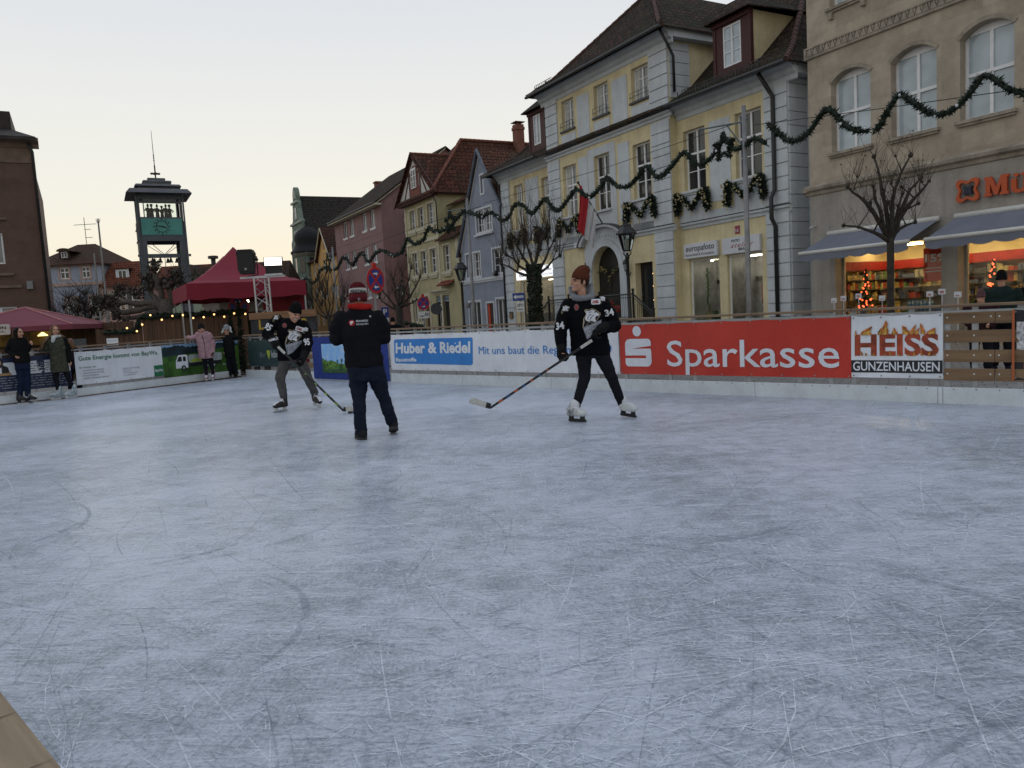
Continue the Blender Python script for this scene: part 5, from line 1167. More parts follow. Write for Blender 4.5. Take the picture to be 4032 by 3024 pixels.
# low house in the alley between the pink and the mustard house
h = thing("alley_house", "low lamplight-coloured house with a dark roof set back in the alley beside the pink house", "house", street(-20.6, 2.2), SRZ)
m = MB(); wall(m, 0, 5.0, -.13, 6.9, [(2.2, 3.2, 4.4, 6.0), (3.7, 4.6, 1.0, 2.6)], 0, .2); m.quad((5, 0, -.13), (5, 8, -.13), (5, 8, 6.9), (5, 0, 6.9)); m.build("wall", pm("lamplit_orange_render", (.46, .28, .10), .9, .1, 1.5), h)  # orange lamplight on the yellow wall is put into its colour
window(h, 2.2, 3.2, 4.4, 6.0, .18, 2, None, 2, .06); window(h, 3.7, 4.6, 1.0, 2.6, .18, 2, None, 1, .06)
m = MB(); slab(m, [(-.1, -.4, 6.7), (5.1, -.4, 6.7), (5.1, 5, 10), (-.1, 5, 10)], .12); m.build("roof", ROOFD, h)
# ------------------------------------------------------------------ orange yellow gabled house
def orange_house():
 h = thing("orange_yellow_gabled_house", "small orange yellow house with a pointed gable beside the green house", "house", street(-44.4), SRZ)
 ops = [(1.1, 1.9, 6.5, 7.7), (2.9, 3.7, 6.5, 7.7), (5.2, 6.0, 6.6, 7.9), (7.2, 8.0, 6.6, 7.9), (8.6, 9.4, 6.6, 7.9)] + [(x, x + .9, 3.9, 5.1) for x in (1.1, 3.2, 5.3, 7.3, 8.9)] + [(x, x + .9, 1.2, 2.6) for x in (1.1, 3.2, 5.3, 7.3)]
 m = MB(); wall(m, 0, 10.1, -.13, 8.1, ops, 0, .15); m.add([(3.3, 0, 8.1), (8.4, 0, 8.1), (5.9, 0, 10.9)], [(0, 1, 2)]); m.quad((0, 10, -.13), (0, 0, -.13), (0, 0, 8.1), (0, 10, 8.1)); m.build("wall", pm("orange_render", (.56, .33, .12), .9, .08, 1), h)
 for o in ops: window(h, *o, .13, 2, None, 1, .07)
 m = MB(); m.box(5.7, 6.1, -.01, .05, 8.9, 9.7); m.build("attic_slit", pm("slit_brown", (.2, .1, .05), .8), h)
 m = MB(); slab(m, [(3.0, -.3, 7.75), (5.9, -.3, 11.05), (5.9, 8, 11.05), (3.0, 8, 7.75)][::-1], -.1); slab(m, [(5.9, -.3, 11.05), (8.75, -.3, 7.75), (8.75, 8, 7.75), (5.9, 8, 11.05)][::-1], -.1); slab(m, [(-.2, -.4, 8.0), (3.4, -.4, 8.0), (3.4, 5, 11), (-.2, 5, 11)], .1); slab(m, [(8.2, -.4, 8.0), (10.1, -.4, 8.0), (10.1, 5, 11), (8.2, 5, 11)], .1)
 m.build("roof", tiles("brown_tiles", (.07, .035, .028), (.09, .045, .033), (.04, .04, .03), .2), h)
 m = MB()
 for (p, q) in (((2.95, 7.7), (5.9, 11.0)), ((5.9, 11.0), (8.8, 7.7))): m.tube([(p[0], -.33, p[1]), (q[0], -.33, q[1])], .07, 5)
 m.build("verge_board", CREAM, h)
orange_house()
# ------------------------------------------------------------------ green house with the scrolled gable
def green_house():
 h = thing("green_scroll_gabled_house", "pale green house with a scrolled baroque gable, dark roof and onion capped bay", "house", street(-52.0), SRZ)
 GRN = pm("sage_green_render", (.155, .20, .165), .9, .08, 1); TRM = pm("pale_stone_trim", (.36, .37, .33), .85, .1, 2)
 ops = [(x, x + .75, z, z + 1.7) for z in (4.2, 7.0) for x in (.9, 2.2, 4.2, 5.3)] + [(x, x + .6, 10.6, 12.0) for x in (1.8, 2.9, 4.0)] + [(2.7, 3.5, 13.3, 14.5)]
 m = MB(); wall(m, 0, 6.2, -.13, 10.0, [o for o in ops if o[3] < 10], 0, .15)
 gp = [(0, 10.0), (6.2, 10.0), (6.2, 10.8), (5.6, 11.2), (5.3, 12.3), (5.3, 12.9), (4.7, 13.2), (4.3, 14.4), (4.25, 15.0), (3.9, 15.3)] + arc(3.1, 15.6, .85, 10, 170, 8, 1.25) + [(2.3, 15.3), (1.95, 15.0), (1.9, 14.4), (1.5, 13.2), (.9, 12.9), (.9, 12.3), (.6, 11.2), (0, 10.8)]
 m.prism(gp, -.05, .4); m.quad((6.2, 0, -.13), (6.2, 14, -.13), (6.2, 14, 10), (6.2, 0, 10)); m.quad((0, 14, -.13), (0, 0, -.13), (0, 0, 10), (0, 14, 10)); m.build("wall", GRN, h)
 m = MB()
 for z, a, b in ((3.6, 0, 6.2), (6.5, 0, 6.2), (9.7, -.1, 6.3), (12.7, .7, 5.5), (15.0, 1.7, 4.5)): m.box(a, b, -.22, -.051, z, z + .22)
 for x in (0, 1.9, 3.7, 5.9): m.box(x, x + .3, -.12, -.052, 3.8, 9.7)
 m.prism(arc(3.1, 15.55, .65, 0, 180, 8, 1.0), -.10, -.051, 0)
 m.build("trim", TRM, h)
 for o in ops: 
  if o[3] < 10: window(h, *o, .13, 2, .6, 0, .07)
  else: window(h, *o, -.06, 1, None, 0, .06)
 m = MB(); z0, zr = 9.9, 15.9
 slab(m, [(6.6, .1, z0), (6.6, 15, z0), (3.1, 15, zr), (3.1, .1, zr)], .1); slab(m, [(-.3, 15, z0), (-.3, .1, z0), (3.1, .1, zr), (3.1, 15, zr)], .1); r = m.build("roof", tiles("slate_dark_tiles", (.035, .03, .03), (.05, .042, .04), (.03, .035, .025), .3), h)
 m = MB(); m.box(2.7, 3.5, 9.6, 10.4, 14.5, 17.6); m.box(2.6, 3.6, 9.5, 10.5, 17.6, 17.75); m.build("chimney", ashlar("chimney_brick", (.18, .075, .05), .25, .08, .012, .2), r)
 # corner bay with onion cap
 T = Matrix.Translation((6.2, .3, 0))
 m = MB(); m.lathe([(1.5, 3.4), (1.55, 3.6), (1.5, 9.2)], 8, 0, T, .5); m.lathe([(1.62, 3.5), (1.62, 3.75)], 8, 1, T, .5); m.lathe([(1.62, 6.3), (1.62, 6.5)], 8, 1, T, .5); m.lathe([(1.58, 8.8), (1.9, 9.05), (1.95, 9.2)], 8, 1, T, .5)
 for k in range(8):
  a = R(45 * k); m.box(-.32, .32, -1.45, -1.36, 4.3, 6.0, 2, T @ Matrix.Rotation(a, 4, 'Z')); m.box(-.32, .32, -1.45, -1.36, 7.0, 8.6, 2, T @ Matrix.Rotation(a, 4, 'Z'))
 b = m.build("corner_bay", [GRN, TRM, PANE], h); m = MB(); m.lathe([(2.0, 9.15), (1.9, 9.35), (1.55, 9.7), (1.4, 10.1), (1.5, 10.6), (1.45, 11.1), (1.1, 11.6), (.5, 11.95), (.2, 12.2), (.25, 12.5), (.05, 12.8), (.03, 13.4)], 12, 0, T); m.build("onion_cap", pm("cap_slate", (.010, .010, .013), .8, .2, 4), b, smooth=True)
green_house()
# ------------------------------------------------------------------ far side of the square
def far_house(name, label, x0, x1, y, zw, zr, wallm, roofm, ops, depth=10, hip=1.0, rz=0, wm=None, dorm=None):
 """house facing the camera: front wall at y, hipped or plain roof"""
 h = thing(name, label, "house", (x0, y, 0), rz); w = x1 - x0
 m = MB(); wall(m, 0, w, -.13, zw, ops, 0, .15); m.quad((w, 0, -.13), (w, depth, -.13), (w, depth, zw), (w, 0, zw)); m.quad((0, depth, -.13), (0, 0, -.13), (0, 0, zw), (0, depth, zw)); m.build("wall", wallm, h)
 for o in ops: window(h, *o, .13, 2, .6, 0, .09)
 if ops:
  m = MB()
  for (a, b, c, d) in ops:
   t = .16; m.box(a - t, a, -.03, 0, c - t, d + t); m.box(b, b + t, -.03, 0, c - t, d + t); m.box(a, b, -.03, 0, d, d + t); m.box(a, b, -.03, 0, c - t, c)
  m.build("window_surround", wm or CREAM, h)
 m = MB(); k = hip; e = .4
 A_, B_, C_, D_ = (-e, -e, zw), (w + e, -e, zw), (w + e, depth + e, zw), (-e, depth + e, zw); P, Q = (k, depth / 2, zr), (w - k, depth / 2, zr)
 slab(m, [A_, B_, Q, P], .12); slab(m, [C_, D_, P, Q], .12); slab(m, [B_, C_, Q], .12); slab(m, [D_, A_, P], .12); r = m.build("roof", roofm, h)
 return h, r
RT1 = tiles("far_brown_tiles", (.075, .04, .03), (.095, .05, .035), (.05, .05, .035), .35); RT2 = tiles("far_red_tiles", (.15, .05, .032), (.18, .065, .04), (.07, .05, .035), .2)
BLUG = pm("pale_blue_render", (.30, .33, .40), .9, .07, .8); PNKT = pm("salmon_trim", (.42, .29, .24), .85, .08); 
h, r = far_house("pale_blue_house", "pale blue house with salmon window surrounds and a wide hipped roof beyond the square", -45.5, -38.9, 75, 8.4, 10.7, BLUG, RT1, [(2.6, 3.5, 7.05, 8.15 - .02), (4.7, 5.5, 7.05, 8.13), (2.9, 4.1, 3.0, 5.2), (5.2, 6.0, 3.2, 5.2)], 8, 2.4, wm=PNKT)
for bx in ((0, 6.6, -.12, -.001, 6.35, 6.65), (0, 6.6, -.08, 0, 8.2, 8.38), (6.0, 6.6, -.05, 0, 0, 6.3)): m = MB(); m.box(*bx); m.build("cornice", PNKT, h)
m = MB(); wall(m, 2.6, 3.6, 9.0, 9.75, [(2.8, 3.4, 9.1, 9.65)], .2, .05); d = m.build("dormer", RT1, h); window(d, 2.8, 3.4, 9.1, 9.65, .25, 2, None, 0, .05); m = MB(); m.prism(arc(3.1, 9.7, .65, 0, 180, 8, .3), .0, 2.2); m.build("dormer_roof", RT1, d)
m = MB(); m.tube([(3.6, 3.5, 10.6), (3.6, 3.5, 13.3)], .03, 5)
for z, l in ((12.6, 1.2), (12.1, .6), (11.3, .7)): m.tube([(3.6 - l * (.9 if z > 12.5 else .1), 3.5, z), (3.6 + l, 3.5, z)], .025, 4)
m.build("aerial", IRON, r)
h, r = far_house("red_roofed_salmon_house", "salmon house with a steep red tiled upper storey beside the pale blue house", -38.9, -34.8, 75.2, 6.2, 8.5, pm("salmon_render", (.42, .26, .22), .9, .08, .8), RT2, [(2.0, 3.2, 3.6, 5.4), (.5, 1.4, 3.6, 5.4)], 2.4, .5)
m = MB(); wall(m, 1.2, 2.5, 6.6, 7.7, [(1.45, 2.25, 6.7, 7.6)], .1, .05); d = m.build("dormer", WTR, h); window(d, 1.45, 2.25, 6.7, 7.6, .14, 2, None, 0, .06); m = MB(); m.box(1.1, 2.6, .0, 1.2, 7.7, 7.82); m.build("dormer_roof", RT2, d)
h, r = far_house("long_brown_roofed_house", "long low house with a brown roof and a round vent behind the clock tower", -37.5, -28.4, 80, 4.5, 8.5, pm("drab_render", (.30, .26, .22), .9, .1), RT2, [(2.0, 3.0, 2.2, 3.6), (5, 6, 2.2, 3.6)], 9, .2)
m = MB(); m.lathe([(.25, 8.2), (.25, 9.0), (.55, 9.05), (.55, 9.3), (.4, 9.35)], 10, 0, Matrix.Translation((5.9, 4.5, 0))); m.build("roof_vent", pm("vent_dark", (.05, .045, .04), .6), r)
h = thing("pale_green_gabled_house", "house with a narrow pale green gable half hidden behind the red tent", "house", (-29.4, 68, 0))
m = MB(); wall(m, 0, 2.6, -.13, 4.4, [(.6, 1.3, 1.4, 2.8)], 0, .1); m.add([(0, 0, 4.4), (2.6, 0, 4.4), (1.1, 0, 7.1)], [(0, 1, 2)]); m.build("wall", pm("pale_green_render", (.33, .38, .28), .9, .06), h); window(h, .6, 1.3, 1.4, 2.8, .1, 2, None, 0, .08)
m = MB(); slab(m, [(1.1, -.2, 7.25), (2.9, -.2, 4.0), (2.9, 6, 4.0), (1.1, 6, 7.25)][::-1], -.1); slab(m, [(2.6, 1, 4.2), (9, 1, 4.2), (9, 4.5, 7.3), (1.4, 4.5, 7.3)], .1); slab(m, [(-.3, -.2, 4.0), (1.1, -.2, 7.25), (1.1, 6, 7.25), (-.3, 6, 4.0)][::-1], -.1); m.build("roof", RT1, h)
h, r = far_house("long_dark_roofed_house", "long house with a level dark tiled roof between the red tent and the green house", -27.5, -21.4, 74, 4.0, 7.9, pm("drab_render", (.30, .26, .22), .9, .1), tiles("far_dark_tiles", (.05, .032, .028), (.065, .04, .032), (.04, .045, .03), .3), [(1, 2, 1.5, 3), (4, 5, 1.5, 3)], 9, .2)
# brown stone building at the left edge
def left_building():
 h = thing("brown_stone_building", "brown stone building with dark eaves cut off by the left edge", "building", (-26.6, 45, 0), R(29))
 BST = ashlar("brown_sandstone", (.115, .068, .052), 1.4, .7, .004, .08, (.9, .9, .9))
 ops = [(-3.6, -1.95, 9.0, 10.75), (-3.2, -1.85, 5.75, 7.5), (-6.5, -5.0, 9.0, 10.75), (-6.2, -4.8, 5.75, 7.5), (-3.1, -1.55, 1.6, 3.35), (-6.2, -4.5, 1.6, 3.35)]
 m = MB(); wall(m, -9, 0, -.13, 11.4, ops, 0, .2); m.quad((0, 0, -.13), (0, 14, -.13), (0, 14, 11.4), (0, 0, 11.4)); m.build("wall", BST, h)
 m = MB(); m.box(-9, .02, -.06, 0, 11.4, 12.45)
 for (a, b, z) in ((-3.9, -1.6, 8.2), (-3.6, -1.5, 5.1), (-3.6, -1.2, 4.4)): q = MB(); q.box(a, b, -.12, -.001, z, z + .14); q.build('ledge', pm('brown_trim', (.17, .12, .09), .9, .15, 2), h)
 strip(m, [(-.06, 12.2), (-.12, 12.25), (-.2, 12.45), (-.5, 12.55), (-.52, 12.75), (0, 12.75)], -9, .4); m.build("cornice", pm("brown_trim", (.17, .12, .09), .9, .15, 2), h)
 for o in ops: window(h, *o, .17, 2, None, 0, .09, pm_=PANE2)
 m = MB(); slab(m, [(-9, -.7, 12.75), (.3, -.7, 12.75), (-.9, 1.6, 13.6), (-9, 1.6, 13.6)], .2); slab(m, [(.02, -.7, 12.75), (-.4, 10, 12.75), (-.9, 12, 13.6), (-.9, 1.6, 13.6)], .2); m.box(-9, -.9, 1.5, 10, 13.4, 14.6); m.build("roof", pm("dark_roof", (.035, .028, .025), .8, .3, 2), h)
 m = MB(); m.text("E", -2.85, 3.75, h=.62, bold=.08, y=-.08, dep=.06); m.build("lettering", pm("faded_red_letter", (.36, .03, .02), .6), h)
 m = MB(); m.box(-.95, -.65, -.2, 0, 4.3, 4.75); m.build("wall_lamp", pm("lamp_grey", (.2, .2, .2), .5), h)
 pipe(h, [(-.1, -.3, 12.5), (.05, -.14, 12.0), (.05, -.14, .2)], .08)
left_building()
# ------------------------------------------------------------------ clock tower
def clock_tower():
 h = thing("clock_tower", "steel clock tower with a glazed figure chamber, green clock panel and tiered roof", "tower", (-22.65, 52, 0), R(28))
 ST = pm("tower_blue_grey_steel", (.075, .085, .10), .5, .15, 2); w = 1.3
 m = MB()
 for sx in (-1, 1):
  for y in (0, 2.4): m.box(sx * w - .12 - (.18 if sx > 0 else 0), sx * w + .12 + (.18 if sx < 0 else 0), y - .15, y + .15, -.13, 7.8); m.box(sx * w - .1, sx * w + .06, y - .1, y + .1, 7.8, 10.5)
  m.box(sx * w - .12, sx * w + .12, .15, 2.25, 7.5, 7.75); m.box(sx * w - .05, sx * w + .05, .15, 2.25, 5.0, 5.2)
  m.box(sx * w - .05 + sx * .12, sx * w + .05 + sx * .12, -.22, -.15, -.1, 10.4)
  for z in (1.5, 3.2, 4.9, 6.4): m.box(sx * w + sx * .25 - .07, sx * w + sx * .25 + .07, -.25, -.15, z, z + .16)
 m.box(-w, w, -.16, .1, 7.45, 7.82); m.box(-w, w, 2.3, 2.5, 7.45, 7.82); m.box(-w + .3, w - .3, -.06, .2, 6.35, 6.6); m.box(-w, w, -.12, .1, 10.2, 10.5); m.box(-w, w, -.14, .1, 9.93, 10.02); m.box(-w, w, -.17, .1, 8.9, 9.0)
 for x in (-1.0, 1.0): m.box(x - .03, x + .03, -.12, 0, 9.0, 10.2)
 m.box(-.02, .02, -.02, .02, 5.2, 6.4)
 for s in (-1, 1):
  m.tube([(s * (w - .35), 0, 7.5), (0, 0, 6.55)], .022, 5); m.tube([(s * (w - .35), 0.5, 7.2), (0, 0.2, 6.5)], .018, 5)
 m.build("frame", ST, h)
 for i, x in enumerate((-.75, -.62, -.28, .2, .36, .75)):
  m = MB(); m.lathe([(.02, 0), (.06, -.03), (.09, -.18), (.15, -.30), (.145, -.31), (.0, -.28)], 10, 0, Matrix.Translation((x, .05 + .25 * (i % 2), 6.34))); m.build("bell", pm("bell_bronze", (.03, .028, .025), .4, metal=.5), h, smooth=True)
 m = MB(); m.box(-w + .06, w - .06, -.19, 2.5, 7.83, 8.9); p = m.build("clock_panel", pm("patina_green_panel", (.07, .27, .235), .5, .1, 1.5), h)
 m = MB(); ring = [(.36, -.2), (.39, -.2)]
 for k in range(36):
  a0, a1 = R(10 * k), R(10 * k + 10); m.prism([(r_ * math.cos(a), 8.38 + r_ * math.sin(a)) for r_, a in ((.35, a0), (.385, a0), (.385, a1), (.35, a1))], -.215, -.195)
 for k in range(12):
  a = R(30 * k); c, s = math.cos(a), math.sin(a); m.box(-.035, .035, -.215, -.195, .44, .52, 0, Matrix.Translation((0, 0, 8.38)) @ Matrix.Rotation(a, 4, 'Y'))
 for a, l, wd in ((104, .27, .035), (-80, .36, .025)): m.box(-wd, wd, -.235, -.22, -.08, l, 0, Matrix.Translation((0, 0, 8.38)) @ Matrix.Rotation(R(a), 4, 'Y'))
 m.build("clock_face", pm("clock_black", (.012, .015, .015), .5), p)
 m = MB()
 for s in (-1, 1): m.quad((s * w, .1, 9), (s * w, 2.3, 9), (s * w, 2.3, 10.2), (s * w, .1, 10.2))
 m.quad((-1.0, -.05, 9), (1.0, -.05, 9), (1.0, -.05, 10.2), (-1.0, -.05, 10.2)); m.build("glazing", clear_glass("tower_glass", (.86, .95, .90)), h)
 m = MB(); m.box(-1.1, 1.1, .2, 2.2, 8.9, 8.98)
 fg = pm("figure_dark_metal", (.025, .025, .028), .6)
 m.build("figure_floor", fg, h)
 rr_ = random.Random(5)
 for i, (x, s, ln) in enumerate(((-.68, 1.0, .3), (-.45, 1.02, -.2), (-.12, .98, .2), (.18, .92, -.3), (.42, 1.0, .2), (.66, 1.0, -.15))):
  m = MB(); T = Matrix.Translation((x, .9 + .2 * (i % 2), 8.98)) @ Matrix.Scale(s * .93, 4)
  m.lathe([(.16, 0), (.14, .15), (.13, .35), (.11, .5), (.15, .62), (.13, .78), (.05, .84), (.04, .88), (.085, .93), (.08, 1.02), (.14, 1.05) if i % 2 else (.06, 1.05), (.03, 1.12)], 10, 0, T); m.tube([(-.12, 0, .74), (-.24, -.05, .6), (-.2 + ln * .3, -.12, .82)], [.045, .04, .03], 6, xf=T); m.tube([(.12, 0, .74), (.25, -.05, .62), (.22 + ln * .3, -.1, .5)], [.045, .04, .03], 6, xf=T); m.build("figure", fg, h, smooth=True)
 for s in (-1, 1):
  m = MB()
  for k in range(7): m.box(s * (w + .14) - .02, s * (w + .14) + .02, .2 + k * .3, .3 + k * .3, 6.8 + (.15 if k % 2 else 0), 8.85 - .02)
  m.box(s * (w + .19) - .02, s * (w + .19) + .02, .15, 2.3, 8.3, 8.36); m.box(s * (w + .19) - .02, s * (w + .19) + .02, .15, 2.3, 7.5, 7.56); m.box(s * (w + .14) - .03, s * (w + .14) + .03, .2, .9, 6.3, 7.4); m.build("side_louvre", ST, h)
 m = MB(); RFm = pm("tower_roof_lead", (.10, .105, .115), .6, .15, 2)
 cy = 1.2
 for (hw, z0, z1, k) in ((1.98, 10.5, 10.8, .88), (1.42, 11.02, 11.16, .93), (.9, 11.38, 11.48, .93)):
  b = [(-hw, cy - hw, z0), (hw, cy - hw, z0), (hw, cy + hw, z0), (-hw, cy + hw, z0)]; t = [(-hw * k, cy - hw * k, z1), (hw * k, cy - hw * k, z1), (hw * k, cy + hw * k, z1), (-hw * k, cy + hw * k, z1)]
  m.add(b + t, [(3, 2, 1, 0), (4, 5, 6, 7), (0, 1, 5, 4), (1, 2, 6, 5), (2, 3, 7, 6), (3, 0, 4, 7)]); m.box(-hw * .6, hw * .6, cy - hw * .6, cy + hw * .6, z1 - .02, z1 + .21)
 m.build("roof", RFm, h)
 m = MB(); m.tube([(0, cy, 11.7), (0, cy, 12.6)], .05, 6); m.box(-.3, .3, cy - .05, cy + .05, 12.0, 12.12); m.box(-.05, .05, cy - .3, cy + .3, 12.0, 12.12); m.tube([(0, cy, 12.6), (0, cy, 14.9)], [.03, .012], 5)
 for z in (12.95, 13.1, 13.25): m.ball((0, cy, z), (.06, .06, .03), 6)
 m.build("lightning_mast", IRON, h)
clock_tower()
# ================================================================== things standing in the square
def pt(x, y, Y):
 """point of the surveyed photograph (4032 px wide) at Y metres into the square"""
 d = _fw * 3028 + _rt * (x - 2016) - _up * (y - 1512)
 return Vector((0, 0, EYE)) + d * (Y / d.y)
def pv(x, y, A, B):
 """the same, on the upright plane through ground points A and B"""
 d = _fw * 3028 + _rt * (x - 2016) - _up * (y - 1512)
 e = Vector((B[0] - A[0], B[1] - A[1])).normalized(); n = Vector((-e.y, e.x))
 t = (A[0] * n.x + A[1] * n.y) / (d.x * n.x + d.y * n.y); return Vector((0, 0, EYE)) + d * t
K2 = 4032 / 2212
BARK = pm("lime_bark", (.045, .038, .030), .9, .3, 9, bump=.6, bscale=40); TWIG = pm("twig_bark", (.055, .042, .032), .9, .25, 8); IVY = pm("ivy_leaf", (.018, .032, .014), .6, .4, 9); KNOB = pm("knobbly_bark", (.10, .085, .072), .95, .3, 14, bump=.6, bscale=50)
def wob(r, s): return Vector((r.uniform(-s, s), r.uniform(-s, s), r.uniform(-s, s)))
def tree(base, label, fork, trad, limbs, seed, twig=(6, .35, .8), up=.8, tips=4, thick=.5, knob=.07, ivy=0, group="bare trees in the square", tw=.008, spread=.5, name="bare_tree", seeds=0):
 """pollarded tree: trunk to `fork` height, limbs given as (dx, dz) paths from the fork, shoots springing from their knobbly ends"""
 r = random.Random(seed); t = thing(name, label, "tree", base, 0, group)
 m = MB(); z = [0, .3, fork * .5, fork]
 m.tube([(r.uniform(-.02, .02) * (i > 0), 0, zz - .13 * (i == 0)) for i, zz in enumerate(z)] + [(0, 0, fork + .15)], [trad * 1.35, trad * 1.1, trad, trad * 1.02, trad * .7], 10)
 c = MB(); tw_pts = []
 for L in limbs:
  p = Vector((0, 0, fork - .1)); pts = [p]; dy = r.uniform(-.5, .5) * .8; n = len(L)
  for i, (dx, dz) in enumerate(L):
   q = Vector((dx, dy * (i + 1) / n, fork + dz)); a = pts[-1]; pts += [a.lerp(q, .5) + wob(r, .05), q]
  k = len(pts); rads = [max(.012, (trad * thick if trad < .2 else .068) * (1 - .7 * i / (k - 1))) for i in range(k)]
  m.tube(pts, rads, 7)
  m.ball(pts[-1], knob * r.uniform(.8, 1.2), 7)
  for i in range(2, k):
   if r.random() < .5 and i < k - 1: m.ball(pts[i] + wob(r, .03), rads[i] * 1.4, 6)
   tw_pts.append((pts[i], i == k - 1))
   if i < k - 1 and r.random() < .5:     # side spur with its own fist
    s = pts[i] + Vector((r.uniform(-.35, .35), r.uniform(-.3, .3), r.uniform(.15, .45))) * (.8 + .4 * r.random()); m.tube([pts[i], pts[i].lerp(s, .6) + wob(r, .03), s], [rads[i] * .55, rads[i] * .42, rads[i] * .4], 5); m.ball(s, rads[i] * .75 + .015, 6); tw_pts.append((s, True))
 for (p, tip) in tw_pts:
  for _ in range(int(twig[0] * (1 if tip else .5) * r.uniform(.6, 1.4))):
   ln = r.uniform(twig[1], twig[2]); d = Vector((r.uniform(-1, 1) * spread, r.uniform(-1, 1) * spread, up + r.uniform(-.3, .3))).normalized() * ln
   q = p + wob(r, .04); mid = q + d * .5 + wob(r, .05); e = q + d + wob(r, .08)
   c.tube([q, mid, e], [tw, tw * .75, tw * .35], 4, cap=False)
   for _k in range(r.choice((0, 1, 2))):
    s = mid.lerp(e, r.random()); c.tube([s, s + wob(r, .16) + Vector((0, 0, .1))], [tw * .5, tw * .25], 3, cap=False)
   if seeds and r.random() < seeds: c.ball(e, .02, 5)
 m.build("trunk", BARK, t, smooth=True); c.build("crown", TWIG, t)
 if ivy:
  v = MB()
  for _ in range(ivy):
   zz = fork * r.random() ** .8 * 1.12; a = r.uniform(0, 6.28); rr = trad * r.uniform(.95, 1.35); p = Vector((rr * math.cos(a), rr * math.sin(a), zz)); s = r.uniform(.035, .075)
   ax = wob(r, 1).normalized(); b = ax.orthogonal().normalized() * s; d = ax.cross(b).normalized() * s; v.add([p - b, p + d * .8, p + b, p - d * .9], [(0, 1, 2, 3)])
  v.build("ivy", IVY, t)
 return t
def gp(x, Y): p = pt(x, 1250, Y); return Vector((p.x, p.y, 0))
def gpz(x, y, Y):  # ground point under the photo position (x, y)
 p = pt(x, y, Y); return Vector((p.x, p.y, 0))
tree(gpz(3505, 945, 20), "bare pollarded tree in front of the shop awnings of the stone building", 2.75, .085,
 [[(-.4, .18), (-1.15, .40)], [(-.45, .72), (-.8, 1.1), (-1.1, 1.36)], [(-.28, .7), (-.5, 1.32)], [(-.05, .9), (-.1, 1.5), (-.2, 2.15)], [(.0, .6), (.02, 1.2), (.36, 2.0)], [(.3, .65), (.6, 1.22), (.92, 1.5)], [(.5, .8), (.85, 1.12), (1.15, 1.42)], [(.28, .22), (.8, .40)], [(.15, .5), (.3, 1.1)], [(-.2, .45), (-.36, .95)]], 3, (7, .3, .9), tw=.0055, seeds=.2, knob=.055, thick=.8)
tree(gpz(2103, 1100, 28), "thick ivy clad pollarded tree beside the blue one way sign", 2.75, .205,
 [[(-.5, .3), (-.95, .75)], [(-.35, .6), (-.75, 1.3)], [(-.1, .7), (-.25, 1.45)], [(.2, .7), (.3, 1.4)], [(.45, .5), (.8, 1.15)], [(.5, .2), (1.0, .62)], [(-.6, .1), (-1.15, .42)], [(.1, .5), (.55, 1.6)]], 5, (13, .5, 2.1), up=1.0, ivy=1500, tw=.0055, spread=.5, knob=.07)
tree(gpz(1569, 1214, 38), "bare pollarded tree in front of the mustard yellow house", 1.95, .14,
 [[(-.45, .5), (-.85, 1.25)], [(-.6, .2), (-.95, .55)], [(-.1, .6), (-.15, 1.4)], [(.35, .8), (.75, 1.9)], [(.6, .5), (1.2, 1.42)], [(.4, .1), (.9, .35)], [(.1, .5), (.3, 1.3)]], 7, (9, .4, 1.2), tw=.011)
tree(gpz(1294, 1240, 45), "slender bare tree in front of the orange yellow house", 1.7, .11,
 [[(-.4, .5), (-.8, 1.5)], [(-.1, .7), (-.2, 1.7)], [(.3, .6), (.5, 1.8)], [(.6, .4), (1.2, 1.2)], [(-.6, .3), (-1.2, .9)], [(.15, .7), (.1, 1.9)]], 9, (11, .6, 1.5), up=1.2, tw=.012)
tree(gpz(330, 1290, 48), "dark twiggy bare tree in front of the pale blue house", 1.6, .16,
 [[(-.5, .7), (-1.1, 1.6)], [(-.3, 1), (-.6, 2.2)], [(.1, 1.1), (.1, 2.4)], [(.4, .9), (.8, 2.0)], [(.7, .5), (1.5, 1.4)], [(-.9, .4), (-1.7, 1.0)], [(.3, .8), (1.2, .7)]], 11, (26, .6, 1.6), up=.7, tw=.013, spread=.9)
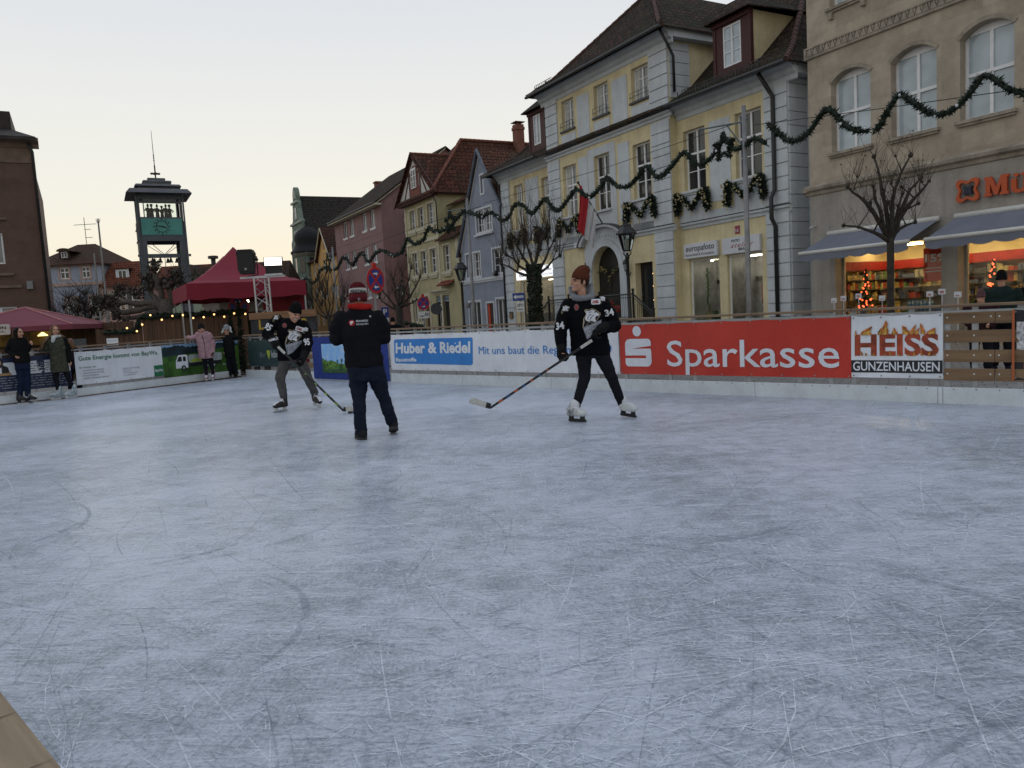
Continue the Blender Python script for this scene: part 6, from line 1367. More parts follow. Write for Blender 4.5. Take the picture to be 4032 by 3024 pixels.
def plane_tree():
 b = gpz(652, 1216, 32); r = random.Random(21); t = thing("pollarded_plane_tree", "gnarled plane tree with thick level branches and dark knobbly fists before the clock tower", "tree", b)
 s = .00268; o = (600, 1250); P = lambda x, y, d=0: Vector(((x - o[0]) * s * 1.0, d, 2.42 + (o[1] - y) * s))
 m = MB(); c = MB()
 m.tube([(0, 0, -.13), (.02, 0, 1.2), (0, 0, 2.45), (.03, 0, 2.75)], [.34, .28, .27, .2], 10)
 fists = []
 for pts, r0 in (([(600, 1280), (420, 1230), (220, 1260), (0, 1300), (-160, 1240), (-240, 1160)], .15), ([(590, 1250), (430, 1175), (250, 1165), (60, 1150), (-90, 1190), (-200, 1090)], .14), ([(580, 1230), (460, 1140), (380, 1050), (330, 900), (300, 830)], .14), ([(600, 1220), (560, 1100), (565, 900), (545, 720), (550, 640)], .15), ([(620, 1240), (720, 1120), (700, 960), (680, 860)], .13), ([(640, 1260), (800, 1180), (850, 1010), (800, 930)], .12), ([(560, 1290), (300, 1330), (60, 1390), (-120, 1340)], .10), ([(330, 900), (200, 960), (150, 1020)], .07), ([(565, 900), (680, 800), (770, 720)], .08), ([(60, 1150), (-40, 1060), (-130, 960)], .08), ([(-160, 1240), (-330, 1200), (-420, 1080)], .09), ([(700, 960), (770, 900), (800, 820)], .07), ([(560, 1000), (470, 900), (430, 830)], .07)):
  d = r.uniform(-.6, .6); q = [P(x, y, d * i / len(pts)) + wob(r, .04) for i, (x, y) in enumerate(pts)]
  qq = []
  for a, b2 in zip(q[:-1], q[1:]): qq += [a, a.lerp(b2, .5) + wob(r, .05)]
  qq.append(q[-1]); m.tube(qq, [r0 * (1 - .45 * i / (len(qq) - 1)) * r.uniform(.88, 1.14) for i in range(len(qq))], 8); fists += [q[-1], q[-1] + wob(r, .15)] + ([q[-2].lerp(q[-1], .4) + wob(r, .15)])
 for f in fists:
  for _ in range(4): m.ball(f + wob(r, .12), r.uniform(.05, .11), 6)
  for _ in range(26):
   p = f + wob(r, .16); d = Vector((r.uniform(-1, 1), r.uniform(-1, 1), r.uniform(-.1, 1.2))).normalized() * r.uniform(.1, .38); c.tube([p, p + d], [.014, .006], 4, cap=False)
  for _ in range(20):
   p = f + wob(r, .26); n = wob(r, 1).normalized() * r.uniform(.03, .07); q = n.orthogonal().normalized() * r.uniform(.03, .07); c.add([p - n, p + q, p + n, p - q], [(0, 1, 2, 3)])
 m.build("trunk", KNOB, t, smooth=True); c.build("crown", pm("withered_leaf", (.035, .028, .022), .9, .35, 7), t)
plane_tree()
def conifer(base, h, rad, label, seed, n=900, grp=None):
 r = random.Random(seed); t = thing("small_fir_tree", label, "tree", base, 0, grp); m = MB(); m.tube([(0, 0, -.13), (0, 0, h * .98)], [.05, .01], 6); m.build("trunk", BARK, t); c = MB()
 for i in range(n):
  z = h * (1 - r.random() ** .6) * .98 + .05; q = rad * (1 - z / h) * r.uniform(.3, 1.05) + .02; a = r.uniform(0, 6.28); p = Vector((0, 0, z)); e = Vector((q * math.cos(a), q * math.sin(a), z - .12 * q / rad + r.uniform(-.05, .05)))
  w = Vector((-math.sin(a), math.cos(a), 0)) * r.uniform(.02, .05); mid = p.lerp(e, .55); c.add([mid - w * 1.6, e, mid + w * 1.6, p], [(0, 1, 2, 3)])
 c.build("crown", pm("fir_needles", (.014, .028, .014), .8, .35, 10), t)
conifer(gpz(905, 1250, 25.2), 2.0, .62, "dark bushy fir tree beside the wooden stall wall, right of its bulbs", 4, 1500)
conifer(gpz(937, 1200, 26.2), 2.75, .3, "thin fir tree top rising under the edge of the red tent", 6, 500)
# ------------------------------------------------------------------ garland poles and garlands
PA, PB, PC_ = (6.0, 19.2), (-1.4, 31.7), (-10.8, 49.0)
POLE = pm("pole_grey_steel", (.22, .22, .22), .5, .15, 4, metal=.5); GARL = pm("garland_needles", (.012, .026, .014), .75, .4, 14); GOLD = pm("gold_ball", (.42, .36, .2), .35, .1, 4, metal=.3); BULB = pm("white_bulb", (.6, .62, .65), .3, .05)
def star(mb, c, s, r, tube=.07, dirv=None, n=260, ring=True):
 """five pointed star of garland in the plane spanned by dirv and z"""
 d = dirv; pts = [c + d * (s * (1 if k % 2 == 0 else .42) * math.cos(R(90 + 36 * k))) + Vector((0, 0, s * (1 if k % 2 == 0 else .42) * math.sin(R(90 + 36 * k)))) for k in range(11)]
 needles(mb, pts, tube, r, int(n))
 if ring:
  pp = [c + d * (s * .36 * math.cos(R(30 * k))) + Vector((0, 0, s * .36 * math.sin(R(30 * k)))) for k in range(13)]; mb.tube(pp, tube * .45, 5)
def needles(mb, pts, rad, r, n, mi=0, leaf=.095):
 pts = [Vector(p) for p in pts]; mb.tube(pts, rad * .5, 6, mi)
 L = [0]
 for a, b in zip(pts[:-1], pts[1:]): L.append(L[-1] + (b - a).length)
 for _ in range(n):
  q = r.random() * L[-1]; i = max(k for k in range(len(L)) if L[k] <= q); i = min(i, len(pts) - 2); a = pts[i].lerp(pts[i + 1], (q - L[i]) / max(1e-6, L[i + 1] - L[i]))
  d = wob(r, 1).normalized(); e = a + d * rad * r.uniform(.7, 1.55); w = d.orthogonal().normalized() * leaf * rad * 3 * r.uniform(.5, 1.1); mb.add([a + d * rad * .2 - w * .6, a + d * rad * .6 + w, e, a + d * rad * .6 - w], [(0, 1, 2, 3)], mi)
def garland_pole(p, h, label, arm, far=1.0):
 t = thing("garland_pole", label, "pole", (p[0], p[1], 0), math.atan2(PB[1] - PA[1], PB[0] - PA[0]), "steel poles carrying the garlands")
 m = MB(); m.tube([(0, 0, -.13), (0, 0, 1.2), (0, 0, h)], [.075, .07, .055], 10); m.ball((0, 0, h), .055, 8); m.build("pole", POLE, t, smooth=True)
 m = MB(); m.tube([(0, 0, h - .35), (arm, 0, h - .2)], .022, 6); m.tube([(.0, 0, h - 1.0), (arm * .38, 0, h - .29)], .018, 6)
 for x in (arm * .98, arm * .45): m.tube([(x, 0, h - .22), (x, 0, h - .5)], .01, 4)
 m.build("bracket_arm", pm("bracket_green_grey", (.09, .13, .13), .5), t); return t
garland_pole(PA, 6.05, "tall grey steel pole in front of the photo shop windows", 1.5)
garland_pole(PB, 6.05, "tall grey steel pole in front of the blue grey gabled house", 1.9)
garland_pole(PC_, 6.1, "tall grey steel pole in front of the dusty pink house", 1.9)
gar = {}
gar[0] = [[(2330, 200), (2270, 250), (2212, 203), (2180, 193), (2150, 172), (2125, 163), (2105, 188), (2070, 228), (2035, 247), (2000, 240), (1965, 215), (1945, 204), (1928, 222), (1908, 258), (1893, 283)], [(1875, 283), (1845, 280), (1820, 265), (1800, 241), (1785, 237), (1770, 252), (1750, 282), (1725, 302), (1700, 302), (1680, 286), (1660, 268)]]
gar[1] = [[(1654, 310), (1630, 298), (1608, 316), (1585, 322), (1566, 300), (1545, 330), (1522, 351), (1500, 354), (1482, 328), (1466, 340), (1445, 366), (1420, 383), (1398, 360), (1383, 376), (1360, 401), (1335, 403), (1311, 384), (1298, 404), (1272, 426), (1245, 409), (1228, 430), (1202, 456), (1178, 430), (1163, 447), (1148, 462), (1130, 443), (1113, 442), (1100, 466), (1085, 476), (1060, 459), (1043, 470)]]
gar[2] = [[(1040, 470), (1018, 460), (1000, 458), (985, 474), (968, 492), (940, 500), (926, 492), (914, 518), (894, 527), (880, 516), (868, 545), (846, 551), (828, 541), (812, 547), (796, 566), (782, 546), (770, 560), (760, 572), (742, 556), (730, 578), (722, 582)], [(716, 583), (704, 578), (690, 586), (686, 603), (672, 612), (662, 600), (655, 612)]]
lab = ["green fir garland swagged across the stone shop building", "green fir garland swagged across the yellow and grey house", "green fir garland swagged towards the far pink and mustard houses"]
for i, parts in gar.items():
 r = random.Random(30 + i); m = MB(); A_, B_ = (PA, PB) if i < 2 else (PB, PC_)
 for part in parts:
  ps = [pv(x * K2, y * K2, A_, B_) for x, y in part]; sm = []
  for k in range(len(ps) - 1):
   p0, p1, p2, p3 = ps[max(k - 1, 0)], ps[k], ps[k + 1], ps[min(k + 2, len(ps) - 1)]
   for q in range(4):
    u = q / 4; sm.append(.5 * ((2 * p1) + (p2 - p0) * u + (2 * p0 - 5 * p1 + 4 * p2 - p3) * u * u + (3 * p1 - p0 - 3 * p2 + p3) * u ** 3))
  sm.append(ps[-1]); ln = sum((b - a).length for a, b in zip(sm[:-1], sm[1:])); needles(m, sm, .105 if i < 2 else .13, r, int(ln * (260 if i == 0 else 190 if i == 1 else 90)))
  for q in range(int(ln / 1.1)): m.ball(sm[r.randrange(len(sm))] + wob(r, .1), .035, 6, 1)
 wire = [pv(x * K2, y * K2, A_, B_) for x, y in ((((2330, 175), (1900, 235), (1630, 270))), ((1615, 258), (1300, 365), (1043, 440)), ((1040, 445), (900, 490), (741, 552)))[i]]
 m.tube(wire, .008 if i < 2 else .012, 4, 0)
 tag(m.build("fir_garland", [GARL, BULB]), lab[i], "garland", "fir garlands strung along the poles")
ed = Vector((PB[0] - PA[0], PB[1] - PA[1], 0)).normalized()
for k, (x, y, A_, B_, s, lb) in enumerate(((1563, 317, PA, PB, .36, "fir star hanging from the pole bracket before the yellow and grey house"), (973, 480, PB, PC_, .5, "fir star among the garland before the mustard house"), (708, 570, PB, PC_, .72, "fir star with a ring before the orange yellow house"))):
 m = MB(); r = random.Random(50 + k); star(m, pv(x * K2, y * K2, A_, B_), s, r, (.085, .10, .075)[k], -ed, 420, ring=(k == 2))
 tag(m.build("fir_star", GARL), lb, "star", "fir stars hanging over the street")
m = MB(); star(m, pt(770, 1092, 44), .42, random.Random(60), .06, Vector((1, 0, 0)), 260); m.tube([pt(770, 1092, 44) + Vector((0, 0, .4)), pt(768, 1060, 44)], .02, 4); tag(m.build("fir_star", GARL), "fir star with a ring left of the red tent top", "star", "fir stars hanging over the street")
# window garlands of the yellow and grey house
for k, (a, b, z, y, lb) in enumerate(((1.0, 2.8, 5.85, -.22, "far left"), (4.0, 5.75, 5.85, -.22, "second from left"), (6.75, 8.6, 5.85, -.55, "left of the flag"), (12.35, 14.3, 5.85, -.55, "right of the flag"), (15.3, 17.1, 5.75, -.22, "above the first photo shop sign"), (18.15, 19.95, 5.75, -.22, "above the right hand photo shop sign"))):
 r = random.Random(70 + k); m = MB(); w = b - a
 P = [(a, z - .75), (a + .04, z - .35), (a + .1, z), (a + w * .22, z - .12), (a + w * .5, z - .62), (a + w * .78, z - .1), (b - .1, z + .03), (b - .04, z - .35), (b, z - .72)]
 pts = [Vector((p[0], y + r.uniform(-.03, .03), p[1])) for p in P]; needles(m, pts, .14, r, 800); needles(m, pts[:3], .17, r, 300); needles(m, pts[-3:], .17, r, 300)
 for _ in range(46):
  i = r.randrange(len(pts) - 1); p = pts[i].lerp(pts[i + 1], r.random()) + Vector((r.uniform(-.14, .14), -r.uniform(.08, .2), r.uniform(-.16, .16))); m.ball(p, r.uniform(.028, .045), 7, 1)
 for s in (.02, .5, .98): m.tube([(a + w * s, y - .02, z - .5 - (.2 if s == .5 else .3)), (a + w * s + r.uniform(-.05, .05), y - .05, z - .98)], [.03, .015], 5, 1)
 o = m.build("window_garland", [GARL, GOLD]); o.location = SO; o.rotation_euler = (0, 0, SRZ)
 tag(o, "swagged fir garland with gold balls under a window, " + lb, "garland", "gold balled garlands under the windows")
# flag over the portal
t = thing("flag", "red and white flag drooping from a slanted staff above the portal", "flag", street(10.35, -.4, 5.3), SRZ)
tip = Vector((-.15, -1.15, 1.85)); m = MB(); m.tube([(0, 0, 0), tip], .03, 6); m.ball(tip, .065, 8); m.tube([(.05, -.05, .55), (.45, .1, .6)], .03, 5); m.build("staff", pm("flag_staff", (.03, .02, .02), .5), t)
m = MB(); n = 14; hgt = 1.95
for i in range(n + 1):
 for j in range(9):
  q = j / 8; a = tip * (.95 - .70 * i / n); m.v.append(Vector((a.x + .03 - .16 * q + .035 * math.sin(i * 1.9 + q * 3), a.y - .16 * q + .05 * math.sin(i * 1.3 + q * 2), a.z - q * hgt * (1 - .18 * i / n))))
for i in range(n):
 for j in range(8): m.f.append((i * 9 + j, (i + 1) * 9 + j, (i + 1) * 9 + j + 1, i * 9 + j + 1)); m.m.append(0 if i < n * .48 else 1)
m.build("cloth", [pm("flag_red", (.42, .02, .03), .8, .12, 3), pm("flag_white", (.58, .58, .60), .8, .08, 3)], t, smooth=True)
# ------------------------------------------------------------------ street lamps
LGL = pm("lamp_glass_pale", (.40, .42, .40), .12, .1, 3)
def lamp(base, h, label, k=1.0):
 t = thing("street_lamp", label, "street lamp", base, 0, "old style lantern street lamps")
 m = MB(); m.lathe([(.14, -.13), (.14, .1), (.1, .15), (.085, .9), (.1, .95), (.06, 1.0), (.05, h - 1.15), (.075, h - 1.12), (.075, h - 1.05), (.045, h - 1.02), (.04, h - .95)], 10); 
 for s in range(4): a = R(45 + 90 * s); m.tube([(.03 * math.cos(a), .03 * math.sin(a), h - 1.1), (.16 * math.cos(a), .16 * math.sin(a), h - .98), (.14 * math.cos(a), .14 * math.sin(a), h - .86)], .012, 5)
 m.build("post", IRON, t, smooth=True)
 m = MB(); m.lathe([(.12, h - .9), (.14, h - .87), (.0001, h - .86)], 6)
 for s in range(6): a = R(60 * s); m.tube([(.135 * math.cos(a), .135 * math.sin(a), h - .88), (.27 * math.cos(a), .27 * math.sin(a), h - .36)], .012, 5)
 m.lathe([(.34, h - .37), (.345, h - .34), (.22, h - .16), (.17, h - .13), (.16, h - .06), (.05, h - .03), (.04, h + .03), (.02, h + .08), (.03, h + .1), (.0001, h + .15)], 6); m.build("lantern_frame", IRON, t)
 m = MB(); m.lathe([(.125, h - .87), (.26, h - .37)], 6)
 o = m.build("lantern_glass", clear_glass("lantern_pane", (.8, .85, .82)), t); m = MB(); m.lathe([(.04, h - .84), (.045, h - .6), (.03, h - .5), (.0001, h - .48)], 8); m.build("lamp_bulb", LGL, t); return t
lamp(gpz(2469, 980, 25), 4.05, "black lantern street lamp standing before the arched portal")
lamp(gpz(1815, 1080, 37), 3.95, "black lantern street lamp between the mustard and the blue grey house")
lamp(gpz(1578, 1150, 56), 3.9, "distant black lantern street lamp behind the bare tree at the mustard house")
lamp(gpz(1219, 1200, 70), 3.6, "distant black lantern street lamp right of the red tent")
lamp(gpz(1349, 1185, 66), 3.7, "distant black lantern street lamp beside the cameraman's striped hat")
# ------------------------------------------------------------------ traffic signs
SRED = pm("sign_red", (.42, .02, .02), .4, .05); SBLU = pm("sign_blue", (.015, .04, .22), .4, .05); SWH = pm("sign_face_white", (.60, .62, .62), .4, .05); SBK = pm("sign_back_grey", (.10, .105, .11), .5); SDK = pm("sign_print_dark", (.02, .02, .022), .5)
def face(base): return math.atan2(-base.x, base.y) * -1 if 0 else -math.atan2(base.x, base.y)
def nostop(x, y, Y, rad, label, arrows, extra=None, yaw=0, top=True):
 b = gpz(x, y, Y); c = pt(x, y, Y); t = thing("no_stopping_sign", label, "traffic sign", b, face(b) + yaw, "no stopping signs")
 m = MB(); m.tube([(0, .05, -.13), (0, .05, c.z + rad * 1.1)], .03, 8); m.build("post", POLE, t)
 m = MB(); z = c.z; m.prism(arc(0, z, rad, 0, 360, 32)[:-1], .005, .02, 3); m.prism(arc(0, z, rad, 0, 360, 32)[:-1], -.004, .004, 0)
 ri = rad * .8
 for q in range(4):
  a0 = 45 + 90 * q + 9; a1 = 135 + 90 * q - 9; m.prism(arc(0, z, ri, a0, a1, 8) + [(ri * .16 * math.cos(R(90 + 90 * q)), z + ri * .16 * math.sin(R(90 + 90 * q)))], -.009, -.005, 1)
 for (dz, d) in arrows:
  zz = z + dz * rad; w = rad * .26; m.prism([(-w * d, zz + w * .22), (-w * d, zz - w * .22), (w * .2 * d, zz - w * .22), (w * .2 * d, zz - w * .6), (w * d, zz), (w * .2 * d, zz + w * .6), (w * .2 * d, zz + w * .22)][::d], -.013, -.0095, 2)
 m.build("face", [SRED, SBLU, SWH, SBK], t)
 if top: mm = MB(); mm.box(-.06, .06, .0, .05, c.z + rad, c.z + rad + .1); mm.build("clamp", SRED, t)
 if extra:
  m = MB(); z = c.z - rad - .22; m.box(-.24, .24, 0, .012, z - .15, z + .15); m.box(-.2, .02, -.004, 0, z - .07, z - .03, 1); m.box(.05, .2, -.004, 0, z - .04, z + .08, 1); m.box(.09, .17, -.008, -.0045, z + .0, z + .05, 0); m.build("supplementary_plate", [SWH, SDK], t)
 return t
nostop(1479, 1103, 19, .325, "large red and blue no stopping sign with two arrows beside the cameraman", [(.48, 1), (-.52, -1)], yaw=R(50))
nostop(1667, 1194, 34, .29, "no stopping sign with a white tow away plate at the mustard house", [(-.5, 1)], True, yaw=R(20))
nostop(940, 1208, 27.5, .36, "no stopping sign half hidden by the fir tree under the red tent", [(.5, 1)], top=False)
b = gpz(1718, 1216, 40); c = pt(1718, 1216, 40); t = thing("sign_seen_from_behind", "round dark sign seen from behind at the mustard house shop", "traffic sign", b, face(b)); m = MB(); m.tube([(.2, 0, -.13), (.2, 0, c.z + .25)], .03, 8); m.build("post", POLE, t); m = MB(); m.prism(arc(0, c.z, .3, 0, 360, 24)[:-1], -.03, -.02); m.box(.08, .24, -.02, .02, c.z - .06, c.z); m.build("back_plate", pm("sign_back_dark", (.04, .045, .05), .5), t)
b = gpz(1516, 1230, 40); c = pt(1516, 1230, 40); t = thing("parking_sign", "blue parking sign above a small white plate behind the cameraman", "traffic sign", b, face(b) + R(15)); m = MB(); m.tube([(0, .03, -.13), (0, .03, c.z + .3)], .03, 8); m.build("post", POLE, t); m = MB(); m.box(-.19, .19, 0, .012, c.z - .27, c.z + .26); m.text("P", -.09, c.z - .12, h=.3, bold=.03, y=-.004, mi=1); m.build("face", [SBLU, SWH], t); m = MB(); m.box(-.19, .19, 0, .012, c.z - .55, c.z - .29); m.box(-.1, .1, -.004, 0, c.z - .44, c.z - .36, 1); m.build("supplementary_plate", [SWH, SBLU], t)
b = gpz(2042, 1169, 27); c = pt(2042, 1169, 27); t = thing("one_way_sign", "blue one way sign with white arrow above a white bicycle plate", "traffic sign", b, face(b)); m = MB(); m.tube([(.05, .03, -.13), (.05, .03, c.z + .15)], .025, 8); m.build("post", POLE, t)
m = MB(); m.box(-.21, .21, 0, .012, c.z - .135, c.z + .135); m.prism([(-.18, c.z), (-.09, c.z + .085), (-.09, c.z + .04), (.17, c.z + .04), (.17, c.z - .04), (-.09, c.z - .04), (-.09, c.z - .085)][::-1], -.005, -.001, 1); m.text("Einbahnstraße", -.085, c.z - .02, h=.04, w=.24, y=-.009, mi=0); m.build("face", [SBLU, SWH], t)
m = MB(); z = c.z - .34; m.box(-.09, .17, 0, .012, z - .17, z + .17)
for x in (-.02, .1): 
 p = arc(x, z + .04, .045, 0, 360, 14)
 for a_, b_ in zip(p[:-1], p[1:]): m.tube([(a_[0], -.004, a_[1]), (b_[0], -.004, b_[1])], .006, 4, 1, cap=False)
m.tube([(-.02, -.004, z + .04), (.03, -.004, z + .11), (.08, -.004, z + .11), (.1, -.004, z + .04)], .006, 4, 1); m.tube([(.03, -.004, z + .11), (.05, -.004, z + .04), (-.02, -.004, z + .04)], .006, 4, 1); m.box(-.05, .13, -.006, -.001, z - .09, z - .075, 1); m.box(-.05, .13, -.006, -.001, z - .12, z - .105, 1); m.build("bicycle_plate", [SWH, SDK], t)
# ------------------------------------------------------------------ stage area: tent, speaker mast, stall wall, parasol
TRED = pm("tent_wine_red", (.20, .008, .024), .75, .08, 1.2, bump=.08, bscale=6)
def tent():
 F = Vector((-10.3, 25.0, 0)); X = Vector((.876, .482, 0)); Yv = Vector((-.482, .876, 0)); rz = math.atan2(X.y, X.x)
 t = thing("red_tent", "wine red pyramid tent with a deep valance behind the far corner of the ice", "tent", F, rz)
 W, D = 3.85, 4.4; ze = 2.92; zp = 4.3; m = MB(); n = 12
 grid = {}
 for i in range(n + 1):
  for j in range(n + 1):
   u, v = i / n, j / n; d = max(abs(u - .5), abs(v - .5)) * 2; m.v.append(Vector((u * W, v * D, ze + (zp - ze) * (1 - d) ** 1.45 + .03 * math.sin(u * 9) * math.sin(v * 7) * d)))
 for i in range(n):
  for j in range(n): m.f.append((i * (n + 1) + j, (i + 1) * (n + 1) + j, (i + 1) * (n + 1) + j + 1, i * (n + 1) + j + 1)); m.m.append(0)
 ring = [(i / 10 * W, 0) for i in range(10)] + [(W, i / 20 * D) for i in range(20)] + [(W - i / 10 * W, D) for i in range(10)] + [(0, D - i / 20 * D) for i in range(20)]
 k = len(ring); o = len(m.v)
 for (x, y) in ring: m.v.append(Vector((x, y, ze)))
 for q, (x, y) in enumerate(ring): m.v.append(Vector((x * 1.0, y, ze - .52 - .03 * math.sin(q * 1.9))))
 for q in range(k): m.f.append((o + q, o + (q + 1) % k, o + k + (q + 1) % k, o + k + q)[::-1]); m.m.append(0)
 m.build("canopy", TRED, t, smooth=False)
 for (x, y) in ((.05, .05), (W - .05, .05), (.05, D * .5), (W - .05, D * .5), (.05, D - .05), (W - .05, D - .05)):
  mm = MB(); mm.box(x - .025, x + .025, y - .025, y + .025, -.13, ze); mm.build("leg", galv, t)
 m = MB(); m.quad((W - .9, 3, -.1), (W - .04, .2, -.1), (W - .04, .2, ze - .4), (W - .9, 3, ze - .4)); m.quad((W - .04, .2, -.1), (W - .04, D, -.1), (W - .04, D, ze - .4), (W - .04, .2, ze - .4)); m.build("side_curtain", TRED, t)
 m = MB(); m.tube([(W * .42, 2.0, 2.15), (W * .58, 1.8, 2.35)], .05, 6); m.build("strip_lamp", emit("strip_lamp_glow", (1, .88, .62), 7), t)
 m = MB(); m.box(.1, W - .1, 4, 4.1, -.1, 2.0); m.build("back_board", pm("dark_board", (.03, .025, .02), .8), t)
tent()
def truss():
 b = gpz(1040, 1160, 23.4); t = thing("truss_mast", "aluminium truss mast with a crossbar behind the rink corner", "mast", b, 0)
 ALU = pm("aluminium", (.42, .43, .45), .35, .08, 6, metal=.7); m = MB(); H = 2.86; w = .22
 cs = [(-w, -w * .6), (w, -w * .6), (0, w * .9)]
 for (x, y) in cs: m.tube([(x, y, -.1), (x, y, H)], .03, 8)
 for a, c in ((0, 1), (1, 2), (2, 0)):
  z = .2; k = 0
  while z < H - .25: p, q = (cs[a], cs[c]) if k % 2 else (cs[c], cs[a]); m.tube([(p[0], p[1], z), (q[0], q[1], z + .3)], .012, 5); z += .3; k += 1
 m.build("truss", ALU, t)
 m = MB(); m.box(-.66, .66, -.06, .06, H, H + .06); m.box(.1, .62, -.1, -.04, H + .05, H + .11); m.build("crossbar", pm("white_bar", (.55, .56, .57), .4), t)
 s = thing("loudspeaker", "black loudspeaker on top of the truss mast", "speaker", b + Vector((-.44, 0, H + .06)), R(6)); m = MB()
 m.prism([(-.19, .08), (.19, .08), (.25, .70), (.2, .80), (-.2, .80), (-.25, .70)], -.2, .2); m.build("cabinet", pm("speaker_black", (.006, .006, .007), .6), s)
 m = MB(); m.box(-.23, .23, -.21, -.202, .16, .68); m.box(-.03, .03, -.215, -.209, .19, .25, 1); m.build("grille", [pm("speaker_grille", (.008, .008, .009), .5, .3, 60), pm("speaker_badge", (.3, .3, .3), .4)], s)
 m = MB(); m.tube([(.3, 0, .6), (.3, 0, .05), (0, 0, .0)], .02, 6); m.ball((.3, 0, .5), .05, 8); m.build("yoke", IRON, s)
 f = thing("floodlight", "lit white LED floodlight on the truss crossbar", "floodlight", b + Vector((.36, 0, H + .12)), R(12)); m = MB(); m.box(-.27, .27, -.06, .1, .22, .48); m.box(-.24, .24, -.1, .1, .0, .2); m.build("housing", pm("lamp_black", (.01, .01, .01), .5), f)
 m = MB()
 for i in range(10):
  for j in range(5): m.box(-.25 + i * .05, -.25 + i * .05 + .043, -.068, -.061, .232 + j * .048, .232 + j * .048 + .041)
 m.build("led_panel", emit("led_glow", (1, .97, .86), 2.5), f)
truss()
# wooden stall wall with a fir garland and bulbs
t = thing("wooden_stall_wall", "dark brown upright plank wall of a market stall behind the left barrier", "fence", (0, 0, 0)); WP = wood("stall_plank", (.05, .024, .012), (.11, .055, .028), 2, 1.2)
r = random.Random(12); pA, pB = pt(560, 1260, 27.5), pt(975, 1250, 27.0); pC, pD = pt(375, 1300, 27.2), pt(560, 1290, 27.5)
for (a, b, zt, n) in ((pC, pD, 1.62, 10), (pA, pB, 1.95, 22)):
 m = MB(); a, b = Vector((a.x, a.y, 0)), Vector((b.x, b.y, 0)); d = (b - a) / n; nn = d.normalized().cross(Vector((0, 0, 1)))
 for i in range(n):
  T = Matrix.Translation(a + d * i) @ Matrix.Rotation(math.atan2(d.y, d.x), 4, 'Z'); m.box(.004, d.length - .006, -.012 - r.uniform(0, .012), .012, -.12, zt + r.uniform(-.03, .04), 0, T)
 m.build("plank_wall", WP, t)
m = MB(); a, b = Vector((pA.x, pA.y - .08, 2.0)), Vector((pB.x, pB.y - .08, 2.0)); pts = [a.lerp(b, i / 10) + Vector((0, 0, -.06 * (i % 2))) for i in range(11)]; pts = [Vector((pC.x + .3, pC.y, 1.5)), Vector((pD.x - .2, pD.y - .05, 1.5))] + pts; needles(m, pts, .13, r, 900)
o = m.build("fir_garland", GARL); tag(o, "fir garland with warm bulbs along the top of the wooden stall wall", "garland")
m_b = MB()
for i, (x, y) in enumerate(((592, 1241), (637, 1259), (679, 1244), (720, 1241), (761, 1252), (802, 1249), (843, 1238), (883, 1247), (922, 1234), (966, 1236), (560, 1278), (539, 1304), (500, 1292))):
 p = pt(x, y, 26.8); m = MB(); m.ball((0, 0, 0), .034, 8); o = m.build("light_bulb", emit("warm_bulb", (1, .55, .2), 2.2)); o.location = p
 tag(o, "warm round bulb hanging on the stall garland", "light bulb", "warm bulbs along the wooden stall wall")
m = MB(); p = pt(443, 1347, 24.0); m.box(-.18, .18, 0, .01, -.1, .12); m.text("Zutritt nur mit", -.14, .03, h=.03, w=.28, y=-.003, mi=1); o = m.build("paper_notice", [WHITE, GREY]); o.location = (p.x, p.y, p.z); tag(o, "white paper notice standing above the left barrier rail", "notice")
m = MB(); p = pt(308, 1352, 24.0); m.box(-.25, .25, 0, .02, -.15, .14); o = m.build("slate_board", pm("slate_board", (.07, .075, .08), .8, .3, 20)); o.location = p; tag(o, "grey slate menu board behind the left barrier rail", "board")
# sign board with yellow letters
t = thing("dark_sign_board", "dark weathered board with loose yellow letters under a brown plank, behind the rink corner", "sign", (pt(985, 1250, 22.9).x, pt(985, 1250, 22.9).y, 0), math.atan2(pt(1275, 1250, 22.2).y - pt(985, 1250, 22.9).y, pt(1275, 1250, 22.2).x - pt(985, 1250, 22.9).x))
m = MB(); m.box(0, 2.2, 0, .04, .6, 1.62); m.build("board", pm("weathered_board", (.035, .036, .042), .8, .4, 4), t); m = MB(); m.box(-.02, 2.2, -.03, .05, 1.62, 1.82); m.build("top_plank", wood("sign_plank", (.14, .07, .035), (.26, .14, .07), 0, 1.5), t)
m = MB()
for ch, x, z, h_, s in (("L", .28, 1.33, .28, 1.3), ("I", .76, 1.36, .2, 1), ("T", 1.40, 1.42, .2, 1), ("P", 1.72, 1.34, .24, 1.5)): m.text(ch, x, z, h=h_, bold=.03, y=-.012, dep=.012)
m.build("yellow_letters", pm("letter_yellow", (.45, .30, .03), .6, .2, 6), t); m = MB(); m.text("ARZT", 1.82, 1.16, h=.08, w=.26, y=-.003, mi=0); m.build("small_lettering", pm("faint_chalk", (.11, .11, .11), .8), t)
# parasol at the left
PRED = pm("parasol_maroon", (.17, .035, .055), .8, .1, 1.2); PPINK = pm("parasol_faded_edge", (.40, .17, .17), .8, .2, 3)
pc = pt(110, 1300, 28); t = thing("maroon_parasol", "large square maroon parasol over the drinks stall at the left edge", "parasol", (pc.x, pc.y, 0), R(12))
m = MB(); hw = 2.15; zt, zb = 2.56, 1.86; c4 = [(-hw, -hw), (hw, -hw), (hw, hw), (-hw, hw)]
for k in range(4):
 a, b = c4[k], c4[(k + 1) % 4]; m.add([(0, 0, zt), (a[0], a[1], zb), (b[0], b[1], zb)], [(0, 1, 2)], 0); m.add([(a[0], a[1], zb), (b[0], b[1], zb), (b[0], b[1], zb - .17), (a[0], a[1], zb - .17)], [(3, 2, 1, 0)], 0)
m.build("canopy", PRED, t)
m = MB()
for k in range(4): m.tube([(0, 0, zt + .01), (c4[k][0], c4[k][1], zb + .01)], [.04, .03], 5)
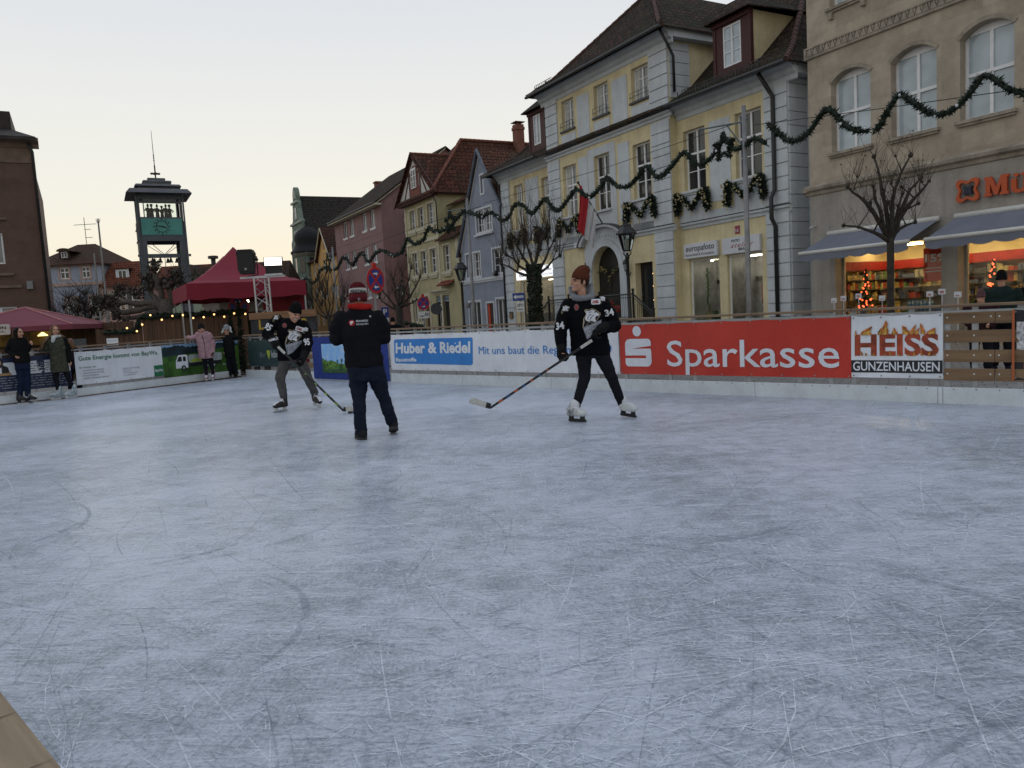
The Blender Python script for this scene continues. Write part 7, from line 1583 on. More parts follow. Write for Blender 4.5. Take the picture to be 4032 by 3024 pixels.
m.build("seam_piping", PPINK, t)
m = MB(); m.tube([(0, 0, -.13), (0, 0, zt)], .04, 8); m.build("pole", pm("parasol_wood", (.2, .13, .08), .7), t)
m = MB()
for k in range(8): a = R(45 * k); m.tube([(0, 0, 1.7), (1.6 * math.cos(a), 1.6 * math.sin(a), 1.95)], .02, 5)
m.build("rib", pm("parasol_wood", (.2, .13, .08), .7), t)
m = MB(); m.prism(rrect(-.52, .26, 1.62, 1.97, .05), -hw - .05, -hw - .03, 0); m.text("RHÖN", -.36, 1.81, h=.10, w=.5, bold=.03, y=-hw - .055, mi=1); m.text("SPRUDEL", -.33, 1.70, h=.06, w=.44, y=-hw - .055, mi=1); m.build("name_panel", [pm("panel_cream", (.50, .45, .42), .6), SDK], t)
t = thing("drinks_stall", "dim wooden drinks stall counter under the maroon parasol", "stall", (pc.x - .2, pc.y + .6, 0), R(12)); m = MB(); m.box(-3, 3.3, .6, .7, -.13, 1.9); m.box(-3, 3.3, -.9, -.5, .95, 1.0); m.box(-3, 3.3, -.52, -.5, -.13, .95); m.build("counter", WP, t); m = MB(); m.box(-1.6, .6, .5, .59, 1.2, 1.7); m.build("back_panel", pm("stall_ochre", (.22, .15, .06), .8, .2, 2), t)
for x in (-1.6, .25): m = MB(); m.lathe([(.03, .14), (.18, .02), (.17, 0), (.0001, .05)], 10, 0, Matrix.Translation((x, .2, 1.52))); m.build("hanging_lamp", emit("stall_lamp_glow", (1, .75, .25), 2.5), t)
# flag poles
for i, (x0, y0, x1, y1, Y) in enumerate(((383, 861, 428, 1268, 40), (371, 997, 401, 1290, 41))):
 p = pt(x1, y1, Y); q = pt(x0, y0, Y); m = MB(); m.tube([(0, 0, -.13), (0, 0, q.z)], [.07, .04], 8)
 if i == 0: m.tube([(0, 0, q.z - .3), (.09, 0, q.z - .1), (.1, 0, q.z)], .015, 4); m.tube([(0, 0, q.z - .3), (-.09, 0, q.z - .1), (-.1, 0, q.z)], .015, 4)
 o = m.build("flag_pole", POLE); o.location = (p.x, p.y, 0); tag(o, ("taller bare flag pole with a forked tip beside the pale blue house", "shorter bare flag pole beside the pale blue house")[i], "pole")
# cafe furniture behind the rail in front of the mustard and blue grey houses
r = random.Random(44)
for k, (x, Y, lb) in enumerate(((1560, 30, "below the bare tree at the mustard house"), (1880, 27, "in front of the blue grey house"), (2060, 25.5, "near the one way sign"))):
 t = thing("cafe_table", "pale cafe table standing outside, " + lb, "table", gpz(x, 1300, Y), .3 * k, "pale cafe tables outside the houses"); m = MB(); m.box(-.6, .6, -.35, .35, .70, .73); m.build("table_top", pm("table_white", (.5, .52, .55), .5), t)
 for sx in (-.5, .5):
  m = MB(); m.box(sx - .03, sx + .03, -.3, .3, -.13, .70); m.build("leg", IRON, t)
b = gpz(1620, 1260, 29); m = MB()
for k in range(60): m.ball(Vector((r.gauss(0, .28), r.gauss(0, .2), .8 + abs(r.gauss(0, .18)))), r.uniform(.05, .12), 6)
m.tube([(0, 0, -.13), (0, 0, .8)], .2, 10)
o = m.build("round_shrub", pm("shrub_dark", (.016, .024, .013), .9, .4, 9)); o.location = b; tag(o, "low dark rounded shrub behind the rail by the mustard house", "shrub")
# sparkling water and price cards in front of the shop
for k, u in enumerate((23.4, 23.75, 24.3, 25.1, 26.6, 26.95, 27.4)):
 m = MB(); m.box(-.1, .1, -.01, .01, 0, .15); m.box(-.06, .04 + .02 * (k % 2), -.015, -.011, .03, .06 + .02 * (k % 3), 1); m.tube([(0, .0, -1.58), (0, 0, .0)], .012, 4); o = m.build("price_card", [WHITE, pm("card_rose", (.45, .2, .2), .6)]); o.location = street(u, -.9, 1.13 + .05 * (k % 3)); o.rotation_euler = (0, 0, SRZ); tag(o, "small white price card on a stick before the lit shop windows", "card", "price cards before the lit shop windows")
# ================================================================== people
SKIN = pm("skin", (.46, .245, .165), .55, .12, 9, spec=.35, fine=.04); EYEM = pm("eye_dark", (.02, .014, .012), .3); LIPM = pm("lip", (.30, .12, .10), .5); TEETH = pm("teeth", (.6, .56, .5), .4)
def cloth(name, c, **k): return pm(name, c, k.pop('rough', .9), k.pop('var', .15), k.pop('scale', 7), bump=k.pop('bump', .25), bscale=k.pop('bscale', 120), spec=k.pop('spec', .06), **k)
BLKF = cloth("black_jersey", (.006, .006, .008)); BLKP = cloth("black_trousers", (.012, .013, .018)); NAVYJ = cloth("dark_denim", (.014, .018, .032)); GRYT = cloth("grey_trousers", (.085, .082, .082)); GRYH = cloth("grey_hood", (.20, .21, .23)); RUST = cloth("rust_knit", (.105, .034, .02), bscale=200, bump=.6)
GLV = cloth("glove_black", (.010, .010, .011), rough=.6); BLKK = cloth("black_knit", (.008, .008, .009), bump=.6, bscale=220)
def mesh_from(mb, voxel, smooth=6, name="m", wrinkle=0, seed=0):
 """join overlapping closed shapes into one continuous skin"""
 me = bpy.data.meshes.new(name); me.from_pydata([tuple(p) for p in mb.v], [], mb.f); o = bpy.data.objects.new("tmp", me); COL.objects.link(o)
 md = o.modifiers.new("r", 'REMESH'); md.mode = 'VOXEL'; md.voxel_size = voxel
 if smooth: s = o.modifiers.new("s", 'SMOOTH'); s.factor = .5; s.iterations = smooth
 dg = bpy.context.evaluated_depsgraph_get(); dg.update(); out = bpy.data.meshes.new_from_object(o.evaluated_get(dg)); bpy.data.objects.remove(o); bpy.data.meshes.remove(me)
 if wrinkle:
  nrm = [v.normal.copy() for v in out.vertices]
  for v, n in zip(out.vertices, nrm):
   p = v.co; a = noise.noise((p.x * 7 + seed, p.y * 7, p.z * 16)); b = noise.noise((p.x * 15, p.y * 15 + seed, p.z * 34 + p.x * 12)); v.co = p + n * wrinkle * (a + .55 * b)
 out.polygons.foreach_set('use_smooth', [True] * len(out.polygons)); out.update()
 return out
def put(me, name, mats, par, fn=None):
 if not isinstance(mats, (list, tuple)): mats = [mats]
 me.materials.clear()
 for m in mats: me.materials.append(m)
 if fn:
  for p in me.polygons: p.material_index = fn(p.center)
 o = bpy.data.objects.new(name, me); COL.objects.link(o); o.parent = par; return o
def cap(mb, pts, rads, n=12):
 pts = [Vector(p) for p in pts]; mb.tube(pts, rads, n)
 for p, r in ((pts[0], rads[0]), (pts[-1], rads[-1])): mb.ball(p, r * .99, 10)
 for p, r in zip(pts[1:-1], rads[1:-1]): mb.ball(p, r * 1.0, 10)
def loft(mb, rings, n=20, yaw=0):
 """stacked ellipses (cx, cy, z, rx, ry[, yaw])"""
 vs = []; fs = []
 for r in rings:
  cx, cy, z, rx, ry = r[:5]; w = R(r[5] if len(r) > 5 else yaw)
  for k in range(n):
   a = 2 * math.pi * k / n; x = rx * math.copysign(abs(math.cos(a)) ** .85, math.cos(a)); y = ry * math.copysign(abs(math.sin(a)) ** .85, math.sin(a)); vs.append((cx + x * math.cos(w) - y * math.sin(w), cy + x * math.sin(w) + y * math.cos(w), z))
 for i in range(len(rings) - 1):
  for k in range(n): fs.append((i * n + k, i * n + (k + 1) % n, (i + 1) * n + (k + 1) % n, (i + 1) * n + k))
 fs.append(tuple(range(n - 1, -1, -1))); fs.append(tuple((len(rings) - 1) * n + k for k in range(n))); mb.add(vs, fs)
def headm(c, yaw, pitch=0, roll=0, s=1.0):
 return Matrix.Translation(c) @ Matrix.Rotation(R(yaw), 4, 'Z') @ Matrix.Rotation(R(roll), 4, 'Y') @ Matrix.Rotation(R(pitch), 4, 'X') @ Matrix.Scale(s, 4)
def ell(mb, T, c, r, n=14):
 m = MB(); m.ball(c, r, n); mb.add(m.v, m.f, 0, T)
def head_shapes(mb, T):
 ell(mb, T, (0, .012, .032), (.076, .096, .092)); ell(mb, T, (0, -.022, -.03), (.066, .07, .085)); ell(mb, T, (0, -.045, -.075), (.045, .045, .036)); ell(mb, T, (0, -.07, -.093), (.024, .022, .02))
 ell(mb, T, (0, -.082, .036), (.052, .018, .014)); ell(mb, T, (0, -.097, .004), (.012, .02, .026)); ell(mb, T, (0, -.108, -.018), (.017, .017, .012))
 for sx in (-1, 1): ell(mb, T, (sx * .04, -.066, -.022), (.026, .026, .028)); ell(mb, T, (sx * .076, .02, -.0), (.011, .022, .034))
 ell(mb, T, (0, -.085, -.052), (.028, .015, .012))
def face_fn(T, smile=True):
 I = T.inverted()
 def f(c):
  p = I @ c
  if p.y < -.045:
   for sx in (-1, 1):
    if ((p.x - sx * .031) / .016) ** 2 + ((p.z - .012) / .008) ** 2 < 1: return 1
    if ((p.x - sx * .033) / .023) ** 2 + ((p.z - .033) / .006) ** 2 < 1: return 1
   q = (p.x / .03) ** 2
   zz = p.z + .055 - (.010 * q if smile else 0)
   if q < 1 and abs(zz) < .0055: return 3 if smile else 2
   if q < 1.3 and abs(zz) < .012: return 2
  return 0
 return f
def hand_shapes(mb, wrist, tip, side, curl=.6, r=1.0, thumb=None):
 """palm with four fingers and a thumb curling toward `side`"""
 w, t = Vector(wrist), Vector(tip); d = (t - w); L = d.length; d.normalize(); s = Vector(side).normalized(); b = d.cross(s).normalized(); s = b.cross(d)
 pc = w + d * L * .42
 for k in (-1.5, -.5, .5, 1.5): cap(mb, [w + b * k * .010, w + d * L * .5 + b * k * .019], [.019 * r, .0165 * r], 8)
 for i, k in enumerate((-1.5, -.5, .5, 1.5)):
  ln = (.42, .52, .48, .36)[i] * L * 1.15; p0 = w + d * L * .52 + b * k * .020; p1 = p0 + (d * (1 - curl * .35) + s * curl * .6).normalized() * ln * .45; p2 = p1 + (d * (1 - curl * 1.2) + s * curl).normalized() * ln * .32; p3 = p2 + (d * (.6 - curl * 1.5) + s * curl * .7).normalized() * ln * .25
  cap(mb, [p0, p1, p2, p3], [.0115 * r, .0105 * r, .0098 * r, .0085 * r], 8)
 tb = thumb or -1; p0 = w + d * L * .18 + b * tb * .028; p1 = p0 + (d * .6 + b * tb * .7 + s * .4).normalized() * L * .26; p2 = p1 + (d * .8 + s * .6 * curl - b * tb * .1).normalized() * L * .2
 cap(mb, [p0, p1, p2], [.016 * r, .013 * r, .0105 * r], 8)
def body(par, J, T, hands=(), voxel=.011, smile=True, wr=1.0):
 """one continuous body: trunk, neck, head, limbs and hands"""
 mb = MB(); g = J
 loft(mb, [(x, y, z, rx * .86, ry * .86) + tuple(q) for (x, y, z, rx, ry, *q) in g['torso']])
 cap(mb, [g['neck'], T @ Vector((0, .02, -.06))], [.058, .054]); head_shapes(mb, T)
 for s in ('l', 'r'):
  a = g['arm_' + s]; cap(mb, a[:3], [.052 * wr, .042 * wr, .030 * wr]); b = g['leg_' + s]; cap(mb, b[:3], [.078 * wr, .052 * wr, .036 * wr])
  if len(b) > 3: cap(mb, [b[2], b[3]], [.036, .03])
 for h in hands: hand_shapes(mb, *h)
 return put(mesh_from(mb, voxel, 3), "body", [SKIN, EYEM, LIPM, TEETH], par, face_fn(T, smile))
def beanie(par, T, mat, cuff=.035, top=.205, slouch=0., name="hat", z0=.022):
 m = MB(); pr = [(.080, z0 - .004), (.091, z0), (.094, z0 + cuff * .5), (.092, z0 + cuff), (.086, z0 + cuff + .004), (.087, z0 + .07), (.078, z0 + .115), (.058, top - .025), (.03, top - .006), (.0001, top)]
 m.lathe(pr, 22, 0, T @ Matrix.Translation((0, .014, 0)) @ Matrix.Diagonal((1, 1.17, 1, 1)))
 if slouch:
  I = T.inverted()
  for i, v in enumerate(m.v):
   p = I @ v; k = max(0, p.z - z0 - .06) * slouch; m.v[i] = T @ Vector((p.x, p.y + k, p.z - k * .25))
 for i, v in enumerate(m.v): m.v[i] = v + Vector((noise.noise(v * 18), noise.noise(v * 18 + Vector((5, 0, 0))), noise.noise(v * 18 + Vector((0, 9, 0))))) * .004
 return m.build(name, mat, par, smooth=True)
def garment(par, name, mat, torso=None, tubes=(), voxel=.012, wrinkle=.006, seed=0, smooth=4, extra=None, parts=None):
 mb = MB()
 if torso: loft(mb, torso)
 for pts, rads in tubes: cap(mb, pts, rads)
 if extra: extra(mb)
 return put(mesh_from(mb, voxel, smooth, wrinkle=wrinkle, seed=seed), name, mat, par)
def decal(par, name, mats, target, T, direc, draw, sub=.03):
 """printed badge laid on a garment: flat shapes (x, z) carried by T and dropped onto the cloth along direc"""
 tm = target.data; bvh = BVHTree.FromPolygons([v.co.copy() for v in tm.vertices], [tuple(p.vertices) for p in tm.polygons]); out = MB(); direc = Vector(direc).normalized()
 class D:
  def _lay(s, vs, fs, mi, lay):
   bm = bmesh.new(); bv = [bm.verts.new((p[0], 0, p[1])) for p in vs]
   for f in fs:
    try: bm.faces.new([bv[i] for i in f])
    except ValueError: pass
   bmesh.ops.triangulate(bm, faces=bm.faces[:])
   for _ in range(4):
    es = [e for e in bm.edges if e.calc_length() > sub]
    if not es: break
    bmesh.ops.subdivide_edges(bm, edges=es, cuts=1); bmesh.ops.triangulate(bm, faces=bm.faces[:])
   bm.verts.index_update(); P = []
   for v in bm.verts:
    p = T @ v.co; h = bvh.ray_cast(p - direc * .35, direc, .8)
    q = h[0] if h[0] else p; P.append(q - direc * (.005 + .0016 * lay))
   out.add(P, [tuple(v.index for v in f.verts) for f in bm.faces], mi); bm.free()
  def poly(s, pts, mi, lay=0): s._lay(pts, [tuple(range(len(pts)))], mi, lay)
  def text(s, t, x, z, mi, lay=1, h=.1, w=None, bold=0, shear=0, align='C'):
   vs, fs, W, H = glyphs(t, bold, shear, 1.0); k = h / H; kx = w / W if w else k; o = {'C': -W * kx / 2, 'L': 0, 'R': -W * kx}[align]; s._lay([(x + o + p[0] * kx, z + p[1] * k) for p in vs], fs, mi, lay)
 draw(D()); return out.build(name, mats, par)
def skate(par, heel, toe, boot, holder, blade, lace, ankle_top, tilt=0, toecap=None, s=1.0, name="ice_skate"):
 """boot with tongue and laces on a holder and steel blade; heel and toe are points at blade level"""
 h, t = Vector(heel), Vector(toe); d = (t - h).normalized(); L = (t - h).length; up = Vector((0, 0, 1)); b = d.cross(up).normalized(); up = b.cross(d)
 T = Matrix((d, -b, up)).transposed().to_4x4(); T.translation = h; k = L / .30
 at = T.inverted() @ Vector(ankle_top)
 mb = MB(); zs = .075
 loft(mb, [(.13, 0, zs, .14, .042 * s), (.13, 0, zs + .03, .145, .05 * s), (.12, 0, zs + .07, .13, .05 * s), (.09, 0, zs + .10, .10, .046 * s)])
 mb.ball((.24, 0, zs + .04), (.05, .05 * s, .044), 12); cap(mb, [(.055, 0, zs + .06), (.05 + (at.x - .05) * .5, at.y * .5, zs + .06 + (at.z - zs - .06) * .5), at], [.056 * s, .055 * s, .062 * s])
 mb.v = [T @ Vector((v.x * k if v.z < zs + .09 else v.x, v.y, v.z)) for v in mb.v]
 I = T.inverted()
 def fn(c):
  p = I @ c
  if toecap and p.x > .19 * k: return 1
  if p.x > .075 and p.z > zs + .05 and abs(p.y) < .03: return 2
  return 0
 o = put(mesh_from(mb, .008, 3), name, [boot, toecap or boot, lace], par, fn)
 m = MB(); m.box(.02, .08, -.016, .016, .03, zs + .006, 0, T, .004); m.box(.20 * k, .26 * k, -.016, .016, .03, zs + .006, 0, T, .004); m.box(.01, .275 * k, -.011, .011, .022, .042, 0, T, .003); m.build("blade_holder", holder, o)
 m = MB(); m.prism([(.0, .012), (.02, .001), (.27 * k, .001), (.30 * k, .014), (.29 * k, .026), (.01, .026)], -.0025, .0025, 0, T); m.build("blade", blade, o)
 m = MB()
 for i in range(5): x = .175 * k - i * .022; z = zs + .068 + i * .017; m.tube([(x, -.034, z - .008), (x - .006, 0, z + .012), (x, .034, z - .008)], .0042, 5, 0, xf=T)
 for sgn in (-1, 1): m.tube([(.08, 0, zs + .16), (.11, sgn * .045, zs + .13), (.10, sgn * .055, zs + .08)], .0035, 4, 0, xf=T)
 m.build("lace", lace, o); return o
def person(loc, label, az):
 return thing("person", label, "person", (loc[0], loc[1], 0), -az)
WHT = pm("print_white", (.62, .64, .68), .7, .05, 6); LGR = pm("print_light_grey", (.32, .34, .38), .7, .08, 6); MGR = pm("print_mid_grey", (.16, .18, .23), .7); DRD = pm("print_dark_red", (.28, .02, .02), .7); PKB = pm("print_dusky_badge", (.16, .085, .09), .7); GLD = pm("print_pale_gold", (.42, .36, .24), .7); BK2 = pm("print_black_jersey", (.006, .006, .008), .8)
JM = [WHT, LGR, MGR, DRD, PKB, GLD, BK2]
def tiger(d, k, ox, oz, plate=True, word="ICETIGERS"):
 f = lambda L: [((x - 850) * k + ox, (680 - y) * k + oz) for x, y in L]
 d.poly(f([(695, 505), (730, 468), (790, 478), (830, 485), (885, 458), (970, 488), (1035, 540), (1090, 585), (1085, 640), (1045, 690), (1000, 760), (965, 815), (930, 830), (800, 800), (700, 930), (640, 900), (690, 740), (670, 700), (745, 590)]), 5, 0)
 d.poly(f([(705, 512), (735, 482), (790, 490), (830, 497), (885, 471), (965, 500), (1028, 550), (1078, 590), (1072, 640), (1035, 680), (990, 755), (955, 808), (925, 820), (800, 790), (700, 905), (660, 890), (702, 740), (685, 700), (762, 588)]), 6, 1)
 d.poly(f([(722, 522), (750, 502), (790, 512), (835, 515), (885, 490), (950, 508), (1000, 560), (1060, 602), (1055, 640), (1020, 652), (985, 640), (958, 680), (950, 725), (975, 755), (950, 808), (900, 775), (855, 760), (800, 778), (755, 760), (718, 730), (705, 692), (740, 625), (772, 585), (742, 558)]), 0, 2)
 for L in ([(790, 640), (830, 600), (870, 590), (880, 605), (835, 625), (800, 660), (775, 730), (755, 720)], [(830, 700), (880, 640), (930, 610), (940, 622), (895, 660), (850, 720), (835, 760), (820, 755)], [(800, 560), (850, 530), (900, 540), (850, 550), (815, 575)], [(925, 540), (985, 555), (970, 572), (935, 560)], [(750, 520), (785, 525), (770, 540)]): d.poly(f(L), 2, 3)
 d.poly(f([(945, 540), (985, 535), (990, 552), (960, 556)]), 6, 4); d.poly(f([(985, 655), (1020, 668), (1000, 720), (975, 745), (958, 722), (965, 680)]), 6, 4); d.poly(f([(975, 700), (995, 705), (985, 735)]), 3, 5)
 if plate:
  d.poly(f([(640, 915), (1110, 745), (1105, 850), (960, 1020), (870, 1130), (735, 1215)]), 2, 1); d.poly(f([(655, 930), (1095, 770), (1085, 840), (950, 1000), (860, 1110), (740, 1195)]), 1, 2)
  M4 = [(695, 945, 130, 225), (775, 925, 65, 170), (835, 905, 65, 155), (895, 880, 60, 140), (950, 860, 30, 110), (985, 845, 45, 90), (1030, 828, 40, 70)]
  for ch, (x, y, w, h) in zip("ICETIGE", M4): d.text(ch, (x + 25 - 850) * k + ox, (680 - y - h + 10) * k + oz, 2, 3, h=h * .78 * k, w=(w if ch != 'I' else 26) * .72 * k, bold=.03)
def number(d, t, x, z, h, w): d.text(t, x, z, 6, 1, h=h * 1.0, w=w * 1.06, bold=.09); d.text(t, x, z, 0, 2, h=h, w=w, bold=.035)
def rr(x0, x1, z0, z1, r): return rrect(x0, x1, z0, z1, r)
def facing(o, ang, tilt=0):
 """frame for a decal centred at o whose outward normal is -y turned by ang about z; tilt leans the writing"""
 return Matrix.Translation(o) @ Matrix.Rotation(R(ang), 4, 'Z') @ Matrix.Rotation(R(tilt), 4, 'Y')
STICKB = pm("stick_black", (.012, .012, .013), .35, .1); TAPEW = pm("tape_white", (.50, .50, .47), .8, .12, 12, bump=.3, bscale=60); STO = pm("stick_orange", (.50, .10, .02), .4); STB = pm("stick_blue", (.03, .09, .2), .4); STG = pm("stick_green", (.28, .45, .05), .4)
def stick(loc, az, butt, heel, tip, label, stripe, blade_m, stripe2=None):
 t = thing("hockey_stick", label, "hockey stick", (loc[0], loc[1], 0), -az, None); a, b, c = Vector(butt), Vector(heel), Vector(tip); d = (b - a).normalized()
 def bar(p, q, w, h, m_, name, par, mi=0):
  p, q = Vector(p), Vector(q); x = (q - p).normalized(); y = x.cross(Vector((0, 0, 1))).normalized(); z = y.cross(x)
  T = Matrix((x, y, z)).transposed().to_4x4(); T.translation = p; m = MB(); m.box(0, (q - p).length, -w / 2, w / 2, -h / 2, h / 2, 0, T, .003); return m.build(name, m_, par)
 s = bar(a + d * .0, b, .021, .030, STICKB, "shaft", t); bar(a - d * .005, a + d * .16, .026, .036, TAPEW, "grip_tape", t)
 L = (b - a).length
 for i in range(7):
  p = a + d * (L * (.42 + .075 * i)); bar(p, p + d * L * (.016 + .005 * i), .0235, .0325 if i % 2 else .0215, (stripe if i % 2 == 0 else (stripe2 or STICKB)), "stripe", s)
 e = (c - b).normalized(); m = MB(); n = 9; up = Vector((0, 0, 1)); up = (up - e * up.dot(e)).normalized(); side = e.cross(up); vs = []
 for i in range(n + 1):
  q = i / n; p = b + (c - b) * q + side * .035 * q * q; hh = .034 + .008 * q - (.02 * max(0, q - .85) / .15); lo = p - up * .012; vs.append([lo + side * .004, lo - side * .004, lo - side * .004 + up * 2 * hh, lo + side * .004 + up * 2 * hh])
 for i in range(n): m.add(vs[i] + vs[i + 1], [(0, 1, 5, 4), (1, 2, 6, 5), (2, 3, 7, 6), (3, 0, 4, 7)], 0 if i < 2 else 1)
 m.add(vs[0], [(3, 2, 1, 0)]); m.add(vs[-1], [(0, 1, 2, 3)], 0); m.build("blade", [STICKB, blade_m], t); return t
def glove(par, cuff, wrist, knuck, side, mat=GLV, wmat=None, text=None, name="hockey_glove"):
 """padded hockey glove: flared cuff, thick rolls on the back, five bent fingers round the stick"""
 mb = MB(); cap(mb, [cuff, wrist], [.070, .056]); w, k = Vector(wrist), Vector(knuck); d = (k - w).normalized(); L = (k - w).length; s = Vector(side).normalized(); b = d.cross(s).normalized(); s = b.cross(d)
 for q in (-1.2, 0, 1.2): cap(mb, [w + b * q * .026, w + d * L * .55 + b * q * .028 - s * .01], [.036, .034], 10)
 for i, q in enumerate((-1.5, -.5, .5, 1.5)):
  p0 = w + d * L * .6 + b * q * .025 - s * .008; p1 = p0 + d * L * .42 + s * .012; p2 = p1 + s * .052 - d * .004; p3 = p2 + s * .018 - d * L * .3; cap(mb, [p0, p1, p2, p3], [.022, .021, .018, .015], 8)
 p0 = w + d * L * .2 + b * -.05; cap(mb, [p0, p0 + d * L * .35 + s * .035 - b * .01, p0 + d * L * .55 + s * .07 + b * .015], [.024, .021, .017], 8)
 o = put(mesh_from(mb, .007, 2), name, mat, par)
 if text: text(o)
 return o
# ------------------------------------------------------------------ skater with the rust hat
def skater34():
 az = R(6.55); base = (1.1, 9.58); p = person(base, "skater in black jersey number 34 and rust brown knit hat looking left", az)
 T = headm((-.195, -.02, 1.725), -58, -4, 4, 1.06)
 aL = [(-.35, .0, 1.46), (-.455, -.06, 1.15), (-.445, -.17, .90)]; aR = [(.05, .03, 1.48), (.205, .0, 1.17), (.05, -.21, 1.15)]
 lL = [(-.185, 0, .84), (-.185, -.06, .54), (-.315, -.06, .17)]; lR = [(.03, 0, .84), (.145, -.02, .54), (.265, .12, .17)]
 J = dict(torso=[(-.08, 0, .80, .17, .13), (-.08, 0, 1.0, .16, .12), (-.13, 0, 1.25, .19, .13), (-.15, 0, 1.42, .19, .12), (-.155, 0, 1.50, .12, .09)], neck=(-.16, 0, 1.50), arm_l=aL, arm_r=aR, leg_l=lL, leg_r=lR)
 body(p, J, T, [(aL[2], (-.44, -.215, .82), (.7, -.3, .2), .9, .8), (aR[2], (-.02, -.25, 1.10), (-.3, -.2, -.6), .9, .8)], .009)
 garment(p, "trousers", cloth('black_jeans', (.014, .015, .02)), [(-.075, 0, .78, .19, .125), (-.08, 0, .9, .19, .13), (-.08, 0, .98, .18, .125)], [(lL, [.108, .074, .054]), (lR, [.105, .072, .052])], .012, .007, 3)
 j = garment(p, "jersey", BLKF, [(-.095, 0, .82, .245, .15, -6), (-.10, 0, .9, .25, .155, -6), (-.11, 0, 1.05, .235, .155, -5), (-.13, 0, 1.25, .235, .15, -5), (-.15, 0, 1.40, .235, .14, -4), (-.155, 0, 1.485, .19, .115, -4), (-.16, 0, 1.54, .10, .085)],
    [([aL[0], (-.42, -.02, 1.3), aL[1], (-.455, -.13, .97)], [.085, .088, .088, .070]), ([aR[0], (.15, .02, 1.32), aR[1], (.11, -.14, 1.15)], [.085, .09, .095, .075])], .012, .008, 5)
 def hood(mb):
  for k in range(14):
   a = R(200 + 300 * k / 13 - 60); 
  pts = [(-.165 + .115 * math.cos(R(x)), .02 + .105 * math.sin(R(x)), 1.575 + .035 * math.sin(R(x)) - (.0 if math.sin(R(x)) > -.3 else .02)) for x in range(0, 361, 24)]; cap(mb, pts, [.044 + .02 * max(0, math.sin(R(x))) for x in range(0, 361, 24)])
  cap(mb, [(-.30, .0, 1.585), (-.31, .01, 1.66), (-.27, .07, 1.66)], [.034, .03, .03]); cap(mb, [(-.06, .04, 1.59), (-.055, .07, 1.68), (-.14, .13, 1.66)], [.036, .032, .036])
 garment(p, "hood", GRYH, None, (), .010, .004, 2, 3, hood)
 garment(p, 'hair', cloth('brown_hair', (.03, .016, .01), rough=.6), None, (), .007, .002, 3, 1, lambda mb: (ell(mb, T, (.068, .045, .01), (.018, .05, .045)), ell(mb, T, (-.068, .045, .01), (.018, .05, .045)), ell(mb, T, (0, .085, .005), (.065, .03, .045)), ell(mb, T, (.072, -.01, .015), (.01, .018, .04)), ell(mb, T, (-.072, -.01, .015), (.01, .018, .04))))
 beanie(p, T, RUST, .045, .215, .35, z0=.035)
 k = .000437
 decal(p, "tiger_emblem", JM, j, facing((-.075, -.15, 1.285), -2), (0, 1, 0), lambda d: tiger(d, k * 1.14, 0, 0))
 decal(p, "sleeve_number", JM, j, facing((-.445, -.1, 1.21), -22, -8), (math.sin(R(22)) * 1, math.cos(R(22)), 0), lambda d: number(d, "34", 0, -.045, .085, .095))
 decal(p, "sleeve_number", JM, j, facing((.155, -.08, 1.335), 12, -10), (-.15, 1, 0), lambda d: number(d, "34", 0, -.04, .08, .11))
 decal(p, "league_badge", JM, j, facing((-.005, -.14, 1.475), 5), (0, 1, 0), lambda d: (d.poly(rr(-.056, .056, -.034, .034, .016), 0, 1), d.text("DEL", 0, -.017, 3, 2, h=.034, w=.085, bold=.06, shear=.1)))
 decal(p, "round_badge", JM, j, facing((-.245, -.14, 1.42), -12), (.1, 1, 0), lambda d: (d.poly(arc(0, 0, .03, 0, 360, 16, .042)[:-1], 4, 1), d.poly(arc(0, 0, .016, 0, 360, 12, .022)[:-1], 3, 2)))
 for (o_, an, s) in (((-.375, -.08, 1.405), -35, .38), ((.095, -.07, 1.50), 30, .34)): decal(p, "shoulder_emblem", JM, j, facing(o_, an, -5), (-math.sin(R(an)), math.cos(R(an)), 0), lambda d, s=s: tiger(d, k * s * .62 / .5, 0, 0, False), .02)
 glove(p, (-.45, -.12, .97), (-.45, -.18, .89), (-.44, -.22, .79), (.35, -.6, -.1))
 g2 = glove(p, (.09, -.16, 1.16), (.03, -.225, 1.14), (-.05, -.27, 1.07), (-.3, -.2, -.6))
 WB = pm("skate_white", (.55, .58, .58), .45, .06, 6); BH = pm("skate_black", (.012, .012, .013), .4); STL = pm("skate_blade_dark", (.05, .05, .055), .3, metal=.6); STLB = pm("steel_blade", (.45, .46, .48), .25, metal=.9)
 skate(p, (-.415, -.05, .0), (-.18, -.22, .0), pm("skate_white_black", (.5, .52, .53), .4, .3, 14, tint=(.03, .03, .032)), BH, STL, WHT, (-.315, -.07, .22), toecap=WB, s=1.12)
 skate(p, (.235, .15, .02), (.44, -.01, .0), WB, BH, STL, WHT, (.262, .12, .22), toecap=WB, s=1.12)
 stick(base, az, (-.075, -.29, 1.01), (-1.37, -.24, .235), (-1.62, -.30, .325), "hockey stick with orange and blue stripes and a white taped blade held by skater 34", STO, TAPEW, STB)
skater34()
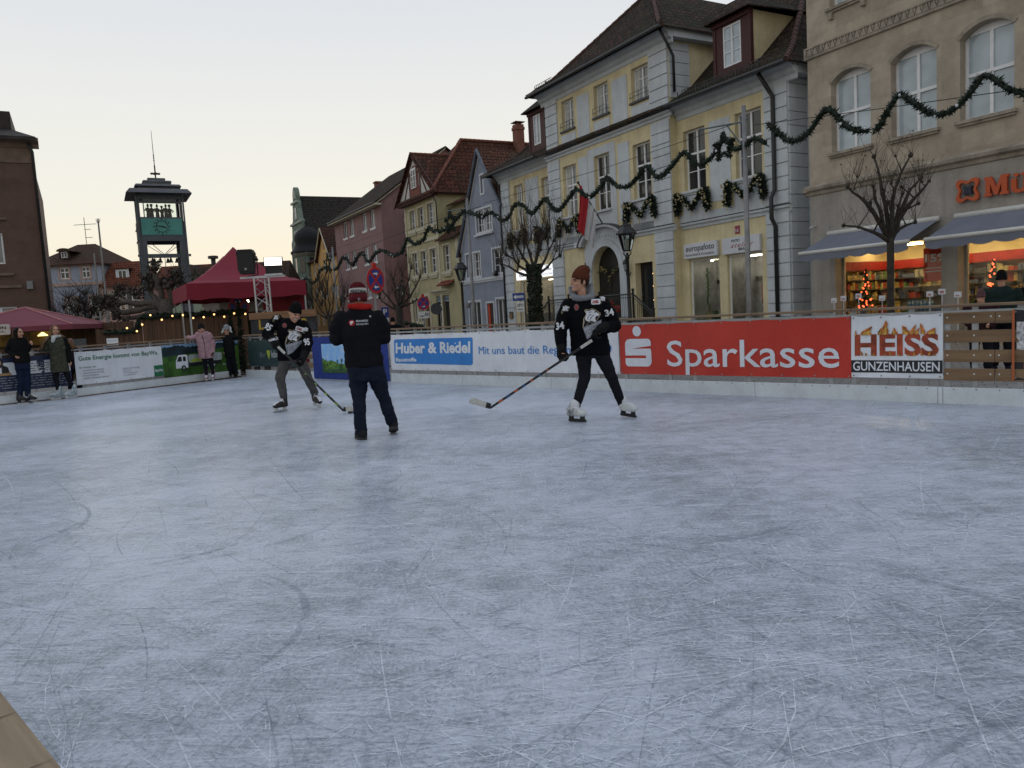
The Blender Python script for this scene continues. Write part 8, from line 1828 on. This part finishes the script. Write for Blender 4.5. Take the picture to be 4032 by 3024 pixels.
# ------------------------------------------------------------------ skater with the puck
def skater95():
 az = R(-15.61); base = (-3.52, 12.6); p = person(base, "skater in black jersey number 95 and black knit hat, bending over the puck", az)
 T = headm((.045, -.13, 1.565), 30, 20, 14, 1.06)
 aL = [(-.22, .0, 1.50), (-.40, -.03, 1.28), (-.30, -.19, 1.15)]; aR = [(.17, -.04, 1.39), (.215, -.14, 1.10), (.13, -.36, .86)]
 lL = [(-.14, .06, .84), (-.265, -.06, .56), (-.235, .0, .26)]; lR = [(.06, .06, .84), (.165, -.05, .54), (.265, .1, .25)]
 J = dict(torso=[(-.04, .06, .82, .17, .13), (-.04, .04, 1.0, .16, .12), (-.03, .0, 1.22, .18, .13), (-.03, -.03, 1.38, .18, .12), (-.02, -.05, 1.46, .12, .09)], neck=(-.01, -.06, 1.46), arm_l=aL, arm_r=aR, leg_l=lL, leg_r=lR)
 body(p, J, T, [(aL[2], (-.25, -.29, 1.06), (.3, -.3, -.5), .9), (aR[2], (.08, -.5, .76), (-.5, -.2, -.3), .9)], .010)
 garment(p, "trousers", GRYT, [(-.04, .06, .78, .18, .13), (-.04, .05, .9, .185, .13), (-.04, .04, .98, .17, .125)], [(lL, [.105, .085, .064]), (lR, [.105, .08, .062])], .013, .010, 8)
 j = garment(p, "jersey", BLKF, [(-.045, .05, .83, .235, .155), (-.045, .04, .92, .24, .16), (-.04, .02, 1.08, .23, .155), (-.035, -.0, 1.25, .225, .15), (-.03, -.03, 1.38, .215, .14), (-.025, -.04, 1.47, .16, .11), (-.015, -.06, 1.52, .10, .085)],
    [([aL[0], (-.33, -.0, 1.41), aL[1], (-.33, -.14, 1.18)], [.088, .092, .095, .070]), ([aR[0], (.21, -.08, 1.25), aR[1], (.16, -.28, .95)], [.088, .09, .088, .068])], .013, .010, 12)
 beanie(p, T, BLKK, .045, .205, .2, z0=.03)
 k = .000437 * 1.28
 decal(p, "tiger_emblem", JM, j, facing((-.01, -.16, 1.205), 4, 8), (0, 1, 0), lambda d: tiger(d, k, 0, 0))
 decal(p, "sleeve_number", JM, j, facing((-.385, -.1, 1.395), -28, 35), (.45, .9, 0), lambda d: number(d, "95", 0, -.045, .095, .11))
 decal(p, "sleeve_number", JM, j, facing((.195, -.2, 1.115), 10), (-.1, 1, 0), lambda d: number(d, "95", 0, -.045, .10, .09))
 decal(p, "league_badge", JM, j, facing((.105, -.17, 1.33), 8, 20), (0, 1, 0), lambda d: (d.poly(rr(-.065, .065, -.036, .036, .018), 0, 1), d.text("DEL", 0, -.017, 3, 2, h=.034, w=.09, bold=.06, shear=.1)))
 decal(p, "round_badge", JM, j, facing((-.125, -.16, 1.40), -10), (.1, 1, 0), lambda d: (d.poly(arc(0, 0, .036, 0, 360, 16, .042)[:-1], 4, 1), d.poly(arc(0, 0, .02, 0, 360, 12, .024)[:-1], 3, 2)))
 for (o_, an, s) in (((-.245, -.08, 1.53), -35, .4), ((.19, -.14, 1.31), 25, .36)): decal(p, "shoulder_emblem", JM, j, facing(o_, an, -5), (-math.sin(R(an)), math.cos(R(an)), .0), lambda d, s=s: tiger(d, k * s, 0, 0, False), .02)
 g = glove(p, (-.33, -.14, 1.19), (-.295, -.205, 1.14), (-.255, -.27, 1.075), (.3, -.3, -.5))
 decal(p, "cuff_lettering", JM, g, facing((-.315, -.2, 1.185), -8, -12), (.1, 1, -.1), lambda d: d.text("WARRIOR", 0, -.02, 0, 0, h=.042, w=.16, bold=.04, shear=.2))
 glove(p, (.15, -.30, .93), (.12, -.38, .86), (.075, -.47, .77), (-.5, -.3, -.2))
 BB = pm("skate_black_brown", (.022, .015, .013), .5, .4, 14); HW = pm("holder_white", (.5, .52, .53), .4); STLB = pm("steel_blade", (.45, .46, .48), .25, metal=.9)
 skate(p, (-.19, .04, .0), (-.415, -.14, .0), BB, HW, STLB, WHT, (-.232, .01, .29)); skate(p, (.225, .16, .05), (.345, -.06, .0), BB, HW, STLB, WHT, (.262, .11, .29))
 stick(base, az, (-.245, -.31, 1.065), (.655, -.99, .035), (.815, -1.10, .045), "black hockey stick with a lime green stripe held low by skater 95", STG, TAPEW, None)
 c = Vector((math.cos(az), -math.sin(az), 0)) * .745 + Vector((math.sin(az), math.cos(az), 0)) * -1.11
 m = MB(); m.lathe([(.034, .001), (.038, .004), (.038, .022), (.034, .0255)], 24); o = m.build("puck", pm("puck_rubber", (.01, .01, .011), .6), smooth=False); o.location = (base[0] + c.x, base[1] + c.y, .005); tag(o, "black rubber puck lying on the ice at the stick blade", "puck")
skater95()
# ------------------------------------------------------------------ man with his back turned
def cameraman():
 az = R(-10.28); base = (-1.65, 9.1); p = person(base, "man seen from behind in black jacket and maroon striped bobble knit hat", az)
 p["label"] = "man seen from behind in black jacket, red collar and maroon knit hat"
 T = headm((-.095, .02, 1.665), 180, 4, 0, 1.08)
 aL = [(-.305, .02, 1.45), (-.385, .03, 1.21), (-.22, .27, 1.24)]; aR = [(.12, .02, 1.43), (.175, .04, 1.19), (.03, .28, 1.24)]
 lL = [(-.165, 0, .82), (-.17, .02, .46), (-.175, .0, .12)]; lR = [(.035, 0, .82), (.115, .06, .48), (.20, .17, .15)]
 J = dict(torso=[(-.075, 0, .78, .19, .14), (-.085, 0, 1.0, .18, .13), (-.09, 0, 1.25, .19, .13), (-.09, .0, 1.42, .18, .12), (-.09, .01, 1.50, .12, .09)], neck=(-.092, .01, 1.50), arm_l=aL, arm_r=aR, leg_l=lL, leg_r=lR)
 body(p, J, T, [(aL[2], (-.13, .36, 1.28), (.5, 0, .5), .8), (aR[2], (-.05, .37, 1.28), (-.5, 0, .5), .8, 1.0, 1)], .012)
 garment(p, "trousers", NAVYJ, [(-.07, 0, .70, .19, .15), (-.07, 0, .82, .215, .16), (-.08, 0, .95, .205, .15)], [([lL[0], (-.17, .01, .64), lL[1], (-.178, .0, .2), (-.178, 0, .1)], [.118, .105, .082, .074, .076]), ([lR[0], (.075, .03, .65), lR[1], (.175, .13, .24), (.198, .165, .16)], [.118, .105, .08, .072, .074])], .013, .012, 20)
 j = garment(p, "jacket", cloth("black_softshell", (.011, .011, .014)), [(-.08, 0, .86, .225, .165), (-.08, 0, .95, .228, .168), (-.09, 0, 1.05, .215, .155), (-.092, 0, 1.25, .225, .16), (-.09, 0, 1.40, .225, .145), (-.09, 0, 1.48, .185, .125), (-.09, .01, 1.56, .11, .10)],
    [([aL[0], (-.375, .03, 1.33), aL[1], (-.27, .2, 1.22)], [.092, .092, .086, .066]), ([aR[0], (.165, .03, 1.31), aR[1], (.08, .21, 1.21)], [.092, .092, .086, .066])], .013, .009, 24)
 def col(mb): cap(mb, [(-.085 + .115 * math.cos(R(x)), .015 + .10 * math.sin(R(x)), 1.565 + .012 * math.cos(R(x * 1.0 + 200))) for x in range(0, 361, 24)], [.034] * 16); cap(mb, [(-.20, -.06, 1.58), (-.09, -.105, 1.575), (.03, -.06, 1.565)], [.032, .04, .032])
 garment(p, "hood_lining", cloth("red_lining", (.36, .02, .018)), None, (), .011, .006, 4, 3, col)
 j2 = j
 decal(p, "back_print", [WHT, pm("print_red_disc", (.38, .02, .02), .6)], j, facing((-.08, -.17, 1.385), 0), (0, 1, 0), lambda d: (d.poly(arc(-.108, 0, .034, 0, 360, 20)[:-1], 1, 0), d.poly([(-.125, -.02), (-.115, -.02), (-.115, -.006), (-.098, -.006), (-.098, .003), (-.115, .003), (-.115, .01), (-.09, .01), (-.09, .02), (-.125, .02)], 0, 1), d.text("FRANKEN", -.058, .006, 0, 1, h=.024, w=.135, bold=.01, align='L'), d.text("FERNSEHEN", -.058, -.03, 0, 1, h=.022, w=.135, align='L')))
 decal(p, "round_button", [LGR], j, facing((.028, -.15, 1.45), 0), (0, 1, 0), lambda d: d.poly(arc(0, 0, .012, 0, 360, 12)[:-1], 0, 1))
 # knit hat in three bands
 MR = cloth("maroon_knit", (.115, .018, .024), bump=.6, bscale=220); MW = cloth("white_knit_band", (.48, .47, .45), bump=.5, bscale=220)
 m = MB(); pr = [(.086, -.035, 0), (.097, -.03, 0), (.098, .045, 0), (.093, .052, 0), (.095, .056, 1), (.094, .105, 1), (.092, .107, 0), (.086, .125, 0), (.07, .155, 0), (.04, .175, 0), (.0001, .182, 0)]
 for a_, b_ in zip(pr[:-1], pr[1:]): m.lathe([(a_[0], a_[1]), (b_[0], b_[1])], 24, a_[2] if a_[2] == b_[2] else 0, T @ Matrix.Translation((0, .014, 0)) @ Matrix.Diagonal((1, 1.14, 1, 1)))
 o = m.build("hat", [MR, MW], p, smooth=True)
 decal(p, "hat_lettering", [BK2], o, facing((-.09, -.08, 1.75), 0, 3), (0, 1, 0), lambda d: d.text("ARIZONA", 0, -.022, 0, 0, h=.038, w=.185, bold=.02), .02)
 decal(p, "hat_badge", [LGR, MR], o, facing((-.085, -.08, 1.655), 0), (0, 1, 0), lambda d: (d.poly([(-.012, -.012), (.012, -.012), (.012, .014), (-.012, .014)], 0, 0), d.poly([(-.004, -.008), (.008, -.008), (.008, .01), (-.004, .01)], 1, 1)))
 SH = cloth("hiking_shoe", (.02, .021, .024), rough=.6); SO_ = pm("shoe_sole", (.035, .035, .036), .8, .3, 30)
 for (h, t, an, up_) in (((-.14, -.09, .0), (-.235, .21, .0), (-.176, 0, .14), 0), ((.215, .07, .085), (.205, .35, .0), (.2, .168, .18), 1)):
  h, t = Vector(h), Vector(t); d = (t - h).normalized(); b = d.cross(Vector((0, 0, 1))).normalized(); u = b.cross(d); Tm = Matrix((d, -b, u)).transposed().to_4x4(); Tm.translation = h
  mb = MB(); L = (t - h).length; loft(mb, [(.5 * L, 0, .02, .5 * L, .054), (.5 * L, 0, .06, .5 * L, .055), (.4 * L, 0, .105, .36 * L, .05)]); mb.v = [Tm @ v for v in mb.v]; cap(mb, [Tm @ Vector((.07, 0, .06)), an], [.06, .062]); s = put(mesh_from(mb, .009, 3), "shoe", SH, p)
  m = MB(); n = 20; m.prism([(0, 0), (1, 0), (1, 1)], 0, 1) if 0 else None
  pts = [(L * .5 + L * .52 * math.cos(R(18 * k)), .06 * math.sin(R(18 * k))) for k in range(20)]
  m.add([Tm @ Vector((x, y, 0)) for x, y in pts] + [Tm @ Vector((x, y, .028)) for x, y in pts], [tuple(range(19, -1, -1)), tuple(range(20, 40))] + [(i, (i + 1) % 20, 20 + (i + 1) % 20, 20 + i) for i in range(20)])
  for k in range(7): m.box(.02 + k * L * .13, .02 + k * L * .13 + .02, -.035, .035, -.005, .0, 0, Tm)
  m.build("sole", SO_, s); m = MB(); m.tube([Tm @ Vector((.12, 0, .11)), Tm @ Vector((.10, .07, .09)), Tm @ Vector((.07, .08, .13))], .004, 4); m.build("lace", LGR, s)
cameraman()
# ------------------------------------------------------------------ people along the left barrier
def long_hair(par, T, mat, ln, w, seed, front=.02):
 mb = MB(); r = random.Random(seed); ell(mb, T, (0, .025, .045), (.088, .098, .088))
 for k in range(26):
  a = R(-28 + 236 * k / 25); x, y = .085 * math.cos(a), .02 + .085 * math.sin(a); l = ln * r.uniform(.75, 1.05); q = w * r.uniform(.8, 1.25)
  p0 = T @ Vector((x * .9, y * .9, .06)); p1 = T @ Vector((x * 1.05, y * 1.05, -.08)); p2 = p1 + Vector((x * q * 1.5 + r.uniform(-.02, .02), y * q + r.uniform(-.02, .02), -l * .55)); p3 = p2 + Vector((r.uniform(-.03, .03) + x * q * .6, r.uniform(-.03, .03), -l * .45)); cap(mb, [p0, p1, p2, p3], [.022, .024, .022, .012], 7)
 return put(mesh_from(mb, .009, 1), "hair", mat, par)
def girl_dark():
 az = R(-32.51); p = person((-10.86, 17.04), "young woman with long dark hair in black jacket and navy jeans at the left barrier", az); T = headm((.055, .0, 1.565), 42, 0, 0, .98)
 aL = [(-.09, .0, 1.40), (-.19, .05, 1.2), (-.06, -.1, 1.06)]; aR = [(.14, -.02, 1.40), (.185, -.06, 1.17), (.255, -.14, 1.28)]; lL = [(-.0, .02, .82), (-.0, -.01, .50), (-.06, .02, .16)]; lR = [(.11, .02, .82), (.125, -.02, .50), (.09, .0, .16)]
 J = dict(torso=[(.055, 0, .80, .15, .12), (.05, 0, 1.0, .13, .11), (.04, 0, 1.2, .15, .12), (.035, 0, 1.36, .15, .10), (.035, 0, 1.43, .09, .08)], neck=(.04, 0, 1.42), arm_l=aL, arm_r=aR, leg_l=lL, leg_r=lR)
 body(p, J, T, [(aR[2], (.30, -.18, 1.38), (-.5, -.3, .2), .6), (aL[2], (.0, -.16, 1.0), (.5, 0, .2), .7)], .010, False, .85)
 garment(p, "jeans", cloth("navy_jeans", (.012, .018, .042)), [(.055, 0, .76, .15, .125), (.055, 0, .9, .15, .125)], [(lL, [.09, .066, .058]), (lR, [.09, .066, .058])], .014, .006, 2)
 garment(p, "jacket", cloth("black_jacket", (.010, .010, .011)), [(.055, 0, .90, .165, .14), (.05, 0, 1.05, .155, .13), (.04, 0, 1.22, .17, .135), (.035, 0, 1.37, .16, .115), (.04, 0, 1.46, .09, .085)], [(aL, [.07, .066, .05]), (aR, [.07, .062, .048])], .014, .010, 4)
 long_hair(p, T, cloth("dark_hair", (.012, .008, .007), rough=.5), .34, .5, 3)
 B = pm("skate_black", (.012, .012, .013), .4); H2 = pm("holder_pale", (.25, .26, .27), .4); S2 = pm("steel_blade", (.45, .46, .48), .25, metal=.9)
 skate(p, (-.12, .05, 0), (.10, -.09, 0), B, B, S2, LGR, (-.06, .02, .24)); skate(p, (.05, .04, 0), (.27, -.10, 0), B, H2, S2, WHT, (.09, .0, .24))
def girl_blond():
 az = R(-30.49); p = person((-10.34, 17.57), "young woman with long blond hair, white scarf and olive camouflage coat at the left barrier", az); T = headm((.035, .0, 1.575), 10, 0, 4, .98)
 aL = [(-.1, .02, 1.38), (-.2, .06, 1.18), (-.28, .16, 1.17)]; aR = [(.19, .0, 1.36), (.255, -.02, 1.08), (.265, -.06, .86)]; lL = [(-.03, .02, .80), (-.055, -.02, .48), (-.02, .02, .2)]; lR = [(.12, .02, .80), (.19, -.02, .50), (.265, .02, .2)]
 J = dict(torso=[(.045, 0, .78, .16, .12), (.045, 0, 1.0, .14, .11), (.045, 0, 1.2, .16, .12), (.045, 0, 1.34, .15, .10), (.04, 0, 1.42, .09, .08)], neck=(.04, 0, 1.42), arm_l=aL, arm_r=aR, leg_l=lL, leg_r=lR)
 body(p, J, T, [(aL[2], (-.36, .2, 1.18), (0, .2, -.9), .5), (aR[2], (.265, -.09, .74), (-.5, -.2, .1), .5)], .010, False, .85)
 garment(p, "leggings", BLKP, [(.045, 0, .72, .15, .12), (.045, 0, .85, .15, .12)], [(lL, [.085, .058, .05]), (lR, [.085, .058, .05])], .014, .004, 2)
 CAMO = pm("olive_camouflage", (.045, .047, .028), .9, .3, 16, tint=(.014, .015, .012), bump=.3, bscale=60)
 c = garment(p, "coat", CAMO, [(.045, 0, .63, .19, .15), (.045, 0, .8, .185, .145), (.045, 0, 1.02, .165, .135), (.045, 0, 1.22, .18, .135), (.045, 0, 1.36, .17, .115), (.04, 0, 1.44, .09, .085)], [(aL, [.075, .066, .05])], .014, .010, 6)
 garment(p, "sleeve", cloth("black_sleeve", (.010, .010, .011)), None, [(aR, [.075, .066, .052])], .013, .008, 9)
 def sc(mb): cap(mb, [(.04 + .085 * math.cos(R(x)), .0 + .08 * math.sin(R(x)), 1.445) for x in range(0, 361, 30)], [.032] * 13); cap(mb, [(.0, -.09, 1.44), (-.03, -.12, 1.36), (-.04, -.12, 1.33)], [.04, .045, .03])
 garment(p, "scarf", cloth("white_scarf", (.48, .50, .50)), None, (), .011, .008, 3, 2, sc)
 long_hair(p, T, cloth("blond_hair", (.13, .075, .038), rough=.5), .40, 1.3, 5)
 W_ = pm("skate_white_teal", (.42, .46, .48), .4, .3, 18, tint=(.03, .10, .13)); HW = pm("holder_white", (.5, .52, .53), .4); S2 = pm("steel_blade", (.45, .46, .48), .25, metal=.9)
 skate(p, (.03, .03, 0), (-.22, -.06, 0), W_, HW, S2, WHT, (-.015, .02, .28)); skate(p, (.32, .03, 0), (.07, -.08, 0), W_, HW, S2, WHT, (.268, .02, .28))
def girl_pink():
 az = R(-21.45); p = person((-8.23, 20.95), "girl in long pink padded coat, black hat and pink skates leaning on the barrier", az); T = headm((-.09, -.0, 1.415), 12, 2, -4, .95)
 aL = [(-.2, .02, 1.25), (-.35, .08, 1.2), (-.46, .12, 1.23)]; aR = [(.09, .0, 1.25), (.165, -.02, 1.02), (.135, -.08, .80)]; lL = [(-.09, .02, .72), (-.075, -.02, .45), (-.07, .02, .2)]; lR = [(.06, .02, .72), (.09, -.02, .45), (.10, .02, .2)]
 J = dict(torso=[(-.03, 0, .70, .15, .12), (-.04, 0, .9, .14, .11), (-.06, 0, 1.08, .15, .12), (-.06, 0, 1.2, .14, .10), (-.075, 0, 1.28, .08, .08)], neck=(-.08, 0, 1.27), arm_l=aL, arm_r=aR, leg_l=lL, leg_r=lR)
 body(p, J, T, [(aL[2], (-.53, .14, 1.2), (0, 0, -1), .5), (aR[2], (.135, -.11, .69), (-.5, -.2, 0), .5)], .010, False, .85)
 garment(p, "leggings", BLKP, [(-.02, 0, .62, .15, .12), (-.02, 0, .75, .15, .12)], [(lL, [.08, .056, .05]), (lR, [.08, .056, .05])], .014, .004, 2)
 PK = cloth("pink_padded", (.36, .22, .25), bump=.3, bscale=30)
 c = garment(p, "coat", PK, [(-.03, 0, .63, .205, .16), (-.03, 0, .8, .20, .155), (-.045, 0, .98, .185, .15), (-.055, 0, 1.14, .19, .14), (-.065, 0, 1.25, .16, .12), (-.08, 0, 1.33, .10, .09)], [(aL, [.08, .068, .052]), (aR, [.085, .076, .062])], .014, .010, 6, extra=lambda mb: cap(mb, [(-.09 + .12 * math.cos(R(x)), .02 + .10 * math.sin(R(x)), 1.32 + .02 * math.sin(R(x))) for x in range(-60, 241, 30)], [.045] * 11))
 decal(p, "zip_and_badge", [BLKF], c, facing((-.08, -.15, 1.0), 0), (0, 1, 0), lambda d: (d.poly([(-.005, .28), (.0, .28), (.035, 0.05), (.04, -.36), (.03, -.36), (.025, .05), (-.012, .28)], 0, 0), d.poly(arc(.0, .19, .016, 0, 360, 8)[:-1], 0, 1), d.poly(arc(.06, -.33, .014, 0, 360, 8)[:-1], 0, 1), d.poly(arc(.03, .03, .012, 0, 360, 8)[:-1], 0, 1)))
 decal(p, "sleeve_badge", [BLKF], c, facing((.16, -.06, 1.16), 30), (-.5, 1, 0), lambda d: d.poly(arc(0, 0, .022, 0, 360, 10)[:-1], 0, 1))
 beanie(p, T, cloth("charcoal_knit", (.018, .018, .018), bump=.6, bscale=200), .05, .20, 0, z0=.02)
 def gl(mb): hand_shapes(mb, (.135, -.08, .80), (.135, -.11, .68), (-.5, -.2, 0), .5, 1.25); cap(mb, [(.137, -.07, .84), (.135, -.085, .78)], [.045, .036])
 garment(p, "glove", GLV, None, (), .008, 0, 0, 1, gl)
 PS = pm("skate_pink", (.42, .22, .27), .5, .25, 14); HW = pm("holder_white", (.5, .52, .53), .4); S2 = pm("steel_blade", (.45, .46, .48), .25, metal=.9)
 skate(p, (-.07, .10, 0), (-.085, -.14, 0), PS, HW, S2, WHT, (-.07, .03, .29)); skate(p, (.105, .10, 0), (.07, -.14, 0), PS, HW, S2, WHT, (.10, .03, .29))
def girl_grey_hat():
 az = R(-19.05); p = person((-7.95, 22.0), "child with grey ear flap hat and glasses in a dark coat at the rink corner", az); T = headm((-.075, -.0, 1.345), -4, 0, 0, .95)
 aL = [(-.19, .02, 1.15), (-.25, .02, .95), (-.22, -.06, .78)]; aR = [(.05, .0, 1.16), (.19, .04, 1.14), (.30, .1, 1.13)]; lL = [(-.12, .02, .68), (-.115, -.02, .40), (-.10, .02, .1)]; lR = [(.0, .02, .68), (.04, -.02, .4), (.06, .02, .1)]
 J = dict(torso=[(-.07, 0, .66, .14, .11), (-.075, 0, .85, .13, .11), (-.075, 0, 1.0, .14, .11), (-.075, 0, 1.12, .13, .09), (-.075, 0, 1.19, .08, .07)], neck=(-.075, 0, 1.19), arm_l=aL, arm_r=aR, leg_l=lL, leg_r=lR)
 body(p, J, T, [(aL[2], (-.21, -.1, .68), (.5, 0, 0), .6), (aR[2], (.38, .13, 1.12), (0, 0, -1), .6)], .010, True, .82)
 garment(p, "trousers", BLKP, [(-.07, 0, .6, .15, .12), (-.07, 0, .74, .15, .12)], [(lL, [.09, .075, .07]), (lR, [.09, .075, .07])], .014, .008, 2)
 c = garment(p, "coat", cloth("dark_duffle", (.012, .012, .013)), [(-.075, 0, .69, .18, .14), (-.075, 0, .85, .17, .135), (-.075, 0, 1.03, .17, .13), (-.075, 0, 1.15, .14, .11), (-.075, 0, 1.23, .09, .085)], [(aL, [.072, .066, .055]), (aR, [.072, .062, .05])], .014, .008, 6)
 HG = cloth("grey_hat_wool", (.23, .26, .28)); beanie(p, T, HG, .03, .19, 0, z0=.03)
 def fl(mb):
  for s in (-1, 1): cap(mb, [T @ Vector((s * .085, .02, .04)), T @ Vector((s * .105, .01, -.02)), T @ Vector((s * .14, -.0, -.05))], [.034, .036, .024])
  ell(mb, T, (.09, .05, .06), (.05, .06, .07))
 garment(p, "ear_flap", cloth("pale_fleece", (.42, .45, .46)), None, (), .010, .004, 1, 2, fl)
 m = MB()
 for s in (-1, 1):
  q = [T @ Vector((s * .034 + .024 * math.cos(R(x)), -.098, .012 + .018 * math.sin(R(x)))) for x in range(0, 361, 30)]; m.tube(q, .004, 5)
 m.tube([T @ Vector((-.01, -.1, .014)), T @ Vector((.01, -.1, .014))], .003, 4); m.build("glasses", pm("glasses_dark_red", (.06, .012, .012), .4), p)
 BS = pm("skate_black", (.012, .012, .013), .4); skate(p, (-.10, .1, 0), (-.06, -.16, 0), BS, BS, pm("steel_blade", (.45, .46, .48), .25, metal=.9), BLKF, (-.10, .02, .2)); skate(p, (.05, .1, 0), (.11, -.15, 0), BS, BS, pm("steel_blade", (.45, .46, .48), .25, metal=.9), BLKF, (.06, .02, .2))
girl_dark(); girl_blond(); girl_pink(); girl_grey_hat()
def bystander(x, y, h, label, coat, hat, yaw, az, hatlabel=None, wide=1.0):
 p = person((x, y), label, az); k = h / 1.75; T = headm((0, 0, 1.62 * k), yaw, 6, 0, 1.0 * k + .02)
 aL = [(-.19 * wide, 0, 1.38 * k), (-.25 * wide, -.02, 1.12 * k), (-.14, -.14, .98 * k)]; aR = [(.19 * wide, 0, 1.38 * k), (.25 * wide, -.02, 1.12 * k), (.14, -.14, .98 * k)]; lL = [(-.09, 0, .85 * k), (-.1, 0, .48 * k), (-.1, .02, .02)]; lR = [(.09, 0, .85 * k), (.1, 0, .48 * k), (.1, .02, .02)]
 J = dict(torso=[(0, 0, .82 * k, .16, .12), (0, 0, 1.05 * k, .15, .12), (0, 0, 1.25 * k, .17, .12), (0, 0, 1.4 * k, .16, .1), (0, 0, 1.47 * k, .09, .08)], neck=(0, 0, 1.47 * k), arm_l=aL, arm_r=aR, leg_l=lL, leg_r=lR)
 body(p, J, T, [(aL[2], (-.08, -.2, .95 * k), (.5, 0, 0), .7), (aR[2], (.08, -.2, .95 * k), (-.5, 0, 0), .7)], .013, False, .9)
 garment(p, "trousers", BLKP, [(0, 0, .76 * k, .17, .13), (0, 0, .9 * k, .17, .13)], [(lL, [.1, .078, .07]), (lR, [.1, .078, .07])], .016, .008, 2)
 garment(p, "coat", coat, [(0, 0, .78 * k, .21 * wide, .16), (0, 0, 1.0 * k, .2 * wide, .155), (0, 0, 1.25 * k, .21 * wide, .15), (0, 0, 1.4 * k, .19 * wide, .125), (0, .02, 1.5 * k, .11, .10)], [(aL, [.085, .078, .06]), (aR, [.085, .078, .06])], .015, .01, 6)
 beanie(p, T, hat, .035, .2, .1, z0=.0 if abs(yaw) > 100 else .02)
 for lg in (lL, lR): mb = MB(); cap(mb, [(lg[2][0], .05, -.06), (lg[2][0], -.12, -.08)], [.05, .045]); put(mesh_from(mb, .012, 2), "shoe", BLKP, p)
bystander(8.64, 13.5, 1.60, "person seen from behind in dark green coat and black hat before the right shop window", cloth("dark_green_coat", (.016, .028, .026)), BLKK, 175, R(32.6), wide=1.15)
bystander(9.45, 14.0, 1.55, "person in black coat at the right edge beside the shop window", BLKF, BLKK, 190, R(34))
bystander(8.1, 13.2, 1.30, "child in a dull rose hat behind the barrier near the right shop window", cloth("dark_plum_coat", (.03, .014, .016)), cloth("dull_rose_hat", (.10, .055, .06)), 170, R(31.5))
bystander(-4.03, 27.0, 1.42, "person in dark clothes behind the rail at the mustard house", BLKF, BLKK, 120, R(-8.5))
bystander(-11.07, 19.5, 1.33, "small child with pale face behind the left barrier near the blond woman", cloth("dark_coat_child", (.02, .014, .016)), cloth("red_grey_hat", (.16, .10, .10)), 20, R(-29.6))
